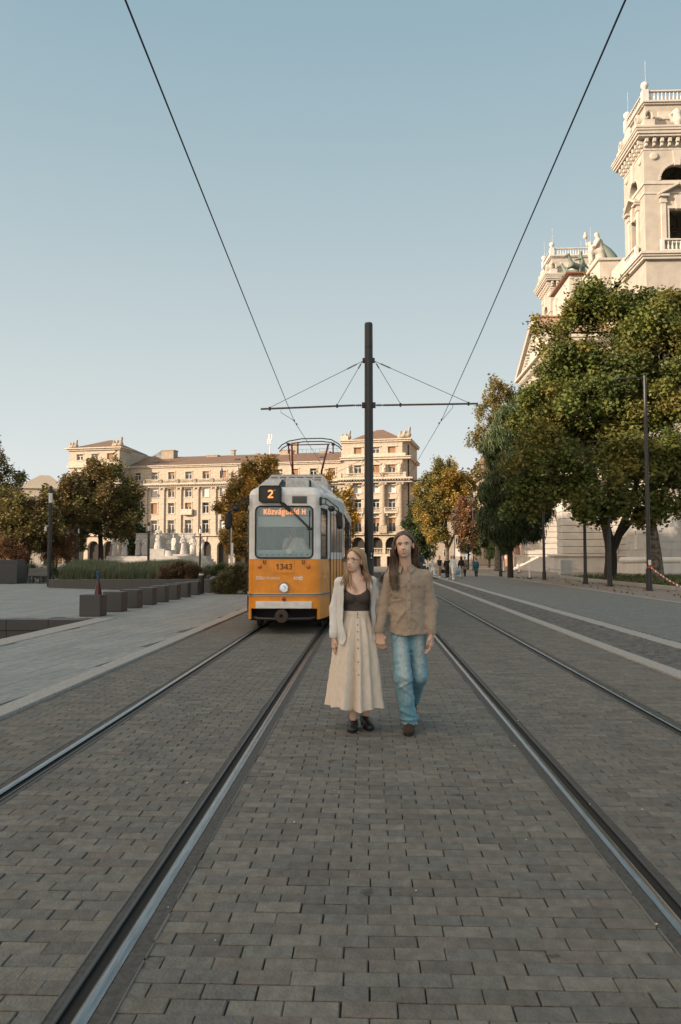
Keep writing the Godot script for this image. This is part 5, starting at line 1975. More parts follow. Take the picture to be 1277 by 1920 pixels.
	# lettering
	text("lettering", "BUDAPEST", 0.05, 0.003, M.decal, o, V(-0.262, 1.137, zf - 0.004), "Droid Serif", 700, V(0, 0, 0), 0.98)
	var em := nb()
	for k in 3:
		var cx := -0.56 + k * 0.046
		em.ball(V(cx, 1.163, zf - 0.008), V(0.016, 0.014, 0.006), 8, 6)
		em.box(V(cx, 1.135, zf - 0.008), V(0.012, 0.045, 0.008))
		em.box(V(cx - 0.012, 1.118, zf - 0.008), V(0.009, 0.03, 0.008), 0.0, Basis(Vector3.BACK, 0.4))
		em.box(V(cx + 0.012, 1.118, zf - 0.008), V(0.009, 0.03, 0.008), 0.0, Basis(Vector3.BACK, -0.4))
	part("emblem", em, M.decal, o)
	var key := nb()
	key.x = Transform3D(Basis(), V(0.0, 1.14, zf - 0.012))
	key.bx(0.2, -0.028, 0, 0.335, 0.028, 0.008)
	key.lathe(V(0.345, 0, 0), [Vector2(0.043, 0), Vector2(0.043, 0.009), Vector2(0.0, 0.009)], 16, false, Basis(Vector3.RIGHT, PI / 2))
	var kp := part("logo_key", key, M.decal, o)
	part("logo_ring", nb().lathe(V(0.345, 1.14, zf - 0.003), [Vector2(0.014, 0), Vector2(0.014, 0.002), Vector2(0.022, 0.002), Vector2(0.022, 0)], 14, false, Basis(Vector3.RIGHT, PI / 2)), M.orange, kp)
	text("lettering", "BKK", 0.028, 0.003, M.orange, kp, V(0.262, 1.138, zf - 0.002), "Droid Sans", 700)
	for k in 3:
		text("lettering", ["BUDAPESTI", "KÖZLEKEDÉSI", "KÖZPONT"][k], 0.017, 0.003, M.decal, o, V(0.468 - 0.006 * (k % 2), 1.165 - k * 0.026, zf - 0.012), "Droid Sans", 400)
	for s in [-1.0, 1.0]:
		text("lettering", "BUDAPEST", 0.014, 0.003, M.decal, o, V(s * 0.812, 1.25, -0.5), "Droid Sans", 700, V(0, s * 1.42, 0))
		text("lettering", "bkv", 0.07, 0.003, M.decal, o, V(s * 0.812, 1.17, -0.5), "Droid Serif", 700, V(0, s * 1.42, 0), 0.8)
	# mirrors on their arms
	for s in [-1.0, 1.0]:
		var ar := nb()
		ar.tube([V(s * 0.76, 2.78, 0.0), V(s * 0.86, 2.775, 0.06), V(s * 1.11, 2.58, 0.1), V(s * 1.13, 2.5, 0.1)], 0.0125, 6)
		ar.tube([V(s * 0.76, 2.66, 0.0), V(s * 0.86, 2.66, 0.06), V(s * 1.05, 2.53, 0.1), V(s * 1.13, 2.5, 0.1)], 0.0125, 6)
		ar.tube([V(s * 0.86, 2.775, 0.06), V(s * 0.86, 2.66, 0.06)], 0.01, 6)
		ar.box(V(s * 0.75, 2.72, 0.0), V(0.05, 0.18, 0.07), 0.012)
		var mr := part("mirror", nb().box(V(s * 1.14, 2.32, 0.09), V(0.15, 0.36, 0.1), 0.045, Basis(Vector3.BACK, s * 0.06) * Basis(Vector3.UP, -s * 0.5)), M.rubber, o)
		part("mirror_arm", ar, M.rubber, mr)
		part("round_mirror", nb().ball(V(s * 0.98, 2.56, 0.12), V(0.075, 0.062, 0.05), 14, 10), M.rubber, mr)
	# roof gear
	part("roof_box", nb().bx(-0.03, 2.95, -1.1, 0.47, 3.26, -0.55, 0.02), M.roof_grey, o)
	part("roof_box_edge", nb().bx(0.475, 2.97, -0.75, 0.5, 3.22, -0.6, 0.01), M.dark, o)
	for s in [-1.0, 1.0]:
		var f := nb()
		for e in [[-0.7, -2.0, 0.78, 0.5], [-2.05, -10.0, 1.02, 0.66]]:
			var x0: float = e[2]
			var xt: float = e[3]
			var z0: float = e[0]
			var z1: float = e[1]
			var xb: float = e[2] + (0.16 if e[0] > -1.0 else 0.0)
			f.qo(V(s * x0, 2.97, z0), V(s * xb, 2.97, z1), V(s * xt, 3.3, z1), V(s * xt, 3.27, z0 - 0.25), V(s, 1, 0))
			f.qo(V(s * x0, 2.97, z0), V(s * xt, 3.27, z0 - 0.25), V(s * (xt - 0.34), 3.27, z0 - 0.25), V(s * (x0 - 0.5), 2.97, z0), V(0, 0.3, 1))
			f.qo(V(s * xt, 3.27, z0 - 0.25), V(s * xt, 3.3, z1), V(s * (xt - 0.34), 3.3, z1), V(s * (xt - 0.34), 3.27, z0 - 0.25), V(0, 1, 0))
			f.qo(V(s * xb, 2.97, z1), V(s * xt, 3.3, z1), V(s * (xt - 0.34), 3.3, z1), V(s * (x0 - 0.5), 2.97, z1), V(0, 0, -1))
		part("roof_fairing", f, M.roof_grey, o)
	var acm := nb()
	acm.x = Transform3D(Basis(V(1, 0, 0), V(0, 1, 0), V(0, 0, 1)), V(0, 0, 0))
	acm.prism(PackedVector2Array([Vector2(-0.76, 3.0), Vector2(-0.72, 3.42), Vector2(-0.6, 3.56), Vector2(0.62, 3.56), Vector2(0.74, 3.42), Vector2(0.78, 3.0)]), -5.0, -2.7)
	var ac := part("cooling_unit", acm, M.roof_grey, o)
	var sl := nb()
	for k in 6:
		for j in 2:
			sl.box(V(-0.53 + k * 0.21, 3.49 - j * 0.06, -2.697), V(0.15, 0.016, 0.012))
	part("cooling_slots", sl, M.dark_grey, ac)
	# pantograph
	var pz := -7.9
	var pa := nb()
	pa.tube([V(-0.3, 3.35, pz - 1.3), V(-0.5, 4.1, pz + 0.9), V(-0.62, 5.02, pz)], 0.03, 7)
	pa.tube([V(0.3, 3.35, pz - 1.3), V(0.35, 4.1, pz + 0.9), V(0.5, 5.02, pz)], 0.03, 7)
	pa.tube([V(-0.5, 4.1, pz + 0.9), V(-0.68, 4.6, pz + 0.2), V(-0.68, 4.9, pz)], 0.014, 6)
	pa.tube([V(-0.62, 5.02, pz), V(0.55, 5.04, pz)], 0.018, 7)
	var pn := part("pantograph", pa, M.pant_red, o)
	var pb := nb()
	for e in [[0.15, 0.0], [-0.15, -0.05]]:
		pb.tube([V(-1.02, 4.88 + e[1], pz + e[0]), V(-0.92, 5.0 + e[1], pz + e[0]), V(-0.7, 5.12 + e[1], pz + e[0]), V(-0.3, 5.19 + e[1], pz + e[0]), V(0.3, 5.2 + e[1], pz + e[0]), V(0.6, 5.16 + e[1], pz + e[0]), V(0.82, 5.03 + e[1], pz + e[0]), V(0.92, 4.92 + e[1], pz + e[0])], 0.018, 7)
	part("contact_bow", pb, M.dark_grey, pn)
	for s in [-0.72, 0.65]:
		part("bow_spring", nb().box(V(s, 5.04, pz), V(0.1, 0.05, 0.34), 0.01).box(V(s, 4.9, pz), V(0.04, 0.3, 0.04), 0.008), M.pant_red, pn)
	part("pantograph_base", nb().bx(-0.5, 3.05, pz - 1.6, 0.5, 3.3, pz + 0.6, 0.03), M.dark_grey, o)
	# undercarriage
	for z in [-2.6, -8.6]:
		part("bogie", nb().bx(-0.95, 0.16, z - 1.1, 0.95, 0.5, z + 1.1, 0.04), M.dark, o)
		for dz in [-0.75, 0.75]:
			for s in [-1.0, 1.0]:
				part("wheel", nb().lathe(V(s * 0.68, 0.34, z + dz), [Vector2(0.0, 0.0), Vector2(0.33, 0.0), Vector2(0.33, 0.1), Vector2(0.0, 0.1)], 20, false, Basis(Vector3.BACK, PI / 2)), M.rail_side, o)
	part("underframe", nb().bx(-1.0, 0.4, -10.2, 1.0, 0.95, -2.4), M.dark, o)
	part("saloon_floor", nb().bx(-1.05, 0.95, -10.2, 1.05, 1.0, -2.4), M.cab, o)
	# seats seen dimly through the side windows
	for k in 7:
		for s in [-1.0, 1.0]:
			part("seat", nb().bx(s * 0.35, 1.0, -3.2 - k, s * 0.95, 1.85, -3.05 - k, 0.04), M.cab, o)
	# bellows and the next two sections, swinging left behind the first
	var be := nb()
	for k in 6:
		be.box(V(-0.02 * k, 1.65, -10.36 - k * 0.09), V(2.0 + 0.12 * (k % 2), 2.5 + 0.1 * (k % 2), 0.05), 0.02)
	part("bellows", be, M.rubber, o)
	var at := Transform3D(Basis(Vector3.UP, 0.09), V(-0.08, 0, -10.9))
	for q in 2:
		var rb := nb()
		rb.x = at
		rb.bx(-1.15, 0.3, -7.5 - q * 2.0, 1.15, 1.53, 0, 0.05)
		part("rear_lower_body", rb, M.orange, o)
		var rt := nb()
		rt.x = at
		rt.bx(-1.13, 1.535, -7.5 - q * 2.0, 1.13, 2.98, -0.01, 0.08)
		part("rear_body", rt, M.cream_paint, o)
		var rg := nb()
		rg.x = at
		for k in 5:
			for s in [-1.0, 1.0]:
				rg.box(V(s * 1.14, 2.07, -0.9 - k * 1.4), V(0.02, 0.95, 1.2), 0.0)
		part("rear_windows", rg, M.pane_black, o)
		var ln := 7.9 + q * 2.0
		at = at * Transform3D(Basis(Vector3.UP, 0.1), V(-0.1, 0, -ln))


# distance from the origin along d to the far side of an ellipsoid
func ray_ell(d: Vector3, c: Vector3, r: Vector3) -> float:
	var dd := d / r
	var cc := c / r
	var a := dd.dot(dd)
	var b := dd.dot(cc)
	var q := b * b - a * (cc.dot(cc) - 1.0)
	return (b + sqrt(maxf(q, 0.0))) / a if q > 0.0 else 0.0


func gs(x: float, w: float) -> float:
	return exp(-(x / w) * (x / w))


# surface of a head round its centre, face towards +z; o.smile, o.jaw, o.nose
func head_point(d: Vector3, o: Dictionary) -> Vector3:
	var jaw: float = o.get("jaw", 1.0)
	var r1 := ray_ell(d, V(0, 0.03, -0.018), V(0.073, 0.088, 0.094))
	var r2 := ray_ell(d, V(0, -0.046, 0.016), V(0.054 * jaw, 0.07, 0.068))
	var m := maxf(r1, r2)
	var h := maxf(0.02 - absf(r1 - r2), 0.0) / 0.02
	var p := d * (m + h * h * 0.005)
	if d.z > 0.0:
		var x := p.x
		var y := p.y
		var f := smoothstep(0.0, 0.35, d.z)
		var z := 0.0
		z += 0.0035 * gs(y - 0.024, 0.01) * gs(x, 0.05)
		for s in [-1.0, 1.0]:
			z -= 0.0085 * gs(x - s * 0.031, 0.016) * gs(y - 0.004, 0.0115)
			z += 0.004 * gs(x - s * 0.042, 0.018) * gs(y + 0.026, 0.018)
			z += 0.0055 * gs(x - s * 0.0115, 0.0065) * gs(y + 0.036, 0.007)
		var nose: float = o.get("nose", 1.0)
		var ny := 0.0
		if y > 0.012:
			ny = 0.005 * gs(y - 0.012, 0.012)
		elif y > -0.033:
			ny = lerpf(0.005, 0.0225, pow((0.012 - y) / 0.045, 0.9))
		else:
			ny = 0.0225 * gs(y + 0.033, 0.0075)
		z += nose * ny * gs(x, lerpf(0.0075, 0.0125, clampf((0.012 - y) / 0.045, 0, 1)))
		var sm: float = o.get("smile", 0.0)
		var ly := y - sm * x * x * 9.0
		z += 0.0055 * gs(ly + 0.057, 0.0048) * gs(x, 0.021 + sm * 0.005)
		z += 0.0062 * gs(ly + 0.0695, 0.0055) * gs(x, 0.018 + sm * 0.004)
		z -= 0.004 * gs(ly + 0.063, 0.0022) * gs(x, 0.022 + sm * 0.006)
		z -= 0.003 * gs(y + 0.081, 0.006) * gs(x, 0.02)
		z += 0.006 * gs(y + 0.099, 0.013) * gs(x, 0.02)
		for s in [-1.0, 1.0]:
			z += sm * 0.003 * gs(x - s * 0.04, 0.014) * gs(y + 0.045, 0.016)
		p.z += z * f
	return p


func head_mesh(b: MB, o: Dictionary, skin: Color, lip: Color) -> void:
	var nu := 112
	var nv := 84
	var rows := []
	for a in nv + 1:
		var th := PI * a / nv
		var row := PackedVector3Array()
		for k in nu:
			var ph := TAU * k / nu
			row.push_back(head_point(V(sin(th) * sin(ph), -cos(th), sin(th) * cos(ph)), o))
		rows.append(row)
	var at := b.v.size()
	b.grid(rows, true, false)
	var sm: float = o.get("smile", 0.0)
	var inv := b.x.affine_inverse()
	for k in range(at, b.v.size()):
		var p := inv * b.v[k]
		var c := skin
		if p.z > 0.04:
			var ly := p.y - sm * p.x * p.x * 9.0
			var l := maxf(gs(ly + 0.0575, 0.0052), gs(ly + 0.069, 0.0058)) * gs(p.x, 0.024)
			c = c.lerp(lip, clampf(l * 1.3 - 0.25, 0, 1))
			c = c.lerp(Color(skin.r * 0.98, skin.g * 0.86, skin.b * 0.82), 0.6 * maxf(gs(absf(p.x) - 0.042, 0.016) * gs(p.y + 0.03, 0.018), gs(p.x, 0.014) * gs(p.y + 0.034, 0.01)))
		b.c[k] = c
	for s in [-1.0, 1.0]:
		b.tint = Color(skin.r, skin.g * 0.9, skin.b * 0.87)
		b.ball(V(s * 0.074, -0.008, -0.008), V(0.009, 0.031, 0.018), 12, 10, Basis(Vector3.UP, s * 0.35) * Basis(Vector3.RIGHT, -0.15))
		b.ball(V(s * 0.077, 0.002, -0.011), V(0.008, 0.02, 0.012), 10, 8, Basis(Vector3.UP, s * 0.5))
	b.tint = Color.WHITE


# eyes, brows and lashes as children of the body
func face_parts(body: Node3D, xf: Transform3D, o: Dictionary, iris: Material, brow: Material, squint := 1.0, gaze := 0.0) -> void:
	var e := nb()
	var ir := nb()
	var ls := nb()
	var br := nb()
	for q in [e, ir, ls, br]:
		q.x = xf
	for s in [-1.0, 1.0]:
		var d := V(s * 0.0325, 0.0015, 0.083).normalized()
		var p := head_point(d, o)
		e.ball(p - V(0, 0, 0.0075), V(0.0162, 0.0074 * squint, 0.011), 14, 10)
		ir.ball(p + V(gaze, -0.0002, -0.0052), V(0.0072, 0.0072 * squint, 0.0105), 12, 8)
		var lash := []
		for k in 7:
			var t := k / 6.0 * 2.0 - 1.0
			lash.append(p + V(t * 0.0165, (0.007 - 0.0052 * t * t) * squint, 0.0026 - 0.0042 * t * t))
		ls.tube(lash, [0.001, 0.0014, 0.0017, 0.0018, 0.0017, 0.0014, 0.001], 5)
		var bp := []
		for k in 6:
			var t := k / 5.0
			var q := head_point(V(s * lerpf(0.014, 0.056, t), 0.0205 + 0.006 * sin(t * 2.2), 0.083).normalized(), o)
			bp.append(q + V(0, 0, 0.0012))
		br.tube(bp, [0.0024, 0.0034, 0.0036, 0.0032, 0.0024, 0.0012], 5)
	var ml := []
	var sm: float = o.get("smile", 0.0)
	for k in 9:
		var t := k / 8.0 * 2.0 - 1.0
		ml.append(head_point(V(t * (0.021 + sm * 0.004), -0.063 + sm * 9.0 * t * t * 0.00044, 0.083).normalized(), o) + V(0, 0, 0.0002))
	var mo := nb()
	mo.x = xf
	mo.tube(ml, [0.0006, 0.0011, 0.0013, 0.0014, 0.0014, 0.0014, 0.0013, 0.0011, 0.0006], 5)
	part("mouth", mo, M.lip_dark, body)
	part("eye", e, M.eye_white, body)
	part("iris", ir, iris, body)
	part("lashes", ls, M.lash, body)
	part("eyebrow", br, brow, body)


# one hand: b.x to the thumb side, b.y along the fingers, b.z out of the palm
func hand(m: MB, w: Vector3, b: Basis, size := 1.0, curl := [0.35, 0.4, 0.45, 0.5], thumb := 0.3) -> void:
	var t := Transform3D(b * Basis().scaled(Vector3.ONE * size), w)
	var l := []
	for s in [-0.012, 0.012]:
		l.append([V(s, -0.05, 0), V(s * 1.3, 0.02, 0), 0.02, 0.0165])
	var kx := [0.031, 0.0105, -0.0105, -0.03]
	var ky := [0.088, 0.093, 0.088, 0.078]
	var ln := [0.95, 1.05, 0.98, 0.78]
	for k in 4:
		var kn := V(kx[k], ky[k], -0.002)
		l.append([V(kx[k] * 0.55, 0.01, 0), kn, 0.0145, 0.0125])
		var p := kn
		var a := 0.0
		var seg := [0.045, 0.028, 0.021]
		for q in 3:
			a += curl[k] * [0.8, 1.1, 0.7][q]
			var n = p + V(kx[k] * 0.08, cos(a), sin(a)) * (seg[q] * ln[k])
			l.append([p, n, 0.0098 - q * 0.0009, 0.0092 - q * 0.0011])
			p = n
	l.append([V(0.018, 0.015, 0.004), V(0.042, 0.045, 0.012), 0.0155, 0.0125])
	l.append([V(0.042, 0.045, 0.012), V(0.046 - thumb * 0.02, 0.074, 0.018 + thumb * 0.02), 0.0118, 0.0105])
	l.append([V(0.046 - thumb * 0.02, 0.074, 0.018 + thumb * 0.02), V(0.042 - thumb * 0.05, 0.098, 0.022 + thumb * 0.03), 0.0102, 0.008])
	var keep := m.x
	m.x = keep * t
	m.bones(l, 0.0042, 0.0035)
	m.x = keep


func strand_set(called: String, list: Array, m: Array, parent: Node3D) -> void:
	# list of [path, r0, r1, r2]; grouped by tone into separate meshes
	var g := []
	for k in m.size():
		g.append(nb())
	for k in list.size():
		var e: Array = list[k]
		var path: Array = e[0]
		var rr := []
		for q in path.size():
			var t := float(q) / (path.size() - 1)
			rr.append(lerpf(e[1], e[2], t * 2.0) if t < 0.5 else lerpf(e[2], e[3], t * 2.0 - 1.0))
		g[k % m.size()].tube(path, rr, 6, true, 0.55)
	for k in m.size():
		part(called, g[k], m[k], parent)


func spline(pts: Array, n: int) -> Array:
	var out := []
	var m := pts.size() - 1
	for k in n + 1:
		var t := float(k) / n * m
		var i := mini(int(t), m - 1)
		var f := t - i
		var p0: Vector3 = pts[maxi(i - 1, 0)]
		var p1: Vector3 = pts[i]
		var p2: Vector3 = pts[i + 1]
		var p3: Vector3 = pts[mini(i + 2, m)]
		out.append(p1.cubic_interpolate(p2, p0, p3, f))
	return out


# a point on the hair's surface over the skull, in head coordinates
func scalp(x: float, y: float, z: float, lift := 0.01) -> Vector3:
	var d := V(x, y, z).normalized()
	return d * (ray_ell(d, V(0, 0.03, -0.018), V(0.073, 0.088, 0.094)) + lift)


# skull cap of hair, leaving the face free; line(x) is the hairline height
func hair_cap(b: MB, o: Dictionary, thick: float, line: Callable) -> void:
	var nu := 72
	var nv := 48
	var pts := []
	var ok := []
	for a in nv + 1:
		var th := PI * a / nv
		for k in nu:
			var ph := TAU * k / nu
			var d := V(sin(th) * sin(ph), -cos(th), sin(th) * cos(ph))
			var p := ray_ell(d, V(0, 0.03, -0.018), V(0.073, 0.088, 0.094)) * d
			var q := head_point(d, {"nose": 0.0})
			if q.length() > p.length():
				p = q
			var face: bool = p.z > -0.01 and p.y < line.call(p.x)
			pts.append(p + d * thick)
			ok.append(not face and p.y > -0.09)
	for a in nv:
		for k in nu:
			var k2 := (k + 1) % nu
			var q := [a * nu + k, a * nu + k2, (a + 1) * nu + k2, (a + 1) * nu + k]
			if ok[q[0]] and ok[q[1]] and ok[q[2]] and ok[q[3]]:
				var c: Vector3 = (pts[q[0]] + pts[q[2]]) * 0.5
				b.qo(pts[q[0]], pts[q[1]], pts[q[2]], pts[q[3]], c)


func cloth_noise(sd: int, fr: float, ridged := true) -> FastNoiseLite:
	var w := FastNoiseLite.new()
	w.seed = sd
	w.frequency = fr
	w.noise_type = FastNoiseLite.TYPE_SIMPLEX_SMOOTH
	w.fractal_type = FastNoiseLite.FRACTAL_RIDGED if ridged else FastNoiseLite.FRACTAL_FBM
	w.fractal_octaves = 2
	return w


# a low shoe pointing along dir
func shoe(at: Vector3, dir: float, tilt: float, len: float, m: Material, sole: Material, parent: Node3D, laces: Material = null, roll := 0.0) -> void:
	var xf := Transform3D(Basis(Vector3.UP, dir) * Basis(Vector3.BACK, roll) * Basis(Vector3.RIGHT, tilt), at)
	var s := len / 0.28
	var b := nb()
	b.x = xf * Transform3D(Basis().scaled(Vector3.ONE * s), Vector3.ZERO)
	b.bones([[V(0, 0.05, -0.09), V(0, 0.05, -0.02), 0.036, 0.036], [V(0, 0.09, -0.085), V(0, 0.085, -0.05), 0.036, 0.038], [V(0, 0.05, 0.0), V(0.004, 0.034, 0.12), 0.042, 0.034], [V(-0.012, 0.03, 0.06), V(-0.012, 0.028, 0.13), 0.032, 0.027], [V(0.014, 0.03, 0.06), V(0.012, 0.028, 0.125), 0.03, 0.026]], 0.008, 0.01, null, 0.0, func(p: Vector3) -> float: return maxf(0.014 - p.y, p.y - 0.118))
	var up := part("shoe", b, m, parent)
	var so := nb()
	so.x = b.x
	var pts := PackedVector2Array()
	for k in 24:
		var a := TAU * k / 24
		var z := cos(a) * 0.148 + 0.018
		var w := (0.05 if z > 0.03 else 0.041) * (1.0 - 0.15 * gs(z + 0.02, 0.03))
		pts.push_back(Vector2(sin(a) * w, -z))
	so.x = b.x * Transform3D(Basis(Vector3.RIGHT, -PI / 2), Vector3.ZERO)
	so.prism(pts, 0.0, 0.02)
	part("sole", so, sole, up)
	if laces:
		var la := nb()
		la.x = b.x
		for k in 5:
			var z := -0.01 + k * 0.018
			la.tube([V(-0.022, 0.088 - k * 0.009, z), V(0, 0.096 - k * 0.0095, z + 0.004), V(0.022, 0.088 - k * 0.009, z)], 0.0026, 5)
		la.tube(spline([V(0, 0.098, -0.012), V(0.035, 0.105, 0.0), V(0.06, 0.07, 0.02), V(0.04, 0.045, 0.01), V(0.015, 0.088, -0.008)], 12), 0.0024, 5)
		la.tube(spline([V(0, 0.098, -0.012), V(-0.03, 0.11, 0.0), V(-0.05, 0.08, 0.02), V(-0.045, 0.05, 0.015)], 10), 0.0024, 5)
		part("laces", la, laces, up)


func couple() -> void:
	man()
	woman()


func man() -> void:
	var o := thing("person", "man with very long brown hair, khaki shirt and faded jeans", "person", V(0.35, 0, -7.2), 0.0, "the couple walking between the tracks")
	var skin := Color(0.78, 0.52, 0.39)
	var hp := {"smile": 1.25, "jaw": 1.02}
	var hx := Transform3D(Basis(Vector3.UP, -0.1) * Basis(Vector3.BACK, 0.07) * Basis(Vector3.RIGHT, 0.02) * Basis().scaled(V(1.09, 1.03, 1.05)), V(-0.036, 1.672, 0.01))
	var P := V(0.0, 0.95, -0.08)
	var SL := V(-0.16, 1.395, -0.08)
	var EL := V(-0.214, 1.145, -0.1)
	var WL := V(-0.256, 0.885, -0.04)
	var SR := V(0.166, 1.408, -0.08)
	var ER := V(0.216, 1.12, -0.1)
	var WR := V(0.206, 0.875, -0.02)
	var HL := V(-0.088, 0.93, -0.08)
	var KL := V(-0.05, 0.5, 0.03)
	var AL := V(0.012, 0.11, -0.06)
	var HR := V(0.098, 0.93, -0.08)
	var KR := V(0.105, 0.49, -0.12)
	var AR := V(0.055, 0.2, -0.5)
	var b := nb()
	b.tint = skin
	b.bones([[P, V(0, 1.3, -0.08), 0.095, 0.12, V(1, 1, 0.7)], [V(-0.13, 1.37, -0.08), V(0.13, 1.38, -0.08), 0.045, 0.045], [V(-0.015, 1.4, -0.08), V(-0.028, 1.6, -0.01), 0.056, 0.054], [SL + V(0, -0.05, 0), EL, 0.04, 0.036], [EL, WL, 0.036, 0.028], [SR + V(0, -0.05, 0), ER, 0.04, 0.036], [ER, WR, 0.036, 0.028], [HL + V(0.015, -0.03, 0), KL, 0.055, 0.05], [KL, AL, 0.05, 0.04], [HR + V(-0.015, -0.03, 0), KR, 0.055, 0.05], [KR, AR, 0.05, 0.04]], 0.013, 0.012)
	b.tint = Color.WHITE
	b.x = hx
	head_mesh(b, hp, skin, Color(0.52, 0.22, 0.19))
	b.x = Transform3D()
	b.tint = Color(0.68, 0.44, 0.33)
	# the hand that hangs free, and the one that holds hers
	hand(b, WR + V(0.0, -0.01, 0.01), Basis(V(-0.35, 0.0, 0.93), V(-0.05, -0.98, 0.1), V(-0.93, -0.05, -0.35)).orthonormalized(), 1.0, [0.35, 0.5, 0.6, 0.7], 0.3)
	hand(b, WL + V(0.0, -0.012, 0.0), Basis(V(0.92, 0.15, 0.3), V(0.12, -0.98, 0.1), V(0.3, 0.05, -0.95)).orthonormalized(), 1.0, [0.6, 0.7, 0.75, 0.8], 0.7)
	var body := part("body", b, M.skin, o)
	face_parts(body, hx, hp, M.iris_brown, M.brow_brown, 0.85)
	var te := nb()
	te.x = hx
	var tp := []
	te.tint = Color.WHITE
	for k in 7:
		var t := k / 6.0 * 2.0 - 1.0
		var q := head_point(V(t * 0.0185, -0.0622 + 9.0 * t * t * 0.00034, 0.083).normalized(), hp)
		tp.append(q + V(0, 0, 0.0008))
	te.tube(tp, [0.001, 0.0026, 0.0031, 0.0033, 0.0031, 0.0026, 0.001], 5)
	part("teeth", te, M.eye_white, body)
	# shirt
	M.khaki = mat(0.37, 0.295, 0.23, 0.85, {"nrm": wrinkle(81, 0.009, 14), "ns": 0.2, "tex": tex(62, 0.02, 0.96, 1.0), "sc": V(2.6, 2.0, 2.6), "local": true, "rim": 0.3})
	var sh := nb()
	var hem := func(p: Vector3) -> float:
		return maxf(0.862 + 0.55 * p.x * p.x + 0.004 * sin(p.x * 30.0) - p.y, p.y - 1.505 + 3.0 * maxf(0.0, p.z + 0.08) * 0.0)
	sh.bones([[V(0.0, 0.8, -0.08), V(0, 1.02, -0.08), 0.182, 0.152, V(1, 1, 0.8)], [V(0, 1.02, -0.08), V(0, 1.31, -0.085), 0.142, 0.155, V(1, 1, 0.8)], [V(-0.06, 1.4, -0.085), V(-0.148, 1.372, -0.085), 0.068, 0.06], [V(0.03, 1.405, -0.085), V(0.154, 1.384, -0.085), 0.068, 0.06], [V(-0.02, 1.38, -0.085), V(-0.026, 1.47, -0.068), 0.078, 0.058], [SL + V(0.004, -0.025, 0), EL, 0.06, 0.053], [EL, WL + V(0, 0.02, 0), 0.053, 0.043], [SR + V(-0.004, -0.025, 0), ER, 0.06, 0.053], [ER, WR + V(0, 0.02, 0), 0.054, 0.043]], 0.0095, 0.016, cloth_noise(5, 6.5), 0.006, func(p: Vector3) -> float:
			if p.x > -0.175 and p.x < 0.165:
				return maxf(hem.call(p), p.y - (1.5 - 2.6 * maxf(0.0, 0.05 - absf(p.x + 0.02)) * smoothstep(-0.05, 0.03, p.z)))
			return (0.886 if p.x < 0.0 else 0.882) - p.y, V(1.0, 1.6, 1.0))
	# long pulled folds across the front
	for k in sh.v.size():
		var p := sh.v[k]
		if p.z > -0.06 and absf(p.x) < 0.15 and p.y < 1.3:
			var f := 0.0
			f += gs((p.x + 0.02) * 0.8 + (p.y - 1.16) * 0.22, 0.016) * gs(p.y - 1.16, 0.15)
			f += 0.8 * gs((p.x + 0.08) * 0.7 - (p.y - 1.02) * 0.5, 0.014) * gs(p.y - 1.02, 0.09)
			f += 0.7 * gs((p.y - 1.17) - (p.x + 0.11) * 0.25, 0.011) * gs(p.x + 0.1, 0.06)
			f += 0.7 * gs((p.y - 1.22) + (p.x + 0.1) * 0.4, 0.011) * gs(p.x + 0.1, 0.06)
			f += 0.7 * gs((p.x - 0.06) * 0.7 + (p.y - 1.0) * 0.6, 0.014) * gs(p.y - 1.0, 0.07)
			sh.v[k] = p + V(0, 0, f * 0.02)
	renormal(sh)
	var shirt := part("shirt", sh, M.khaki, o)
	# placket, buttons, pockets, collar, cuffs
	var pl := nb()
	var rows := []
	for k in 26:
		var y := 1.425 - k * 0.0222
		var z := sh.front(0.008, y, 0.018)
		rows.append(PackedVector3Array([V(-0.013, y, z - 0.002), V(-0.011, y, z + 0.0035), V(0.02, y, z + 0.0035), V(0.022, y, z - 0.002)]))
	pl.grid(rows, false, true)
	part("placket", pl, M.khaki, shirt)
	var bu := nb()
	for k in 6:
		var y := 1.345 - k * 0.083
		bu.ball(V(0.006, y, sh.front(0.006, y) + 0.004), V(0.006, 0.006, 0.003), 10, 6)
	part("button", bu, mat(0.1, 0.075, 0.055, 0.4), shirt)
	for s in [-1.0, 1.0]:
		var pr := []
		for j in 7:
			var y := 1.315 - j * 0.02
			var row := PackedVector3Array()
			for q in 8:
				var x: float = s * 0.09 + (q - 3.5) * 0.0155 + 0.008
				row.push_back(V(x, y, sh.front(x, y, 0.012) + (0.003 if q > 0 and q < 7 and j < 6 else -0.002)))
			pr.append(row)
		var pk := part("pocket", nb().grid(pr, false, true), M.khaki, shirt)
		var fr := []
		for j in 4:
			var row := PackedVector3Array()
			for q in 8:
				var x: float = s * 0.09 + (q - 3.5) * 0.0165 + 0.008
				var y: float = 1.328 - j * 0.0125 - (0.006 * (1.0 - absf(q - 3.5) / 3.5) if j == 3 else 0.0)
				row.push_back(V(x, y, sh.front(x, y, 0.012) + (0.0075 if j < 3 else 0.0035)))
			fr.append(row)
		part("pocket_flap", nb().grid(fr, false, true), M.khaki, pk)
		part("button", nb().ball(V(s * 0.09 + 0.008, 1.298, sh.front(s * 0.09 + 0.008, 1.298) + 0.008), V(0.005, 0.005, 0.003), 8, 6), M.brow_brown, pk)
	var co := nb()
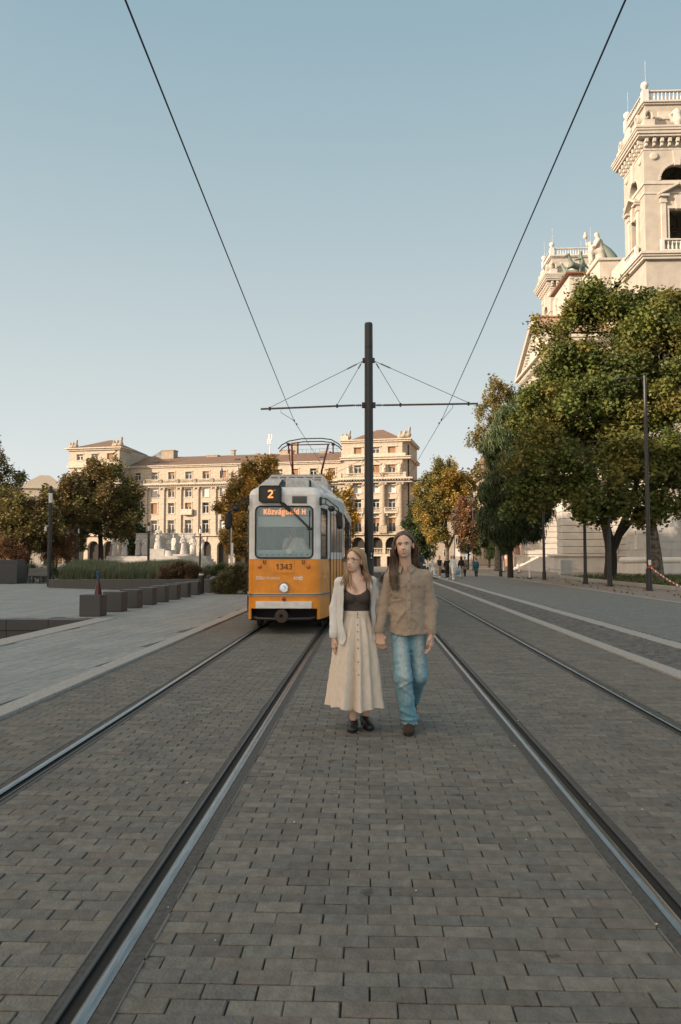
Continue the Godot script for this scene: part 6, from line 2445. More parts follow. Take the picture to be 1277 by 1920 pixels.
	for s in [-1.0, 1.0]:
		# collar: a band round the neck that opens into a pointed wing
		var cr := []
		for k in 9:
			var t := k / 8.0
			var a = lerpf(PI, 0.32, t) * s
			var base := V(-0.026 + sin(a) * 0.06, 1.492 - 0.04 * t, -0.062 + cos(a) * 0.062)
			var out := V(sin(a), 0, cos(a))
			var drop := lerpf(0.03, 0.062, smoothstep(0.55, 1.0, t))
			cr.append(PackedVector3Array([base + V(0, 0.002, 0), base + V(0, 0.034, 0) + out * 0.004, base + V(0, 0.028, 0) + out * 0.012, base + V(s * 0.012 * t, 0.03 - drop, 0.004) + out * lerpf(0.026, 0.034, t)]))
		co.grid(cr, false, s > 0)
	part("collar", co, M.khaki, shirt)
	for e in [WL, WR]:
		var cu := nb().lathe(e + V(0, 0.0, 0.0), [Vector2(0.036, 0.0), Vector2(0.047, 0.002), Vector2(0.048, 0.055), Vector2(0.044, 0.06)], 20, true)
		part("cuff", cu, M.khaki, shirt)
	# jeans
	M.denim = mat(1, 1, 1, 0.85, {"vc": true, "nrm": wrinkle(82, 0.009, 14), "ns": 0.35, "tex": tex(63, 0.03, 0.8, 1.0), "sc": V(2.6, 1.5, 2.6), "local": true})
	var je := nb()
	je.bones([[V(-0.05, 0.965, -0.08), V(0.06, 0.965, -0.08), 0.1, 0.1, V(1, 1, 0.86)], [HL + V(0.016, -0.03, 0), KL, 0.08, 0.074], [KL, AL + V(0, -0.04, 0), 0.074, 0.073], [HR - V(0.012, 0.03, 0), KR, 0.08, 0.074], [KR, AR, 0.074, 0.072]], 0.0105, 0.016, cloth_noise(8, 6.0), 0.007, func(p: Vector3) -> float: return maxf(p.y - 1.02, (0.062 if p.z > -0.25 else 0.13) - p.y), V(1.0, 1.9, 1.0))
	for k in je.v.size():
		var p := je.v[k]
		if p.z > -0.2 and p.y < 0.62:
			var f := gs((p.y - 0.5) + (p.x + 0.04) * 0.5, 0.014) * gs(p.x + 0.04, 0.07) + 0.9 * gs((p.y - 0.44) - (p.x + 0.04) * 0.6, 0.013) * gs(p.x + 0.04, 0.07) + 0.9 * gs(p.y - 0.12, 0.012) + 0.7 * gs((p.y - 0.165) + (p.x - 0.02) * 0.4, 0.012) + 0.6 * gs((p.y - 0.36) + (p.x) * 0.9, 0.014)
			je.v[k] = p + je.n[k] * f * 0.013
	renormal(je)
	var dark := Color(0.11, 0.31, 0.44)
	var mid := Color(0.21, 0.44, 0.55)
	var pale := Color(0.52, 0.63, 0.65)
	var wn := cloth_noise(12, 8.0, false)
	je.paint(func(p: Vector3, n: Vector3) -> Color:
		var c := dark.lerp(mid, 0.6 + 0.25 * wn.get_noise_3dv(p * 3.0))
		var ax := lerpf(-0.07, -0.045, clampf((0.9 - p.y) / 0.4, 0, 1))
		var f := gs(p.x - ax, 0.05) * smoothstep(0.3, 0.5, p.y) * smoothstep(0.95, 0.8, p.y) * smoothstep(-0.1, 0.4, n.z)
		f = maxf(f, gs(p.x - 0.1, 0.045) * smoothstep(0.34, 0.55, p.y) * smoothstep(0.95, 0.85, p.y) * smoothstep(-0.1, 0.4, n.z) * 0.85)
		f = maxf(f, gs(p.y - 0.35, 0.08) * gs(p.x + 0.02, 0.05) * 0.5 * smoothstep(0.0, 0.5, n.z))
		f = clampf(f * (1.0 + 0.25 * wn.get_noise_3dv(p * 1.5)), 0, 1)
		c = c.lerp(pale, f * 0.9)
		if p.y < 0.085 and p.z > -0.25:
			c = c.lerp(Color(0.55, 0.65, 0.68), 0.7)
		return c)
	var jeans := part("jeans", je, M.denim, o)
	part("fly", nb().tube([V(0.006, 0.93, je.front(0.006, 0.93) + 0.001), V(0.008, 0.86, je.front(0.008, 0.86) + 0.001), V(0.01, 0.8, je.front(0.01, 0.8))], 0.003, 5), mat(0.1, 0.2, 0.28, 0.85), jeans)
	for s in [-1.0, 1.0]:
		var y0 := 0.872
		part("pocket_seam", nb().tube([V(s * 0.08, y0, je.front(s * 0.08, y0) + 0.001), V(s * 0.115, y0 - 0.04, je.front(s * 0.115, y0 - 0.04) + 0.001), V(s * 0.135, y0 - 0.05, je.front(s * 0.135, y0 - 0.05))], 0.0022, 5), mat(0.3, 0.36, 0.38, 0.85), jeans)
	M.suede = mat(0.06, 0.038, 0.027, 0.9, {"nrm": bump(61, 0.25, 3.0), "ns": 0.6, "tex": tex(63, 0.03, 0.7, 1.0), "sc": 6.0, "local": true})
	shoe(V(0.005, 0.0, -0.02), -0.12, -0.03, 0.28, M.suede, M.dark, o, M.brow_brown, 0.0)
	shoe(V(0.055, 0.075, -0.46), -0.1, 0.6, 0.28, M.suede, M.dark, o)
	# hair
	var tones := [mat(0.085, 0.05, 0.032, 0.5, {"rim": 0.3}), mat(0.11, 0.066, 0.042, 0.5, {"rim": 0.3}), mat(0.065, 0.038, 0.025, 0.5, {"rim": 0.3}), mat(0.15, 0.098, 0.064, 0.5, {"rim": 0.3})]
	var cap := nb()
	cap.x = hx
	hair_cap(cap, hp, 0.006, func(x: float) -> float: return 0.088 - 9.0 * x * x - 0.35 * absf(x) if absf(x) < 0.066 else -0.2)
	var hair := part("hair", cap, tones[0], o)
	var r := rng(71)
	var list := []
	for k in 210:
		# falls in front of his right shoulder
		var t := r.randf()
		var w := r.randf()
		var z := lerpf(0.078, -0.06, t)
		var zf := lerpf(0.62, -0.9, t)
		var q := [hx * scalp(-0.04, 1.0, zf, 0.007), hx * scalp(-0.55, 0.85, zf * 0.95, 0.009), hx * (scalp(-1.0, 0.35, zf * 0.6, 0.011) - V(0.006 * w, 0, 0)), hx * V(-0.082 - 0.03 * w, -0.06, lerpf(0.045, -0.05, t))]
		if t < 0.7:
			var e := w
			q += [V(-0.1 - 0.055 * w + r.randfn(0, 0.005), 1.53, lerpf(0.02, -0.05, t)), V(lerpf(-0.095, -0.17, e), 1.42, lerpf(0.03, 0.0, e)), V(lerpf(-0.09, -0.165, e), 1.34 + r.randfn(0, 0.012), 0.06), V(lerpf(-0.095, -0.145, e), 1.29 + r.randfn(0, 0.02), 0.065)]
		else:
			q += [V(-0.15, 1.52, -0.1), V(-0.2, 1.42, -0.1), V(-0.245 + r.randfn(0, 0.01), 1.345 + r.randfn(0, 0.015), -0.06)]
		list.append([spline(q, 18), 0.0035, r.randf_range(0.006, 0.0105), 0.0022])
	for k in 150:
		# falls behind his left shoulder
		var t := r.randf()
		var w := r.randf()
		var z := lerpf(0.072, -0.07, t)
		var zf := lerpf(0.6, -0.9, t)
		var q := [hx * scalp(0.04, 1.0, zf, 0.007), hx * scalp(0.55, 0.85, zf * 0.9, 0.009), hx * (scalp(1.0, 0.38, zf * 0.45 - 0.15, 0.01) + V(0.006 * w, 0, 0)), hx * V(0.08 + 0.032 * w, -0.04, lerpf(-0.02, -0.075, t)), V(0.045 + 0.05 * w, 1.545, -0.06), V(0.06 + 0.06 * w, 1.48, -0.1), V(0.115 + r.randfn(0, 0.015), 1.43, -0.17), V(0.1, 1.3, -0.2)]
		list.append([spline(q, 16), 0.0035, r.randf_range(0.006, 0.01), 0.003])
	for k in 40:
		# back of the head
		var a := r.randf_range(-1.1, 1.1)
		var q := [hx * scalp(0, 1.0, -0.3, 0.008), hx * scalp(sin(a) * 0.7, 0.6, -0.9 * cos(a), 0.01), hx * V(sin(a) * 0.085, 0.0, -0.1 * cos(a) - 0.02), V(-0.03 + sin(a) * 0.1, 1.5, -0.14), V(-0.03 + sin(a) * 0.13, 1.3 + r.randfn(0, 0.03), -0.21)]
		list.append([spline(q, 12), 0.005, 0.013, 0.004])
	for k in 9:
		# loose wisps
		var q := [hx * V(0.06, 0.09, 0.0), hx * V(0.092, 0.03, -0.02), hx * V(0.1 + r.randf() * 0.012, -0.03, -0.03), hx * V(0.1 + r.randf() * 0.015, -0.09, -0.04)]
		list.append([spline(q, 10), 0.0015, 0.002, 0.001])
	strand_set("hair_lock", list, tones, hair)


# normals again after vertices were moved
func renormal(b: MB) -> void:
	var nn := PackedVector3Array()
	nn.resize(b.v.size())
	for k in range(0, b.i.size(), 3):
		var p := b.v[b.i[k]]
		var f := (b.v[b.i[k + 2]] - p).cross(b.v[b.i[k + 1]] - p)
		nn[b.i[k]] += f
		nn[b.i[k + 1]] += f
		nn[b.i[k + 2]] += f
	for k in nn.size():
		if nn[k].length_squared() > 1e-18:
			b.n[k] = nn[k].normalized()


func woman() -> void:
	var o := thing("person", "young woman with fair hair and glasses, white cardigan and long beige skirt", "person", V(-0.117, 0, -7.3), 0.0, "the couple walking between the tracks")
	var skin := Color(0.8, 0.54, 0.42)
	var hp := {"smile": 0.0, "jaw": 0.95, "nose": 0.92}
	var hx := Transform3D(Basis(Vector3.UP, -0.62) * Basis(Vector3.RIGHT, -0.04) * Basis().scaled(V(1.0, 0.97, 0.98)), V(-0.014, 1.532, 0.0))
	var SL := V(-0.15, 1.33, -0.03)
	var EL := V(-0.195, 1.09, -0.05)
	var WL := V(-0.207, 0.84, 0.03)
	var SR := V(0.142, 1.338, -0.03)
	var ER := V(0.192, 1.1, -0.08)
	var WR := V(0.226, 0.878, -0.01)
	var b := nb()
	b.tint = skin
	b.bones([[V(0, 0.95, -0.03), V(0, 1.06, -0.03), 0.1, 0.09, V(1, 1, 0.75)], [V(0, 1.06, -0.03), V(0, 1.25, -0.03), 0.102, 0.118, V(1, 1, 0.72)], [V(-0.062, 1.2, 0.03), V(-0.055, 1.22, 0.0), 0.052, 0.055], [V(0.062, 1.2, 0.03), V(0.055, 1.22, 0.0), 0.052, 0.055], [V(-0.115, 1.325, -0.03), V(0.11, 1.33, -0.03), 0.048, 0.048], [V(0.0, 1.3, -0.03), V(-0.005, 1.47, -0.012), 0.062, 0.045], [SL, EL, 0.043, 0.036], [EL, WL, 0.036, 0.025], [SR, ER, 0.043, 0.036], [ER, WR, 0.036, 0.025], [V(-0.05, 0.9, -0.03), V(-0.03, 0.5, 0.02), 0.07, 0.05], [V(-0.03, 0.5, 0.02), V(-0.03, 0.1, -0.03), 0.05, 0.034], [V(0.05, 0.9, -0.03), V(0.075, 0.5, -0.04), 0.07, 0.05], [V(0.075, 0.5, -0.04), V(0.082, 0.12, -0.13), 0.05, 0.034]], 0.0115, 0.014)
	b.tint = Color.WHITE
	b.x = hx
	head_mesh(b, hp, skin, Color(0.53, 0.23, 0.21))
	b.x = Transform3D()
	b.tint = Color(0.68, 0.45, 0.34)
	hand(b, WL + V(0, -0.012, 0.004), Basis(V(0.3, 0.0, 0.95), V(0.06, -0.98, 0.12), V(0.95, 0.05, -0.3)).orthonormalized(), 0.92, [0.3, 0.35, 0.4, 0.45], 0.3)
	hand(b, WR + V(0.0, -0.022, 0.026), Basis(V(0.95, 0.1, -0.2), V(-0.1, -0.98, -0.1), V(-0.2, 0.1, 0.97)).orthonormalized(), 0.92, [1.15, 1.2, 1.2, 1.2], 0.3)
	var body := part("body", b, M.skin, o)
	face_parts(body, hx, hp, M.iris_blue, M.brow_fair, 1.05, 0.001)
	# glasses
	var gl := nb()
	gl.x = hx
	var fr := nb()
	fr.x = hx
	for s in [-1.0, 1.0]:
		var c := head_point(V(s * 0.031, 0.001, 0.083).normalized(), hp) + V(s * 0.002, -0.001, 0.013)
		var ring := []
		for k in 22:
			var a := TAU * k / 20
			ring.append(c + V(cos(a) * 0.0245, sin(a) * 0.0215, -0.2 * absf(cos(a) * 0.0245 + s * 0.01) * 0.3))
		fr.tube(ring, 0.0017, 6, false)
		var row := []
		for k in 20:
			gl.to(c, ring[k], ring[k + 1], V(0, 0, 1))
		fr.tube([c + V(s * 0.0245, 0.006, -0.002), V(s * 0.074, 0.004, 0.05), V(s * 0.077, 0.002, -0.005), V(s * 0.078, -0.01, -0.02)], 0.0018, 6)
	fr.tube([V(-0.0085, 0.004, 0.0985), V(0, 0.008, 0.1), V(0.0085, 0.004, 0.0985)], 0.0018, 6)
	var gp := part("glasses", fr, M.dark, o)
	part("lens", gl, mat(0.5, 0.65, 0.65, 0.05, {"alpha": 0.14}), gp)
	part("earring", nb().ball(hx * V(0.079, -0.036, -0.002), V(0.0045, 0.0045, 0.0045), 8, 6), M.eye_white, o)
	# necklace
	var nk := []
	for k in 13:
		var t := k / 12.0 * 2.0 - 1.0
		var x := t * 0.05
		var y := 1.375 - 0.06 * (1.0 - t * t)
		nk.append(V(x, y, b.front(x, y, 0.014) + 0.001))
	var np := part("necklace", nb().tube(nk, 0.0011, 5), mat(0.5, 0.42, 0.3, 0.3, {"metal": 0.8}), o)
	part("pendant", nb().ball(nk[6] + V(0, -0.008, 0.003), V(0.005, 0.006, 0.003), 8, 6), M.eye_white, np)
	# top
	M.top_brown = mat(0.075, 0.06, 0.054, 0.8, {"tex": tex(62, 0.02, 0.85, 1.0), "sc": 4.0, "local": true, "rim": 0.3})
	var tk := nb()
	tk.bones([[V(0, 1.0, -0.03), V(0, 1.075, -0.03), 0.1, 0.106, V(1, 1, 0.74)], [V(0, 1.09, -0.03), V(0, 1.25, -0.03), 0.108, 0.124, V(1, 1, 0.74)], [V(-0.062, 1.2, 0.03), V(-0.055, 1.22, 0.0), 0.06, 0.062], [V(0.062, 1.2, 0.03), V(0.055, 1.22, 0.0), 0.06, 0.062]], 0.0085, 0.014, cloth_noise(21, 7.0), 0.003, func(p: Vector3) -> float: return maxf(p.y - (1.222 + 5.5 * p.x * p.x if p.z > -0.03 else 1.28), 1.03 - p.y), V(1, 2.2, 1))
	for k in tk.v.size():
		var p := tk.v[k]
		if p.z > -0.03 and p.y < 1.16:
			var f := gs((p.y - 1.1) - (p.x) * 0.35, 0.008) + gs((p.y - 1.135) - (p.x - 0.02) * 0.5, 0.008) * 0.7 + gs((p.y - 1.075) - (p.x + 0.02) * 0.22, 0.007) * 0.8
			tk.v[k] = p + V(0, 0, f * 0.006 * gs(p.x - 0.03, 0.08))
	renormal(tk)
	var top := part("camisole", tk, M.top_brown, o)
	for s in [-1.0, 1.0]:
		var sp := []
		for k in 7:
			var t := k / 6.0
			var x: float = s * lerpf(0.096, 0.088, t)
			var y := lerpf(1.265, 1.37, t)
			sp.append(V(x, y, maxf(b.front(x, y, 0.012), tk.front(x, y, 0.012)) + 0.002))
		part("strap", nb().tube(sp, 0.005, 6, true, 0.5), M.top_brown, top)
	# skirt
	M.linen = mat(0.76, 0.665, 0.565, 0.9, {"nrm": wrinkle(83, 0.007, 10), "ns": 0.25, "tex": tex(62, 0.02, 0.92, 1.0), "sc": V(2.6, 1.4, 2.6), "local": true, "rim": 0.2})
	var rows := []
	var wn := cloth_noise(33, 3.0)
	var n := 120
	for k in 46:
		var t := k / 45.0
		var y := lerpf(1.075, 0.215, t)
		var flare := smoothstep(0.0, 0.35, t) * 0.04 + t * 0.065
		var row := PackedVector3Array()
		for q in n:
			var a := TAU * q / n
			var x := sin(a)
			var z := cos(a)
			var fold := 0.0
			for f in [[-0.34, 0.13, 0.045], [0.16, 0.1, 0.05], [0.55, 0.14, 0.03], [-0.8, 0.18, 0.035], [1.15, 0.22, 0.035], [-1.35, 0.2, 0.04], [2.2, 0.35, 0.03], [-2.4, 0.35, 0.03], [3.0, 0.3, 0.03]]:
				var da := wrapf(a - f[0], -PI, PI)
				fold += f[2] * gs(da, f[1])
			var wr := 0.007 * wn.get_noise_3dv(V(x, y * 1.2, z) * 1.3) * smoothstep(0.05, 0.3, t)
			var rr := 1.0 + 0.0 * t
			var wx := 0.118 + flare + t * t * 0.012
			var wz := 0.09 + flare * 0.8
			# front of the hem kicked forward by the leading leg
			var kick := 0.05 * t * t * gs(wrapf(a + 0.25, -PI, PI), 0.5)
			var slit := -0.07 * t * gs(wrapf(a - 0.0 + 0.08 * t, -PI, PI), 0.07)
			var m := fold * (0.25 * smoothstep(0.03, 0.2, t) + t) + wr + kick + slit
			var yy := y - (0.02 * sin(a * 5.0 + 1.0) + 0.016 * sin(a * 2.0 + 0.4)) * t * t * 0.6 + 0.02 * t * (1.0 if x < -0.75 else 0.0)
			row.push_back(V(x * (wx + m) - 0.008 * t, yy, z * (wz + m) - 0.03))
		rows.append(row)
	var sk := nb().grid(rows, true, false)
	var inner := []
	for row in rows:
		var r2 := PackedVector3Array()
		for p in row:
			r2.push_back(V(p.x * 0.975, p.y, (p.z + 0.03) * 0.97 - 0.03))
		inner.append(r2)
	inner.reverse()
	sk.grid(inner, true, false)
	if (rows[10][0] as Vector3).y > 0.0:
		fix_out(sk)
	var skirt := part("skirt", sk, M.linen, o)
	var wb := nb()
	for e in [[0, 3]]:
		var wr2 := []
		for k in 3:
			var row := PackedVector3Array()
			for q in n:
				var p: Vector3 = rows[e[0] + k][q]
				row.push_back(V(p.x * 1.02, p.y, (p.z + 0.03) * 1.025 - 0.03))
			wr2.append(row)
		wb.grid(wr2, true, false)
	fix_out(wb)
	part("waistband", wb, M.linen, skirt)
	var bt := nb()
	for k in 9:
		var y := [1.06, 1.045, 1.018, 0.955, 0.895, 0.825, 0.75, 0.63, 0.52][k] as float
		bt.lathe(V(0.012 + (1.06 - y) * 0.02, y, sk.front(0.012, y, 0.012) + 0.001), [Vector2(0.0065, 0), Vector2(0.0065, 0.003), Vector2(0.004, 0.0035), Vector2(0.0, 0.002)], 12, false, Basis(Vector3.RIGHT, PI / 2))
	part("button", bt, mat(0.2, 0.13, 0.08, 0.5), skirt)
	var pkt := []
	for k in 8:
		var rr: Vector3 = rows[3 + k][n / 8 - k / 2]
		pkt.append(rr + V(0.002, 0, 0.004))
	part("pocket_seam", nb().tube(pkt, 0.0022, 5), mat(0.4, 0.32, 0.25, 0.9), skirt)
	# cardigan: one knitted sheet from front edge round the back to the other, with sleeves
	M.knit = mat(0.92, 0.91, 0.89, 0.95, {"nrm": bump(64, 0.12, 8.0, 2), "ns": 0.9, "tex": tex(65, 0.1, 0.84, 1.0, 2), "sc": 5.0, "local": true, "rim": 0.4})
	var cg := nb()
	var spec := [[1.375, 0.115, 0.052, 0.85, 0.9], [1.345, 0.165, 0.075, 0.78, 0.85], [1.29, 0.178, 0.1, 0.66, 0.78], [1.2, 0.172, 0.125, 0.68, 0.85], [1.1, 0.165, 0.128, 0.72, 0.92], [1.0, 0.175, 0.135, 0.72, 0.96], [0.92, 0.182, 0.142, 0.62, 0.98], [0.845, 0.19, 0.15, 0.5, 1.0], [0.81, 0.192, 0.152, 0.62, 1.0]]
	var cr := []
	var ci := []
	for k in 40:
		var t := k / 39.0 * (spec.size() - 1)
		var i := mini(int(t), spec.size() - 2)
		var f := t - i
		var s := []
		for q in 5:
			s.append(lerpf(spec[i][q], spec[i + 1][q], f))
		var row := PackedVector3Array()
		var rin := PackedVector3Array()
		for q in 73:
			var u := q / 72.0
			var a := lerpf(-s[3], -(TAU - s[4]), u)
			var wv := 0.011 * sin(a * 9.0 + t * 0.3) * smoothstep(0.0, 4.0, t) + 0.006 * wn.get_noise_3dv(V(sin(a), s[0] * 2.0, cos(a)) * 2.0)
			var edge := 0.014 * (gs(u, 0.03) + gs(1.0 - u, 0.03))
			var p := V(sin(a) * (s[1] + wv), s[0] - (0.03 * gs(u, 0.12) * smoothstep(6.5, 8.0, t)), cos(a) * (s[2] + wv) - 0.02 + edge)
			row.push_back(p)
			rin.push_back(p - V(sin(a), 0, cos(a)) * 0.006)
		cr.append(row)
		ci.append(rin)
	cg.grid(cr, false, true)
	cg.grid(ci, false, false)
	fix_side(cg)
	for e in [[SL, EL, WL], [SR, ER, WR]]:
		cg.bones([[e[0] + V(0, -0.012, 0), e[1], 0.052, 0.052], [e[1], e[2] + V(0, 0.03, 0), 0.05, 0.04], [e[0] + V(0, 0.005, 0), V(e[0].x * 0.6, 1.35, -0.03), 0.045, 0.035]], 0.009, 0.012, cloth_noise(41, 7.0), 0.003, func(p: Vector3) -> float: return (0.835 if p.x < 0.0 else 0.862) - p.y, V(1, 1.8, 1))
	var card := part("cardigan", cg, M.knit, o)
	for e in [WL, WR]:
		part("cuff", nb().lathe(e + V(0, -0.008, 0), [Vector2(0.026, 0.0), Vector2(0.036, 0.002), Vector2(0.038, 0.03), Vector2(0.039, 0.055), Vector2(0.034, 0.058)], 18, true), M.knit, card)
	# shoes
	shoe(V(-0.03, 0.0, 0.0), -0.08, 0.0, 0.245, M.black, M.black, o, M.black)
	shoe(V(0.085, 0.012, -0.1), 0.35, 0.12, 0.245, M.black, M.black, o, M.black)
	# hair
	var tones := [mat(0.3, 0.18, 0.095, 0.5, {"rim": 0.4}), mat(0.38, 0.245, 0.135, 0.5, {"rim": 0.4}), mat(0.22, 0.125, 0.066, 0.5, {"rim": 0.4}), mat(0.46, 0.32, 0.19, 0.5, {"rim": 0.4})]
	var cap := nb()
	cap.x = hx
	hair_cap(cap, hp, 0.008, func(x: float) -> float: return 0.086 - 11.0 * x * x - 0.3 * absf(x) if absf(x) < 0.066 else -0.2)
	var hair := part("hair", cap, tones[0], o)
	var r := rng(72)
	var list := []
	for k in 140:
		# her left side, towards the man
		var t := r.randf()
		var z := lerpf(0.07, -0.07, t)
		var zf := lerpf(0.6, -0.9, t)
		var q := [hx * scalp(0.04, 1.0, zf, 0.009), hx * scalp(0.55, 0.85, zf * 0.9, 0.012), hx * scalp(1.0, 0.38, zf * 0.5 - 0.1, 0.015), hx * V(0.094, -0.05, lerpf(-0.005, -0.06, t))]
		var e := r.randf()
		q += [V(lerpf(0.07, 0.1, e), 1.43, lerpf(0.02, -0.06, t)), V(lerpf(0.075, 0.13, e) + r.randfn(0, 0.006), 1.38, lerpf(0.045, -0.06, t)), V(lerpf(0.06, 0.165, e) + r.randfn(0, 0.01), 1.335 + r.randfn(0, 0.018), lerpf(0.06, -0.06, t))]
		list.append([spline(q, 16), 0.0035, r.randf_range(0.0055, 0.0095), 0.002])
	for k in 110:
		# her right side, behind the turned cheek
		var t := r.randf()
		var z := lerpf(0.07, -0.07, t)
		var zf := lerpf(0.6, -0.9, t)
		var q := [hx * scalp(-0.04, 1.0, zf, 0.009), hx * scalp(-0.55, 0.85, zf * 0.9, 0.012), hx * scalp(-1.0, 0.38, zf * 0.5 - 0.12, 0.014), hx * V(-0.09, -0.06, lerpf(-0.01, -0.065, t))]
		var e := r.randf()
		q += [V(lerpf(-0.1, -0.055, e), 1.42, lerpf(0.02, -0.05, t)), V(lerpf(-0.125, -0.05, e) + r.randfn(0, 0.006), 1.36, lerpf(0.05, -0.05, t)), V(lerpf(-0.15, -0.045, e) + r.randfn(0, 0.008), 1.31 + r.randfn(0, 0.02), lerpf(0.065, -0.04, t))]
		list.append([spline(q, 16), 0.0035, r.randf_range(0.005, 0.009), 0.0018])
	for k in 40:
		var a := r.randf_range(-1.2, 1.2)
		var q := [hx * scalp(0, 1.0, -0.3, 0.009), hx * scalp(sin(a) * 0.7, 0.6, -0.9 * cos(a), 0.012), hx * V(sin(a) * 0.09, 0.0, -0.105 * cos(a) - 0.02), V(0.01 + sin(a) * 0.11, 1.4, -0.11), V(0.01 + sin(a) * 0.14, 1.31 + r.randfn(0, 0.02), -0.12)]
		list.append([spline(q, 12), 0.005, 0.013, 0.003])
	for k in 7:
		# loose strands over the chest
		var q := [V(-0.05, 1.42, 0.04), V(-0.06 + r.randfn(0, 0.01), 1.36, 0.07), V(-0.03 + r.randfn(0, 0.015), 1.3, 0.085), V(0.0 + r.randfn(0, 0.012), 1.255 + r.randfn(0, 0.015), 0.1)]
		list.append([spline(q, 10), 0.0015, 0.0025, 0.001])
	strand_set("hair_lock", list, tones, hair)


# turn a closed round shell so that its normals face away from its axis where it is the outer skin
func fix_out(b: MB) -> void:
	var s := 0.0
	for k in mini(b.v.size(), 400):
		s += b.n[k].dot(V(b.v[k].x, 0, b.v[k].z + 0.03))
	if s < 0.0:
		for k in b.n.size():
			b.n[k] = -b.n[k]
		for k in range(0, b.i.size(), 3):
			var t := b.i[k + 1]
			b.i[k + 1] = b.i[k + 2]
			b.i[k + 2] = t


func fix_side(b: MB) -> void:
	fix_out(b)



# a clump of leaves; n leaves of size s scattered in a ball of radius r
func leaf_clump(sd: int, n: int, s: float, r: float, kind := 0) -> ArrayMesh:
	var g := rng(sd)
	var b := nb()
	for k in n:
		var p := V(g.randfn(0, 0.5), g.randfn(0, 0.45), g.randfn(0, 0.5)) * r
		var bs := Basis(Vector3.UP, g.randf() * TAU) * Basis(Vector3.RIGHT, g.randf_range(-1.1, 0.9)) * Basis(Vector3.BACK, g.randf_range(-0.6, 0.6))
		var l := s * g.randf_range(0.7, 1.25)
		b.tint = Color(1, 1, 1) * g.randf_range(0.75, 1.2)
		if kind == 0:
			# broad lobed leaf, folded along its rib
			var q := [V(0, 0, 0), V(-0.42, 0.1, 0.35), V(-0.5, 0.04, 0.7), V(-0.16, 0.05, 0.75), V(0, -0.06, 1.1), V(0.16, 0.05, 0.75), V(0.5, 0.04, 0.7), V(0.42, 0.1, 0.35)]
			for j in q.size():
				q[j] = p + bs * (q[j] * l)
			b.t3(q[0], q[1], q[2])
			b.t3(q[0], q[2], q[3])
			b.t3(q[0], q[3], q[4])
			b.t3(q[0], q[4], q[5])
			b.t3(q[0], q[5], q[6])
			b.t3(q[0], q[6], q[7])
		elif kind == 1:
			# small oval leaf
			b.q(p, p + bs * (V(0.28, 0.05, 0.5) * l), p + bs * (V(0, 0, 1) * l), p + bs * (V(-0.28, 0.05, 0.5) * l))
		else:
			# drooping needle spray
			var dn := V(g.randfn(0, 0.35), -1, g.randfn(0, 0.35)).normalized()
			var sd2 := dn.cross(V(g.randfn(0, 1), 0.1, g.randfn(0, 1))).normalized() * l * 0.13
			b.t3(p - sd2, p + sd2, p + dn * l * 1.3)
	return b.mesh()


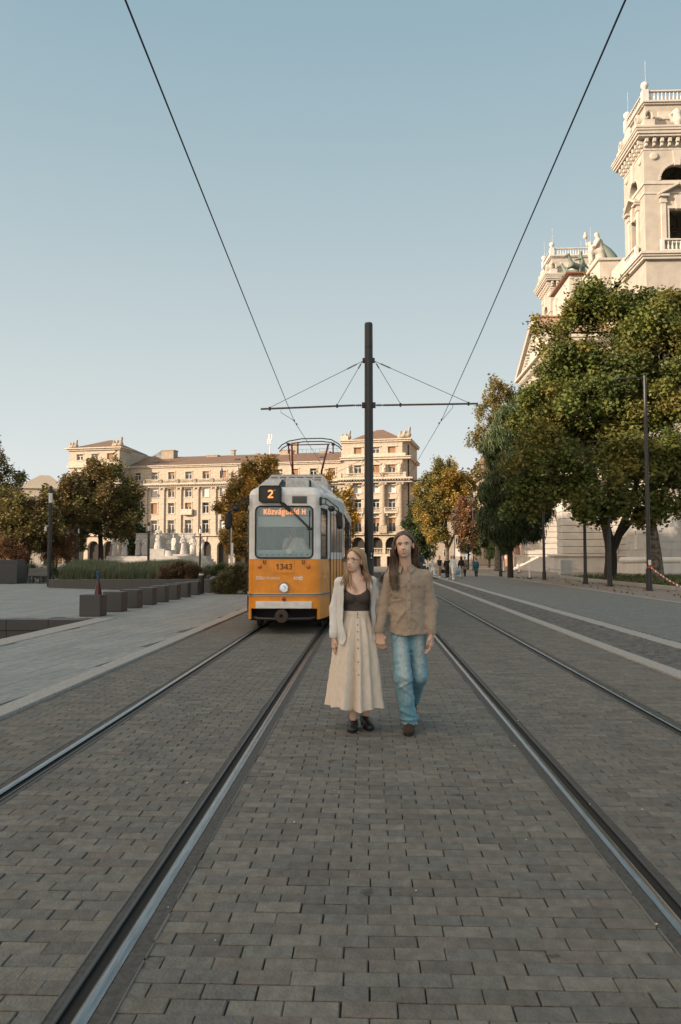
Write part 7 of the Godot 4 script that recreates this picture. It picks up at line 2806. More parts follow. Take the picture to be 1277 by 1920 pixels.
# trunk, limbs and a crown of leaf clumps through uneven blobs: [centre, radius]
func tree(called: String, label: String, category: String, at: Vector3, trunk: Array, blobs: Array, clump: Mesh, count: int, tones: Array, bark: Material, sd: int, group := "", gap := -0.1, leafmat: Material = null) -> Node3D:
	var g := rng(sd)
	var o := thing(called, label, category, at, 0.0, group)
	var b := nb()
	for t in trunk:
		b.tube(spline(t[0], 10), _taper(t[1], t[2], 11), 9)
	var top: Vector3 = trunk[0][0][trunk[0][0].size() - 1]
	var rough := FastNoiseLite.new()
	rough.seed = sd
	rough.frequency = 0.55
	var total := 0.0
	for e in blobs:
		total += pow(e[1], 2.2)
	var xs := []
	var cs := []
	for e in blobs:
		var c: Vector3 = e[0]
		var start: Vector3 = top
		var best := 1e9
		for t in trunk:
			var q: Vector3 = t[0][t[0].size() - 1]
			if q.distance_to(c) < best:
				best = q.distance_to(c)
				start = q
		var m := start.lerp(c, 0.5) + V(g.randfn(0, 0.3), g.randf_range(0.0, 0.6), g.randfn(0, 0.3))
		var lr := clampf(e[1] * 0.055, 0.05, 0.16)
		b.tube(spline([start, m, c], 8), _taper(lr, lr * 0.35, 9), 6)
		var n := int(count * pow(e[1], 2.2) / total)
		for k in 9:
			var d := V(g.randfn(0, 1), g.randfn(0, 0.8), g.randfn(0, 1)).normalized()
			b.tube([c.lerp(m, 0.3), c + d * e[1] * 0.4, c + d * e[1] * 0.85 + V(0, 0.1, 0)], [lr * 0.3, lr * 0.2, 0.012], 5, false)
		# boughs: small tufts of foliage round the blob, so that the outline is ragged and the sky shows between
		var tufts := []
		for k in 16:
			var d := V(g.randfn(0, 1), g.randfn(0, 0.9), g.randfn(0, 1)).normalized()
			tufts.append([c + d * e[1] * g.randf_range(0.45, 1.0), e[1] * g.randf_range(0.18, 0.38), tones[g.randi() % tones.size()]])
		for k in n:
			var d := V(g.randfn(0, 1), g.randfn(0, 0.7), g.randfn(0, 1)).normalized()
			var tf: Array = tufts[g.randi() % 16]
			var p: Vector3 = tf[0] + d * tf[1] * pow(g.randf(), 0.4) - V(0, 0.25 * tf[1] * d.x * d.x, 0)
			if g.randf() < 0.12:
				p = c + d * e[1] * pow(g.randf(), 0.5) * 0.9
			if rough.get_noise_3dv(p * 1.1) < gap + 0.1 * g.randf():
				continue
			var s := g.randf_range(0.75, 1.25)
			xs.append(Transform3D(Basis(Vector3.UP, g.randf() * TAU) * Basis(Vector3.RIGHT, g.randf_range(-0.5, 0.5)) * Basis().scaled(Vector3.ONE * s), p))
			var tn: Color = (tf[2] as Color).lerp(tones[g.randi() % tones.size()], 0.3) * g.randf_range(0.85, 1.12)
			var patch := rough.get_noise_3dv(p * 0.35 + V(50, 0, 0))
			tn = tn.lerp(tones[tones.size() - 1], clampf(patch * 1.6, 0, 0.7))
			cs.append(tn)
	part("trunk", b, bark, o)
	many("crown", clump, leafmat if leafmat else M.leaf, xs, cs, o)
	return o


func _taper(a: float, b: float, n: int) -> Array:
	var r := []
	for k in n:
		r.append(lerpf(a, b, float(k) / (n - 1)))
	return r


# pixel-free helper: blob list from flat numbers x, y, z, r relative to the tree's base
func blobs(f: Array) -> Array:
	var o := []
	for k in range(0, f.size(), 4):
		o.append([V(f[k], f[k + 1], f[k + 2]), f[k + 3]])
	return o


func trees() -> void:
	var big := leaf_clump(1, 26, 0.16, 0.45)
	var mid := leaf_clump(2, 15, 0.25, 0.5)
	var fine := leaf_clump(3, 34, 0.16, 0.5, 1)
	var yew := leaf_clump(4, 60, 0.3, 0.42, 2)
	var plane := [Color(0.102, 0.144, 0.033), Color(0.138, 0.178, 0.040), Color(0.070, 0.103, 0.028), Color(0.174, 0.196, 0.046), Color(0.228, 0.201, 0.050)]
	var gold := [Color(0.340, 0.240, 0.053), Color(0.459, 0.288, 0.053), Color(0.221, 0.192, 0.045), Color(0.340, 0.176, 0.045), Color(0.510, 0.304, 0.060)]
	var olive := [Color(0.173, 0.175, 0.060), Color(0.128, 0.144, 0.050), Color(0.224, 0.197, 0.068), Color(0.258, 0.191, 0.071), Color(0.207, 0.144, 0.065)]
	var brown := [Color(0.247, 0.142, 0.076), Color(0.190, 0.118, 0.067), Color(0.304, 0.171, 0.085), Color(0.171, 0.133, 0.057), Color(0.266, 0.133, 0.067)]
	var dark := [Color(0.045, 0.080, 0.027), Color(0.036, 0.064, 0.024), Color(0.068, 0.099, 0.030), Color(0.060, 0.083, 0.027)]
	tree("plane_tree", "big green plane tree with a dark forked leaning trunk right of the gable", "tree", V(14.7, 0, -49.5), [[[V(0, 0, 0), V(0.15, 1.6, 0), V(-0.1, 3.2, 0.1), V(-0.9, 6.2, 0.2), V(-1.2, 9.0, 0)], 0.42, 0.16], [[V(0.1, 1.8, 0), V(0.7, 3.2, 0.1), V(1.5, 5.4, 0.3), V(2.2, 8.5, 0.2)], 0.3, 0.12], [[V(0.5, 2.7, 0), V(1.7, 4.0, -0.3), V(3.2, 5.4, -0.4)], 0.2, 0.08]], blobs([-0.3, 17.39, 0, 2.4, 1.9, 16.81, 0.4, 1.6, -2.8, 14.05, 0.3, 2.3, -4.2, 10.84, 1, 1.7, -2, 10.03, 0.8, 2.9, -5, 6.4, 6, 2.2, 0.4, 12.68, 0.8, 3.3, 1, 8.3, 1.4, 2.3, -2.6, 5.4, 6.5, 1.9, -5.4, 4.6, 5.5, 1.5, 2.6, 14.51, 0, 2.5, 2.2, 10.72, -0.6, 2.2, -1.9, 4.4, 5, 1.4, -0.2, 6.6, 5, 1.8, 0.9, 4.6, 3, 1.5, -3.2, 9.91, -1.8, 2.2]), big, 13000, plane, M.bark, 101, "trees before the museum palace", -0.06)
	tree("plane_tree", "plane tree at the right edge with pale mottled trunk beside the tallest lamp post", "tree", V(16.6, 0, -46.5), [[[V(0, 0, 0), V(-0.15, 2.0, 0), V(-0.45, 4.5, 0.1), V(-0.3, 8.0, 0)], 0.4, 0.2], [[V(-0.4, 4.2, 0), V(0.9, 6.0, 0), V(2.4, 8.5, 0)], 0.2, 0.09]], blobs([0.2, 14.29, 0, 2.5, 2.6, 15.2, 0, 2.7, 4.8, 15.66, 0, 2.2, 2.2, 10.72, 0.6, 2.8, 4.8, 12.1, 0, 3, 1.2, 7.4, 1, 2, 3.8, 7.61, 0.4, 2.5, 6.2, 8.65, 0, 2.8, 1.9, 5.4, 0.8, 1.5, -0.9, 10.6, -0.6, 1.8]), big, 9500, plane, M.bark_plane, 102, "trees before the museum palace", -0.06)
	tree("yew_tree", "dark drooping evergreen left of the big plane tree", "tree", V(10.9, 0, -62), [[[V(0, 0, 0), V(0, 4, 0), V(0.1, 9, 0), V(0.3, 13, 0)], 0.25, 0.06]], blobs([0.5, 12.5, 0, 1.2, -0.1, 10.8, 0, 1.6, 0.3, 8.8, 0.3, 1.9, -0.3, 6.9, 0.3, 2.0, 0.5, 5.2, 0.3, 2.0, -0.9, 4.7, 0.4, 1.5, 1.8, 6.4, 0.2, 1.7, 1.6, 9.9, 0, 1.5, -0.4, 3.3, 0.3, 1.0]), yew, 5200, dark, M.bark, 103, "trees before the museum palace", -0.35)
	tree("plane_tree", "thin sunlit yellowing tree showing behind the dark evergreen", "tree", V(14.6, 0, -92), [[[V(0, 0, 0), V(0.2, 6, 0), V(0.4, 13, 0)], 0.3, 0.1]], blobs([0.6, 20.2, 0, 2.1, -0.8, 18.3, 0, 2.0, 1.0, 17.0, 0, 2.5, -1.4, 15.3, 0, 2.0, 0.2, 13.2, 0, 2.5, -0.8, 11.2, 0, 2.2, 1.5, 9.0, 0, 2.4, 0.2, 6.0, 0, 2.0]), mid, 2900, [Color(0.238, 0.207, 0.077), Color(0.198, 0.185, 0.077), Color(0.298, 0.239, 0.090), Color(0.159, 0.152, 0.064)], M.bark_plane, 104, "trees before the museum palace", -0.02)
	tree("plane_tree", "broad half golden tree at the end of the street, above the pedestrians", "tree", V(10.6, 0, -110), [[[V(0, 0, 0), V(0.1, 2.5, 0), V(0, 6, 0), V(0.1, 9, 0)], 0.35, 0.12], [[V(0.1, 2.5, 0), V(1.2, 5, 0), V(1.8, 8, 0)], 0.2, 0.08]], blobs([-0.5, 13.2, 0, 2.2, 1.6, 11.5, 0, 2.4, -1.8, 10.6, 0.4, 2.4, 0.0, 8.8, 0.8, 2.8, -2.3, 6.8, 0.3, 2.2, 2.2, 8.0, 0, 2.5, -1.2, 4.7, 0.6, 1.9, 2.6, 11.6, -0.5, 1.8, -3.2, 8.6, 0, 1.4]), mid, 5600, [Color(0.160, 0.160, 0.048), Color(0.240, 0.208, 0.056), Color(0.128, 0.136, 0.045), Color(0.320, 0.240, 0.064), Color(0.480, 0.320, 0.072)], M.bark_plane, 105, "trees along the side street", -0.16)
	tree("brown_tree", "brown thin-leaved tree in front of the half golden tree", "tree", V(12.8, 0, -104), [[[V(0, 0, 0), V(0.1, 2.5, 0), V(0, 6, 0)], 0.16, 0.06]], blobs([0, 7.6, 0, 1.8, 0.5, 5.6, 0, 1.8, -0.9, 6.0, 0.3, 1.5, -0.3, 4.0, 0.2, 1.5]), mid, 1300, brown, M.bark, 106, "trees along the side street", -0.15)
	tree("dark_tree", "dark tree right beside the right corner of the long palace", "tree", V(8.3, 0, -128), [[[V(0, 0, 0), V(0.1, 3, 0), V(0, 6, 0)], 0.25, 0.1]], blobs([0.2, 9.4, 0, 2.0, -0.2, 7.2, 0, 2.4, 0.4, 4.8, 0.4, 2.4, 0, 2.6, 0.6, 1.9, 1.6, 6.5, 0, 2.0]), mid, 2600, dark, M.bark, 107, "trees along the side street", -0.3)
	tree("dark_tree", "dark tree deep in the street between the lamp mast and the pink house", "tree", V(18.8, 0, -126), [[[V(0, 0, 0), V(0.1, 3, 0), V(0, 6, 0)], 0.25, 0.1]], blobs([0, 7.8, 0, 2.2, -0.8, 5.2, 0.4, 2.2, 0.6, 3.2, 0.5, 2.0, -2.4, 4.0, 0, 2.0]), mid, 2200, dark, M.bark, 108, "trees along the side street", -0.3)
	tree("autumn_tree", "tree with a golden top and brown lower leaves behind the left of the tram", "tree", V(-12.9, 0, -84), [[[V(0, 0, 0), V(0.1, 2.5, 0), V(0.4, 6, 0), V(0.6, 9, 0)], 0.3, 0.1]], blobs([1.2, 10.6, 0, 1.9, 2.4, 9.4, 0, 1.6, -0.4, 8.8, 0.2, 1.9, -1.8, 7.0, 0.2, 1.7, 0.8, 7.6, 0.6, 2.2, -0.6, 5.4, 0.6, 2.2, 0.4, 3.2, 0.7, 2.3, 2.2, 5.6, 0.2, 2.0, -1.4, 3.6, 0.4, 1.6]), mid, 4300, [Color(0.291, 0.224, 0.067), Color(0.426, 0.280, 0.067), Color(0.224, 0.168, 0.067), Color(0.314, 0.179, 0.078), Color(0.627, 0.381, 0.078)], M.bark, 109, "", -0.2)
	tree("autumn_tree", "small yellowing tree between the tram's roof and the mast", "tree", V(-3.4, 0, -96), [[[V(0, 0, 0), V(0.1, 2.5, 0), V(0.2, 6, 0)], 0.2, 0.08]], blobs([0.4, 8.2, 0, 1.5, -0.6, 6.6, 0, 1.5, 0.9, 6.2, 0, 1.4, 0.2, 4.4, 0, 1.6, -1.8, 10.2, 0, 1.3]), mid, 1300, gold, M.bark, 110, "", -0.1)
	tree("park_tree", "largest dark olive park tree, crown in front of the palace's left pavilion", "tree", V(-30.6, 0, -90), [[[V(0, 0, 0), V(0.0, 2.5, 0), V(-0.2, 5, 0), V(-0.3, 8, 0)], 0.36, 0.14]], blobs([-0.4, 10.8, 0, 2.3, 1.8, 9.6, 0, 2.2, -2.2, 8.8, 0.4, 2.3, 0.4, 7.6, 0.8, 2.6, 2.8, 7.0, 0.2, 2.0, 3.9, 8.2, 0, 1.3, -1.6, 5.8, 0.6, 2.0, 1.2, 4.9, 0.6, 1.8, 2.6, 4.4, 0.2, 1.3]), mid, 5200, olive, M.bark, 111, "trees of the park at the left", -0.16)
	tree("park_tree", "dark olive tree left of the largest one, behind the reddish bush", "tree", V(-33.6, 0, -88), [[[V(0, 0, 0), V(0.1, 2.5, 0), V(0.0, 5, 0), V(0.2, 7, 0)], 0.34, 0.12], [[V(0.1, 1.4, 0), V(-1.0, 3.4, 0), V(-2.2, 5.2, 0)], 0.16, 0.06]], blobs([0.2, 8.6, 0, 2.2, -1.8, 7.6, 0, 2.0, 1.0, 6.2, 0.5, 2.0, -0.8, 5.4, 0.5, 1.9, 0.8, 4.0, 0.4, 1.6]), mid, 3300, olive, M.bark, 112, "trees of the park at the left", -0.12)
	tree("park_tree", "tree with a leaning trunk near the left edge behind the bench", "tree", V(-35.0, 0, -80), [[[V(0, 0, 0), V(0.4, 2.2, 0), V(1.0, 4.4, 0), V(1.2, 6, 0)], 0.3, 0.1], [[V(0.2, 1.4, 0), V(-0.9, 3.2, 0), V(-1.6, 5.4, 0)], 0.2, 0.08]], blobs([-0.4, 6.44, 0, 1.7, 1.6, 5.74, 0, 1.8, -2, 5.22, 0, 1.8, 0.4, 4.35, 0.4, 1.8, 2.6, 4.35, 0, 1.4, -1.4, 3.13, 0.4, 1.4]), mid, 3000, olive, M.bark, 113, "trees of the park at the left", -0.08)
	tree("park_tree", "tree cut by the left edge of the view", "tree", V(-38.6, 0, -83), [[[V(0, 0, 0), V(-0.2, 2.5, 0), V(0.0, 6, 0)], 0.28, 0.1]], blobs([0.4, 7.13, 0, 1.9, -1.4, 6.44, 0, 2, 1, 4.87, 0, 1.9, -0.6, 3.65, 0.4, 1.8]), mid, 2200, olive, M.bark, 114, "trees of the park at the left", -0.1)
	tree("reddish_bush", "reddish brown small tree left of the big park trees", "shrub", V(-32.6, 0, -82), [[[V(0, 0, 0), V(0.1, 1.2, 0), V(0, 2.4, 0)], 0.1, 0.04]], blobs([0, 3.9, 0, 1.4, 0.9, 3.0, 0, 1.3, -0.8, 2.7, 0, 1.3, 0.3, 1.8, 0.3, 1.2]), fine, 1300, brown, M.bark, 115, "", -0.3)
	tree("reddish_bush", "low brown bush at the left edge under the trees", "shrub", V(-36.2, 0, -78), [[[V(0, 0, 0), V(0.1, 1.2, 0), V(0, 2.0, 0)], 0.1, 0.04]], blobs([0, 2.6, 0, 1.3, 1.3, 2.2, 0, 1.1, -1.3, 2.2, 0, 1.2]), fine, 900, brown, M.bark, 116, "", -0.2)
	tree("dark_tree", "small dark tree right behind the left pair of statues", "tree", V(-33.0, 0, -112), [[[V(0, 0, 0), V(0.1, 2.0, 0), V(0, 3.6, 0)], 0.15, 0.06]], blobs([0, 5.0, 0, 1.6, 0.7, 3.4, 0, 1.5, -0.6, 3.0, 0, 1.4]), mid, 800, dark, M.bark, 117, "", -0.25)
	# added trees outside the view, placed to shade the monument and the left trees
	var V5 := [V(-52, 0, -84), V(-56, 0, -93), V(-50, 0, -100), V(-60, 0, -76), V(-58, 0, -104)]
	for e in V5:
		tree("added_shade_tree", ["tall added shade tree nearest the memorial, outside the view", "broad added shade tree outside the view behind the others", "added shade tree outside the view, farthest along the square", "added shade tree outside the view, closest to the parliament front", "added shade tree outside the view at the far back"][V5.find(e)], "tree", e, [[[V(0, 0, 0), V(0.1, 4, 0), V(0, 9, 0)], 0.4, 0.15]], blobs([0, 14.5, 0, 3.2, 2.4, 11.5, 0, 3.2, -2.4, 11.0, 0.6, 3.2, 0.4, 8.0, 1.0, 3.4, -1.5, 5.5, -1.0, 2.6, 2.0, 5.4, 0.5, 2.6]), mid, 3000, olive, M.bark, 120 + int(e.x), "added shade trees at the left", -0.4)
	shrubs(fine)


func shrub(label: String, at: Vector3, bl: Array, clump: Mesh, n: int, tones: Array, sd: int, gap := -0.5) -> void:
	tree("shrub", label, "shrub", at, [[[V(0, 0, 0), V(0.02, 0.3, 0), V(0, 0.6, 0)], 0.03, 0.015]], blobs(bl), clump, n, tones, M.bark, sd, "", gap)


func shrubs(fine: Mesh) -> void:
	var sm := leaf_clump(5, 30, 0.055, 0.17, 1)
	var red := [Color(0.180, 0.108, 0.065), Color(0.144, 0.108, 0.054), Color(0.234, 0.126, 0.076), Color(0.135, 0.126, 0.054)]
	var green := [Color(0.085, 0.123, 0.040), Color(0.119, 0.158, 0.050), Color(0.068, 0.105, 0.036), Color(0.153, 0.149, 0.054)]
	var dk := [Color(0.102, 0.112, 0.043), Color(0.145, 0.135, 0.050), Color(0.085, 0.090, 0.040), Color(0.170, 0.126, 0.054)]
	shrub("round reddish shrub in the planter behind the row of stone cubes", V(-9.0, 0.45, -37.4), [0, 0.45, 0, 0.5, 0.6, 0.5, 0.1, 0.45, -0.55, 0.35, 0, 0.42, 1.0, 0.35, 0, 0.35], sm, 1100, red, 201)
	shrub("large dark shrub between the planter's end and the tram", V(-5.75, 0.0, -33.8), [0, 0.55, 0, 0.62, 0.6, 0.6, 0.1, 0.6, -0.5, 0.4, 0.1, 0.45, 0.2, 0.95, -0.1, 0.42, 0.9, 0.4, 0, 0.5, -0.1, 0.25, 0.3, 0.35], sm, 2600, dk, 202)
	shrub("dark green shrub bank behind the planter, left of the tram", V(-8.0, 0.0, -43.5), [0, 0.8, 0, 0.6, 1.2, 0.85, 0, 0.65, 2.3, 0.9, 0, 0.65, -1.1, 0.7, 0, 0.55, -0.4, 0.5, 0.4, 0.6, 1.4, 0.5, 0.4, 0.6, 2.6, 0.5, 0.3, 0.6], sm, 2600, green, 203)
	shrub("green hedge shrub behind the bench", V(-20.3, 0.0, -50.0), [0, 0.6, 0, 0.7, -1.2, 0.6, 0, 0.7, -2.4, 0.55, 0, 0.6, 1.2, 0.6, 0, 0.65, 2.2, 0.5, 0, 0.6], sm, 1900, green, 204)
	# planter with tall grass
	var blade := nb()
	var g := rng(61)
	for k in 26:
		var a := g.randf() * TAU
		var h := g.randf_range(0.5, 0.95)
		var l := g.randf_range(0.05, 0.32)
		var d := V(cos(a), 0, sin(a))
		var p := V(g.randfn(0, 0.06), 0, g.randfn(0, 0.06))
		var sd := d.cross(Vector3.UP) * 0.008
		blade.tint = Color.WHITE * g.randf_range(0.75, 1.2)
		blade.q(p - sd, p + sd, p + sd + d * l * 0.4 + V(0, h * 0.65, 0), p - sd + d * l * 0.4 + V(0, h * 0.65, 0))
		blade.t3(p - sd + d * l * 0.4 + V(0, h * 0.65, 0), p + sd + d * l * 0.4 + V(0, h * 0.65, 0), p + d * l + V(0, h, 0))
	var xs := []
	var cs := []
	for k in 4200:
		var u := g.randf()
		var w := g.randf()
		var p := V(-8.2, 0.42, -36.3).lerp(V(-16.0, 0.42, -40.9), u) + V(-1.3, 0, -7.5) * w
		if p.x > -9.9 and w < 0.3:
			continue
		p.y += sin(w * PI) * 0.3 + 0.06 * sin(u * 9.0)
		xs.append(Transform3D(Basis(Vector3.UP, g.randf() * TAU).scaled(V(1, g.randf_range(0.5, 0.88), 1)), p))
		cs.append([Color(0.136, 0.173, 0.102), Color(0.160, 0.194, 0.111), Color(0.112, 0.144, 0.085), Color(0.200, 0.202, 0.128)][g.randi() % 4])
	many("grass", blade.mesh(), M.leaf, xs, cs)
	var soil := nb()
	for k in 8:
		var w0 := k / 8.0
		var w1 := (k + 1) / 8.0
		var a0 := V(-7.2, 0.4 + sin(w0 * PI) * 0.3, -35.1) + V(-1.3, 0, -8.5) * w0
		var b0 := V(-16.2, 0.4 + sin(w0 * PI) * 0.3, -40.7) + V(-1.3, 0, -8.5) * w0
		var a1 := V(-7.2, 0.4 + sin(w1 * PI) * 0.3, -35.1) + V(-1.3, 0, -8.5) * w1
		var b1 := V(-16.2, 0.4 + sin(w1 * PI) * 0.3, -40.7) + V(-1.3, 0, -8.5) * w1
		soil.qo(a0, b0, b1, a1, Vector3.UP)
	struct("planter_soil", soil, mat(0.06, 0.055, 0.035, 0.95))
	# low ground cover in the bed at the right
	var cl := leaf_clump(6, 30, 0.09, 0.2, 1)
	var ys := []
	var yc := []
	for k in 3000:
		var z := g.randf_range(-58.0, -38.5)
		var x := g.randf_range(14.5, 24.5)
		if absf(x - z * -0.0358) > 0.45 * -z + 2.0:
			continue
		ys.append(Transform3D(Basis(Vector3.UP, g.randf() * TAU), V(x, 0.15 + 0.12 * g.randf(), z)))
		yc.append(green[g.randi() % 4])
	many("ground_cover", cl, M.leaf, ys, yc)


func monument() -> void:
	var st := {"tex": tex(24, 0.006, 0.9, 1.0, 4), "sc": 0.3}
	M.marble = mat(0.52, 0.5, 0.47, 0.8, st)
	var o := thing("monument", "pale stone memorial with a long wall and stepped plinths behind the tall grass", "monument", V(-27.3, 0, -105))
	for k in 6:
		for j in 4:
			part("wall_block", nb().bx(-4.0 + k * 1.32, 2.0 + j * 0.68, -1.6, -4.0 + (k + 1) * 1.32 - 0.015, 2.0 + (j + 1) * 0.68 - 0.012, -0.9, 0.01), M.marble, o)
	part("wall_cap", nb().bx(-4.1, 4.72, -1.7, 4.0, 4.86, -0.85, 0.02), M.marble, o)
	for k in 5:
		part("step", nb().bx(-7.2 - (4 - k) * 0.3, k * 0.36, -2.2, 6.0 + (4 - k) * 0.3, (k + 1) * 0.36, 1.4 + (4 - k) * 0.35, 0.02), M.marble, o)
	part("main_plinth", nb().bx(-1.7, 1.8, -0.8, 0.4, 2.75, 1.0, 0.03).lathe(V(0.9, 1.8, 0.2), [Vector2(0.9, 0), Vector2(0.85, 0.7), Vector2(0.95, 0.8), Vector2(0.0, 0.8)], 16), M.marble, o)
	part("plinth", nb().bx(0.8, 1.8, -0.8, 4.0, 2.05, 0.9, 0.03), M.marble, o)
	var spots := [[-6.4, 1.85, 2.65, "standing stone statue at the left end of the memorial"], [-5.1, 1.85, 2.65, "stone statue second from the left of the memorial, head bowed"], [-3.3, 1.95, 2.6, "stone statue leaning forward just left of the memorial's lamp post"], [-2.3, 1.95, 2.6, "stone statue close beside the tall central statue, on its left"], [-0.6, 2.75, 3.05, "tallest stone statue, raised on the memorial's central plinth"], [1.5, 2.05, 2.6, "stone statue right of the memorial's round pedestal"], [2.8, 2.05, 2.6, "stone statue before the right end of the memorial wall"], [4.1, 1.85, 2.65, "stone statue just right of the memorial wall, left of a lamp post"], [5.2, 1.85, 2.65, "robed stone statue at the right end of the memorial"]]
	for k in spots.size():
		var e: Array = spots[k]
		var p := part("statue", statue_mesh(e[2], 300 + k * 7), M.marble)
		p.position = V(-27.3 + e[0], e[1], -104.7)
		p.rotation.y = [0.4, -0.3, 0.6, 0.2, -0.1, -0.5, 0.3, -0.2, -0.6][k]
		tag(p, e[3], "statue", "statues of the memorial")


func lamp_post(at: Vector3, h: float, r: float, label: String, kind: int, group := "") -> void:
	var o := thing("lamp_post", label, "lamp post", at, 0.0, group)
	if kind == 0:
		# column with a lit-glass section near the top
		part("mast", nb().lathe(Vector3.ZERO, [Vector2(r, 0), Vector2(r * 0.9, h * 0.83)], 16), M.post, o)
		part("lamp_glass", nb().lathe(Vector3.ZERO, [Vector2(r * 0.95, h * 0.83), Vector2(r * 0.95, h * 0.925)], 16), M.frost, o)
		part("cap", nb().lathe(Vector3.ZERO, [Vector2(r * 0.95, h * 0.925), Vector2(r * 0.8, h * 0.985), Vector2(r * 0.3, h), Vector2(0, h)], 16), M.post, o)
		part("camera_box", nb().box(V(-r * 2.2, h * 0.57, 0), V(0.11, 0.24, 0.12), 0.02).box(V(-r * 1.4, h * 0.6, 0), V(0.2, 0.04, 0.05)), M.frame_white, o)
	else:
		part("mast", nb().lathe(Vector3.ZERO, [Vector2(r, 0), Vector2(r, h * 0.1), Vector2(r * 0.72, h * 0.104), Vector2(r * 0.55, h), Vector2(0, h)], 16), M.post, o)
		part("base_plate", nb().lathe(Vector3.ZERO, [Vector2(0, 0.035), Vector2(r * 1.5, 0.035), Vector2(r * 1.5, 0)], 16), M.post, o)
		var a := part("arm", nb().tube([V(0, h * 0.985, 0), V(-0.6, h * 0.99, 0.1), V(-1.0, h * 0.985, 0.15)], 0.035, 6), M.post, o)
		part("lamp_head", nb().box(V(-1.1, h * 0.985 - 0.03, 0.17), V(0.55, 0.08, 0.24), 0.03), M.post, a)
		if kind == 2:
			for k in 4:
				part("spotlight", nb().lathe(V(0.14 if k % 2 else -0.14, h * (0.9 - k * 0.055), 0.1), [Vector2(0, -0.2), Vector2(0.12, -0.2), Vector2(0.16, 0.12), Vector2(0.0, 0.12)], 10, false, Basis(Vector3.RIGHT, 1.1) * Basis(Vector3.BACK, 0.5 if k % 2 else -0.5)), M.post, o)


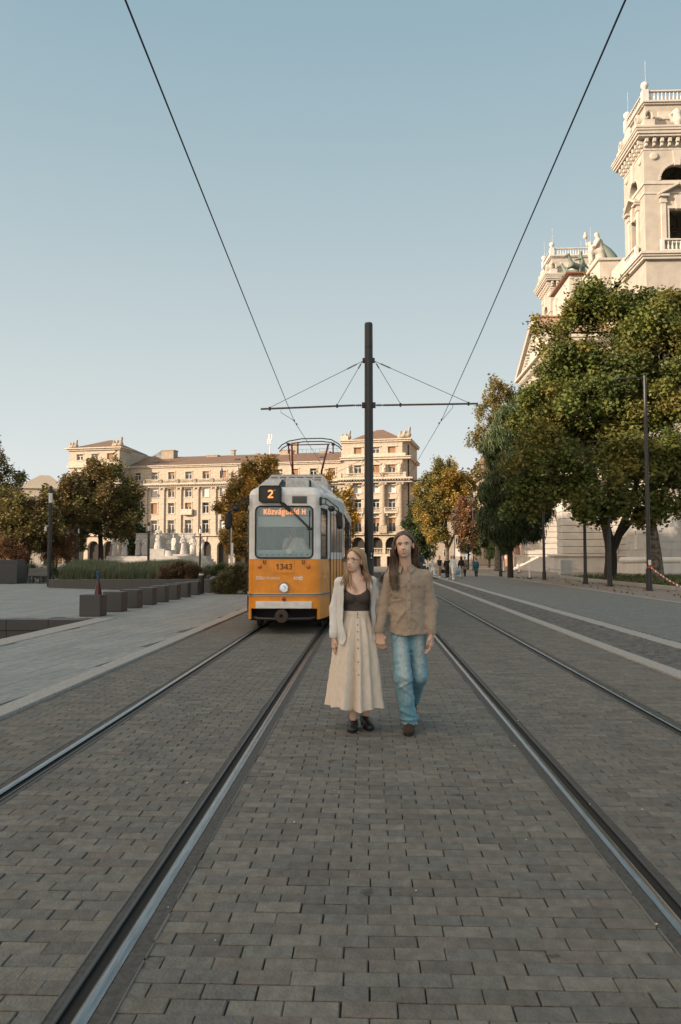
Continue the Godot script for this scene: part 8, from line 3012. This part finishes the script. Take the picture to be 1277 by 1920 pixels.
func plaza_things() -> void:
	# row of granite cubes
	var zs := [-20.5, -22.3, -23.86, -25.5, -27.1, -28.8, -30.5, -32.3]
	var lab := ["nearest dark granite cube of the row, with the red and blue object on it", "second nearest granite cube of the row on the left plaza", "third granite cube of the row, with a small orange mark on its right side", "fourth granite cube counted from the red and blue object", "fifth granite cube counted from the red and blue object", "sixth granite cube of the row, with a faint red mark on its right side", "second last granite cube of the row before the round bollard", "last and smallest looking granite cube, right before the round bollard"]
	var cube := nb().bx(-0.275, 0, -0.55, 0.275, 0.56, 0, 0.012).mesh()
	for k in 8:
		var o := thing("stone_cube", lab[k], "stone bollard", V(-7.24, 0.04, zs[k]), 0.0, "row of granite cubes")
		part("block", cube, M.granite, o)
		if k == 2 or k == 5:
			part("mark", nb().lathe(V(0.277, 0.36, -0.2), [Vector2(0.055, 0), Vector2(0.055, 0.002), Vector2(0.02, 0.002)], 14, false, Basis(Vector3.BACK, -PI / 2)).box(V(0.278, 0.3, -0.2), V(0.003, 0.09, 0.04)), mat(0.5, 0.13, 0.05, 0.7), o)
	var c := thing("red_cone", "dark red tapered object with a blue top standing on the nearest granite cube", "ornament", V(-7.1, 0.6, -20.72))
	part("cone", nb().lathe(Vector3.ZERO, [Vector2(0, 0.0), Vector2(0.105, 0.0), Vector2(0.1, 0.03), Vector2(0.05, 0.3), Vector2(0.025, 0.37), Vector2(0, 0.37)], 6), mat(0.07, 0.008, 0.009, 0.3), c)
	part("blue_top", nb().box(V(-0.01, 0.49, 0), V(0.075, 0.25, 0.06), 0.02, Basis(Vector3.BACK, 0.12)), mat(0.01, 0.06, 0.14, 0.3), c)
	var b := thing("bollard", "round dark bollard light with a pale band at the end of the cube row", "bollard", V(-7.1, 0.04, -33.6))
	part("post", nb().lathe(Vector3.ZERO, [Vector2(0.118, 0), Vector2(0.118, 0.79)], 18), M.post, b)
	part("light_band", nb().lathe(Vector3.ZERO, [Vector2(0.112, 0.79), Vector2(0.112, 0.85)], 18), M.frost, b)
	part("cap", nb().lathe(Vector3.ZERO, [Vector2(0.12, 0.85), Vector2(0.12, 0.89), Vector2(0, 0.895)], 18), M.post, b)
	# planter wall of granite slabs
	var w := thing("planter_wall", "long low dark granite planter wall behind the row of cubes", "wall", V(-6.8, 0.03, -34.6))
	var d := V(-9.5, 0, -5.8)
	var len := d.length()
	var bs := Basis(Vector3.UP, atan2(-d.z, d.x))
	var n := 9
	for k in n:
		var l := len / n
		part("wall_slab", nb().box(d * ((k + 0.5) / n) + V(0, 0.29 - k * 0.01, 0), V(l - 0.006, 0.6 - k * 0.02, 0.3), 0.008, bs), M.granite, w)
	for k in 4:
		part("wall_slab", nb().box(V(-0.2 - k * 0.3, 0.29, -0.95 - k * 1.5), V(0.3, 0.6, 1.494), 0.008, Basis(Vector3.UP, 0.2)), M.granite, w)
	lamp_post(V(-16.85, 0.03, -41.5), 5.35, 0.105, "dark lamp column with a pale glass section near the top, left plaza", 0, "lamp columns on the plaza")
	lamp_post(V(-22.6, 0.03, -81.0), 5.2, 0.13, "dark lamp column in front of the memorial wall's left part", 0, "lamp columns on the plaza")
	lamp_post(V(-19.2, 0.03, -90.0), 5.2, 0.11, "dark lamp column in front of the memorial's right end", 0, "lamp columns on the plaza")
	lamp_post(V(-31.0, 0.03, -84.0), 5.0, 0.07, "thin dark post among the park tree trunks", 0, "lamp columns on the plaza")
	var s := thing("sign_post", "thin silver stop sign post with narrow plates left of the tram's mirror", "sign", V(-5.95, 0.0, -34.2))
	part("pole", nb().lathe(Vector3.ZERO, [Vector2(0.03, 0), Vector2(0.03, 2.95), Vector2(0, 2.95)], 10), M.alu, s)
	part("plate", nb().box(V(-0.06, 2.35, 0), V(0.07, 1.3, 0.05), 0.01), M.post, s)
	part("timetable", nb().box(V(0.05, 1.75, 0.02), V(0.1, 0.9, 0.02), 0.004), M.frame_white, s)
	# dark block and bench at the left
	var db := thing("stone_block", "large dark granite block at the left edge beside the bench", "block", V(-22.2, 0.04, -46.5))
	for k in 2:
		part("slab", nb().bx(-1.4 + k * 1.4, 0, -1.4, -0.006 + k * 1.4, 1.12, 0, 0.012), M.granite, db)
	part("top_slab", nb().bx(-1.35, 1.122, -1.3, 1.3, 1.4, -0.3, 0.01), M.granite, db)
	var bench := thing("bench", "dark slatted bench seen from behind beside the granite block", "bench", V(-19.6, 0.04, -46.8), -0.15)
	for k in 6:
		part("back_slat", nb().box(V(0, 0.5 + k * 0.075, -0.02 - k * 0.018), V(1.5, 0.062, 0.028), 0.006), mat(0.14, 0.15, 0.145, 0.6), bench)
	for k in 4:
		part("seat_slat", nb().box(V(0, 0.43, -0.16 - k * 0.1), V(1.5, 0.03, 0.085), 0.006), mat(0.14, 0.15, 0.145, 0.6), bench)
	for x in [-0.65, 0.0, 0.65]:
		part("leg", nb().box(V(x, 0.2, -0.08), V(0.05, 0.42, 0.06), 0.01).box(V(x, 0.2, -0.45), V(0.05, 0.42, 0.06), 0.01), M.iron, bench)
	# somebody bent over behind the planter wall
	var p := thing("person", "person in a white top bending over behind the left end of the planter wall", "person", V(-15.75, 0.0, -41.4))
	var bd := nb()
	bd.tint = Color(0.5, 0.33, 0.25)
	bd.bones([[V(0, 0.1, 0), V(0.0, 0.55, 0), 0.13, 0.16], [V(0.0, 0.55, 0), V(0.12, 0.72, 0.0), 0.17, 0.15], [V(0.12, 0.72, 0.0), V(0.34, 0.7, 0.05), 0.1, 0.07], [V(0.36, 0.68, 0.05), V(0.4, 0.66, 0.06), 0.1, 0.1], [V(0.1, 0.68, 0.1), V(0.22, 0.4, 0.2), 0.06, 0.05]], 0.02, 0.03)
	part("body", bd, M.skin, p)
	part("top", nb().bones([[V(0, 0.15, 0), V(0.0, 0.55, 0), 0.15, 0.19], [V(0.0, 0.55, 0), V(0.14, 0.72, 0.0), 0.2, 0.17]], 0.025, 0.03), mat(0.6, 0.59, 0.57, 0.9), p)
	part("hair", nb().ball(V(0.37, 0.71, 0.04), V(0.105, 0.09, 0.11)), mat(0.25, 0.17, 0.1, 0.8), p)
	part("blue_bag", nb().box(V(0.17, 1.0, 0.0), V(0.19, 0.42, 0.14), 0.05, Basis(Vector3.BACK, 0.25)), mat(0.012, 0.07, 0.14, 0.5), p)


# a small figure; o: skin hair top bottom shoe, dress, away, swing, bag, cap, back
func walker(at: Vector3, h: float, turn: float, label: String, o: Dictionary) -> void:
	var p := thing("person", label, "person", at, turn, "people strolling in the distance")
	var s := h / 1.78
	var sw: float = o.get("swing", 0.25)
	var hipL := V(-0.09, 0.92, 0)
	var hipR := V(0.09, 0.92, 0)
	var kL := V(-0.09, 0.5, sw * 0.6)
	var kR := V(0.09, 0.5, -sw * 0.15)
	var aL := V(-0.08, 0.09, sw * 0.7)
	var aR := V(0.08, 0.12, -sw)
	var shL := V(-0.17, 1.42, 0)
	var shR := V(0.17, 1.42, 0)
	var eL := V(-0.23, 1.15, -sw * 0.35)
	var eR := V(0.23, 1.15, sw * 0.25)
	var hL := V(-0.24, 0.88, -sw * 0.2 + 0.06)
	var hR := V(0.24, 0.88, sw * 0.5 + 0.06)
	var sx := Transform3D(Basis().scaled(Vector3.ONE * s), Vector3.ZERO)
	var b := nb()
	b.x = sx
	b.tint = o.get("skin", Color(0.5, 0.32, 0.24))
	b.bones([[V(0, 1.64, 0.01), V(0, 1.7, 0.0), 0.082, 0.09], [V(0, 1.4, 0), V(0, 1.6, 0), 0.055, 0.055], [V(0, 0.95, 0), V(0, 1.35, 0), 0.11, 0.13, V(1, 1, 0.7)], [shL, eL, 0.05, 0.042], [eL, hL, 0.04, 0.028], [hL, hL + V(0, -0.14, 0.03), 0.036, 0.025], [shR, eR, 0.05, 0.042], [eR, hR, 0.04, 0.028], [hR, hR + V(0, -0.14, 0.03), 0.036, 0.025], [hipL, kL, 0.075, 0.055], [kL, aL, 0.055, 0.04], [hipR, kR, 0.075, 0.055], [kR, aR, 0.055, 0.04], [V(0, 1.66, 0.09), V(0, 1.63, 0.1), 0.018, 0.02]], 0.02, 0.02)
	var body := part("body", b, M.skin, p)
	if not o.get("away", false):
		var f := nb()
		f.x = sx
		for k in [-0.033, 0.033]:
			f.ball(V(k, 1.69, 0.083), V(0.016, 0.009, 0.012), 6, 5)
		part("eyes", f, M.lash, body)
	var t := nb()
	t.x = sx
	var low: float = o.get("hem", 0.9)
	var long: float = o.get("sleeve", 1.0)
	var tl := [[V(0, low + 0.12, 0), V(0, 1.3, 0), 0.165, 0.165, V(1, 1, 0.72)], [V(-0.14, 1.4, 0), V(0.14, 1.4, 0), 0.075, 0.075]]
	if long > 0.0:
		tl += [[shL, shL.lerp(eL, minf(1, long * 2)), 0.066, 0.058], [shR, shR.lerp(eR, minf(1, long * 2)), 0.066, 0.058]]
	if long > 0.6:
		tl += [[eL, hL, 0.056, 0.045], [eR, hR, 0.056, 0.045]]
	t.bones(tl, 0.022, 0.02, cloth_noise(3, 6.0), 0.01, func(q: Vector3) -> float: return maxf(low - q.y if absf(q.x) < 0.19 else -1.0, q.y - 1.49))
	part("top", t, o.top, p)
	var l := nb()
	l.x = sx
	if o.get("dress", false):
		l.bones([[V(0, 0.95, 0), V(0, 0.35, 0.02), 0.16, 0.2, V(1, 1, 0.8)], [hipL, V(-0.1, 0.3, sw * 0.5), 0.11, 0.12], [hipR, V(0.1, 0.3, -sw * 0.3), 0.11, 0.12]], 0.024, 0.03, null, 0.0, func(q: Vector3) -> float: return 0.2 - q.y)
	else:
		l.bones([[V(-0.04, 0.94, 0), V(0.04, 0.94, 0), 0.13, 0.13, V(1, 1, 0.85)], [hipL, kL, 0.1, 0.08], [kL, aL, 0.078, 0.066], [hipR, kR, 0.1, 0.08], [kR, aR, 0.078, 0.066]], 0.022, 0.02, cloth_noise(4, 5.0), 0.01, func(q: Vector3) -> float: return q.y - 1.03)
	part("trousers" if not o.get("dress", false) else "skirt", l, o.bottom, p)
	var sh := nb()
	sh.x = sx
	sh.ball(aL + V(0, -0.035, 0.07), V(0.05, 0.05, 0.14), 10, 8)
	part("shoe", sh, o.shoe, p)
	var sh2 := nb()
	sh2.x = sx
	sh2.ball(aR + V(0, -0.035, 0.06), V(0.05, 0.05, 0.14), 10, 8)
	part("shoe", sh2, o.shoe, p)
	var hr := nb()
	hr.x = sx
	var hl := [[V(0, 1.745, -0.015), V(0, 1.7, -0.035), 0.085, 0.09]]
	if o.get("long_hair", false):
		hl += [[V(-0.05, 1.7, -0.05), V(-0.06, 1.42, -0.08), 0.06, 0.05], [V(0.05, 1.7, -0.05), V(0.06, 1.42, -0.08), 0.06, 0.05]]
	hr.bones(hl, 0.018, 0.015)
	part("cap" if o.get("cap", false) else "hair", hr, o.hair, p)
	if o.get("cap", false):
		part("peak", nb().box(V(0, 1.735 * s, 0.12 * s), V(0.14, 0.015, 0.12) * s, 0.006), o.hair, p)
	if o.has("bag"):
		var bg := thing("bag", o.bag_label, "bag", at + Basis(Vector3.UP, turn) * (hR * s + V(0.02, -0.32, 0.02)), turn)
		part("sack", nb().box(V(0, 0.0, 0), V(0.32, 0.3, 0.14), 0.05), o.bag, bg)
		part("handle", nb().tube(spline([V(-0.08, 0.14, 0), V(-0.05, 0.24, 0), V(0.05, 0.24, 0), V(0.08, 0.14, 0)], 8), 0.012, 5), o.bag, bg)


func walkers() -> void:
	var white := mat(0.7, 0.7, 0.69, 0.85)
	var navy := mat(0.018, 0.022, 0.03, 0.85)
	var black := mat(0.014, 0.014, 0.016, 0.85)
	var beige := mat(0.36, 0.29, 0.22, 0.85)
	var tan := mat(0.26, 0.22, 0.165, 0.85)
	var teal := mat(0.02, 0.115, 0.19, 0.85)
	var sky := mat(0.11, 0.26, 0.34, 0.8)
	var hair := mat(0.03, 0.02, 0.015, 0.8)
	var grey := mat(0.4, 0.38, 0.35, 0.8)
	var red := mat(0.2, 0.07, 0.03, 0.8)
	walker(V(5.45, 0.03, -62.0), 1.66, 0.1, "man in a dark vest and beige trousers, leftmost of the walking group", {"top": navy, "bottom": beige, "shoe": white, "hair": hair, "sleeve": 0.0, "swing": 0.22, "bag": black, "bag_label": "dark bag held low by the man in the vest"})
	walker(V(5.55, 0.03, -57.0), 1.62, 0.0, "woman in a long black outfit and white shoes beside the man in white", {"top": black, "bottom": black, "shoe": white, "hair": red, "dress": false, "swing": 0.2})
	walker(V(5.85, 0.03, -55.5), 1.72, 0.05, "man all in white with a white cap, striding towards the camera", {"top": white, "bottom": white, "shoe": white, "hair": white, "cap": true, "swing": 0.34, "bag": sky, "bag_label": "light blue bag in the hand of the man in white"})
	walker(V(6.95, 0.03, -60.5), 1.62, PI, "woman in a black top with long dark hair and bare legs, walking away", {"top": black, "bottom": grey, "shoe": black, "hair": hair, "long_hair": true, "away": true, "swing": 0.2, "hem": 0.8})
	walker(V(7.75, 0.03, -65.0), 1.66, PI + 0.2, "grey-haired person in a beige coat and dark trousers, walking away", {"top": tan, "bottom": black, "shoe": black, "hair": grey, "away": true, "hem": 0.62, "swing": 0.24})
	walker(V(8.6, 0.03, -64.5), 1.5, PI, "person in a teal blue coat standing with their back turned, rightmost pedestrian", {"top": teal, "bottom": black, "shoe": black, "hair": red, "away": true, "hem": 0.5, "swing": 0.06})
	walker(V(6.3, 0.03, -61.5), 1.66, 0.0, "person with reddish hair half hidden behind the man in white", {"top": beige, "bottom": tan, "shoe": white, "hair": red, "swing": 0.2})
	walker(V(7.0, 0.03, -66.5), 1.5, PI, "small person in dark clothes half hidden behind the woman in black", {"top": navy, "bottom": navy, "shoe": black, "hair": hair, "away": true, "swing": 0.2})
	walker(V(5.6, 0.03, -71.0), 1.66, 1.2, "person in white behind the man in the vest", {"top": white, "bottom": white, "shoe": white, "hair": grey, "swing": 0.3})
	walker(V(5.4, 0.03, -74.0), 1.25, 0.8, "person in a white top farthest left beside the dark van", {"top": white, "bottom": navy, "shoe": black, "hair": hair, "swing": 0.1})
	walker(V(-30.0, 0.03, -88.0), 1.5, 0.4, "person in a pale pink top among the park trees, left of the memorial", {"top": mat(0.6, 0.5, 0.48, 0.85), "bottom": beige, "shoe": white, "hair": hair, "swing": 0.15})
	driver()


func driver() -> void:
	var p := thing("person", "tram driver in a white shirt resting a hand on his chin behind the windscreen", "person", V(-1.62, 1.0, -17.1))
	var b := nb()
	b.tint = Color(0.5, 0.33, 0.26)
	b.bones([[V(0, 0.55, 0), V(0, 0.85, 0), 0.14, 0.15, V(1, 1, 0.7)], [V(-0.13, 0.92, 0), V(0.15, 0.92, 0), 0.06, 0.06], [V(0, 0.9, 0), V(-0.01, 1.08, 0.03), 0.055, 0.055], [V(-0.17, 0.9, 0.0), V(-0.18, 0.68, 0.12), 0.05, 0.042], [V(-0.18, 0.68, 0.12), V(-0.06, 0.98, 0.17), 0.04, 0.03], [V(-0.06, 0.98, 0.17), V(-0.03, 1.06, 0.15), 0.034, 0.026], [V(0.19, 0.9, 0), V(0.28, 0.66, 0.1), 0.05, 0.042], [V(0.28, 0.66, 0.1), V(0.16, 0.6, 0.3), 0.04, 0.03], [V(0, 0.5, 0), V(-0.1, 0.45, 0.3), 0.1, 0.08], [V(0, 0.5, 0), V(0.1, 0.45, 0.3), 0.1, 0.08]], 0.014, 0.016)
	b.tint = Color.WHITE
	var hp := {"jaw": 1.05}
	var hx := Transform3D(Basis(Vector3.BACK, 0.06), V(-0.01, 1.2, 0.05))
	b.x = hx
	head_mesh(b, hp, Color(0.5, 0.33, 0.26), Color(0.42, 0.2, 0.17))
	b.x = Transform3D()
	var body := part("body", b, M.skin, p)
	face_parts(body, hx, hp, M.iris_brown, M.brow_brown, 0.8)
	part("shirt", nb().bones([[V(0, 0.55, 0), V(0, 0.85, 0), 0.165, 0.17, V(1, 1, 0.75)], [V(-0.14, 0.915, 0), V(0.16, 0.915, 0), 0.08, 0.08], [V(-0.17, 0.9, 0.0), V(-0.18, 0.74, 0.08), 0.066, 0.062], [V(0.19, 0.9, 0), V(0.26, 0.72, 0.07), 0.068, 0.064]], 0.014, 0.016, cloth_noise(5, 6.0), 0.006), mat(0.88, 0.9, 0.92, 0.85), p)
	var cap := nb()
	cap.x = hx
	hair_cap(cap, hp, 0.009, func(x: float) -> float: return 0.075 - 4.0 * x * x if absf(x) < 0.066 else -0.01)
	part("hair", cap, M.brow_brown, p)
	var fr := nb()
	fr.x = hx
	for s in [-1.0, 1.0]:
		var c := head_point(V(s * 0.031, 0.001, 0.083).normalized(), hp) + V(0, -0.001, 0.012)
		var ring := []
		for k in 14:
			ring.append(c + V(cos(TAU * k / 12) * 0.023, sin(TAU * k / 12) * 0.016, 0))
		fr.tube(ring, 0.0018, 5, false)
	part("glasses", fr, M.dark, p)


func right_side_things() -> void:
	var ps := [[V(13.0, 0.03, -37.6), "tallest lamp post at the right edge, with a white sticker and barrier tape tied on"], [V(12.95, 0.03, -43.5), "lamp post right in front of the dark leaning trunk"], [V(12.7, 0.03, -47.4), "lamp post left of the dark leaning trunk"], [V(12.3, 0.03, -56.6), "lamp post before the white stair base of the gable front"], [V(10.8, 0.03, -66.0), "lamp post under the dark evergreen, nearest to the pedestrians"]]
	for k in ps.size():
		lamp_post(ps[k][0], 10.1 if k == 0 else 5.6, 0.14, ps[k][1], 1, "dark lamp posts along the right pavement")
	lamp_post(V(12.85, 0.03, -99.0), 10.2, 0.11, "tall mast with four spotlights in front of the half golden tree", 2, "spotlight masts")
	lamp_post(V(10.8, 0.03, -101.0), 8.2, 0.09, "shorter mast with spotlights above the walking group", 2, "spotlight masts")
	var sk := nb().bx(12.93, 1.22, -37.45, 13.05, 1.46, -37.448 + 0.02)
	var so := part("paper_notice", sk, M.frame_white)
	tag(so, "small white paper notice stuck on the tallest right lamp post", "notice")
	so.position = V(0.0, 0.0, -0.005)
	# red and white barrier tape
	var t := thing("barrier_tape", "red and white striped barrier tape sagging from the right lamp post to the ground", "tape", V(13.0, 0, -37.4))
	var path := spline([V(0.0, 1.12, 0.06), V(-0.05, 0.86, 1.2), V(-0.12, 0.55, 2.8), V(-0.2, 0.3, 4.6), V(-0.3, 0.14, 6.6), V(-0.35, 0.12, 8.6), V(-0.3, 0.3, 10.5)], 96)
	var rb := nb()
	var wb := nb()
	for k in 96:
		var a: Vector3 = path[k]
		var e: Vector3 = path[k + 1]
		var w := V(0.012 * sin(k * 0.7), 0.038, 0.01 * cos(k * 0.9))
		var m := rb if (k / 2) % 2 == 0 else wb
		for s in [0.0015, -0.0015]:
			m.qo(a - w + V(s, 0, 0), e - w + V(s, 0, 0), e + w + V(s, 0, 0), a + w + V(s, 0, 0), V(s, 0, 0))
	part("red_stripes", rb, mat(0.5, 0.04, 0.03, 0.5), t)
	part("white_stripes", wb, M.white, t)
	part("knot", nb().lathe(V(0, 1.09, 0), [Vector2(0.115, 0), Vector2(0.12, 0.03), Vector2(0.115, 0.08)], 14), mat(0.5, 0.04, 0.03, 0.5), t)
	var t2 := thing("barrier_tape", "thin barrier tape strung low between the white posts before the stair base", "tape", V(12.3, 0, -56.6))
	var tb := nb()
	var tr := nb()
	var p2 := spline([V(0.0, 0.95, 0.05), V(1.0, 0.7, -1.2), V(2.2, 0.75, -2.0), V(4.0, 0.6, -6.0), V(4.6, 0.9, -12.0)], 48)
	for k in 48:
		var m := tb if k % 2 else tr
		m.box((p2[k] + p2[k + 1]) * 0.5, V(0.01, 0.05, (p2[k + 1] - p2[k]).length()), 0.0, Basis.looking_at(p2[k + 1] - p2[k]))
	part("white_stripes", tb, M.white, t2)
	part("red_stripes", tr, mat(0.5, 0.04, 0.03, 0.5), t2)
	for e in [[V(11.75, 0.03, -59.0), "white barrier post on a dark foot nearest the stair base lamp post"], [V(15.1, 0.03, -81.0), "white barrier post beyond the stair base, middle of three"], [V(14.9, 0.03, -89.0), "farthest white barrier post near the pink house"]]:
		var o := thing("barrier_post", e[1], "post", e[0], 0.0, "white barrier posts")
		part("foot", nb().lathe(Vector3.ZERO, [Vector2(0.2, 0), Vector2(0.2, 0.05), Vector2(0.06, 0.09), Vector2(0, 0.09)], 14), M.dark, o)
		part("post", nb().lathe(Vector3.ZERO, [Vector2(0.055, 0.05), Vector2(0.05, 1.2), Vector2(0.0, 1.23)], 10), M.white, o)
	var wbk := thing("white_block", "white boxed pedestal beside the lamp post before the palace wall", "pedestal", V(16.9, 0.03, -69.5))
	part("box", nb().bx(-0.5, 0.12, -0.5, 0.5, 1.36, 0.5, 0.02), M.base, wbk)
	part("foot", nb().bx(-0.42, 0, -0.42, 0.42, 0.12, 0.42), M.base, wbk)
	# planted bed with its kerb
	var bk := thing("bed_kerb", "low grey stone edging of the planted bed at the right", "kerb", V(14.3, 0.03, -38))
	for k in 11:
		part("edge_stone", nb().bx(-0.15, 0, -2.0 * (k + 1) + 0.01, 0.1, 0.2, -2.0 * k, 0.012), M.kerb, bk)
	for k in 6:
		part("edge_stone", nb().bx(0.12 + 2.0 * k, 0, -0.25, 2.11 + 2.0 * k, 0.2, 0.0, 0.012), M.kerb, bk)
	var soil := nb()
	soil.q(V(14.4, 0.12, -38.2), V(26.0, 0.12, -38.2), V(26.0, 0.12, -60), V(14.4, 0.12, -60))
	struct("bed_soil", soil, mat(0.06, 0.05, 0.035, 0.95))
	var lf := nb()
	var g := rng(88)
	for k in 160:
		var q := V(g.randf_range(10.9, 14.0), 0.036, g.randf_range(-62.0, -27.0))
		var d := V(cos(k * 1.7), 0.12, sin(k * 1.7)) * 0.09
		var e := V(-d.z, 0.1, d.x) * 0.7
		lf.to(q, q + d, q + e, Vector3.UP)
		lf.to(q + d, q + d + e * 0.6, q + e, Vector3.UP)
	var lo := struct("fallen_leaves", lf, mat(0.2, 0.13, 0.05, 0.9))
	lo.set_meta("kind", "stuff")
	var fl := thing("floodlight", "small dark ground floodlight in the planted bed by the pale trunk", "light", V(18.2, 0.15, -45.5), -0.5)
	part("housing", nb().box(V(0, 0.35, 0), V(0.34, 0.26, 0.12), 0.02, Basis(Vector3.RIGHT, -0.6)), M.post, fl)
	part("bracket", nb().box(V(0, 0.12, 0), V(0.06, 0.3, 0.06), 0.01), M.post, fl)
	# dark van among the distant traffic
	var v := thing("van", "dark grey van parked at the far end of the street behind the man's hair", "van", V(5.0, 0.03, -82.0), 0.12)
	var bod := nb()
	bod.x = Transform3D(Basis(V(0, 0, 1), V(0, 1, 0), V(-1, 0, 0)), V(0, 0, 0))
	bod.prism(PackedVector2Array([Vector2(0, 0.35), Vector2(0.0, 0.95), Vector2(-0.9, 1.1), Vector2(-1.5, 1.72), Vector2(-4.4, 1.78), Vector2(-4.7, 1.5), Vector2(-4.75, 0.35)]), -0.92, 0.92)
	part("body", bod, mat(0.035, 0.037, 0.04, 0.35, {"coat": 0.6}), v)
	part("windscreen", nb().box(V(0, 1.42, -1.17), V(1.6, 0.75, 0.02), 0.0, Basis(Vector3.RIGHT, -0.77)), M.pane_black, v)
	part("bumper", nb().bx(-0.95, 0.3, -0.1, 0.95, 0.55, 0.1, 0.05), M.dark, v)
	for s in [-1.0, 1.0]:
		part("headlight", nb().box(V(s * 0.68, 0.8, 0.02), V(0.34, 0.16, 0.06), 0.03), M.frame_white, v)
		for z in [-0.9, -3.8]:
			part("wheel", nb().lathe(V(s * 0.8, 0.33, z), [Vector2(0, -0.1), Vector2(0.33, -0.1), Vector2(0.33, 0.1), Vector2(0, 0.1)], 16, false, Basis(Vector3.BACK, PI / 2)), M.rubber, v)
		part("side_window", nb().bx(s * 0.925, 1.1, -4.2, s * 0.93, 1.6, -1.6), M.pane_black, v)
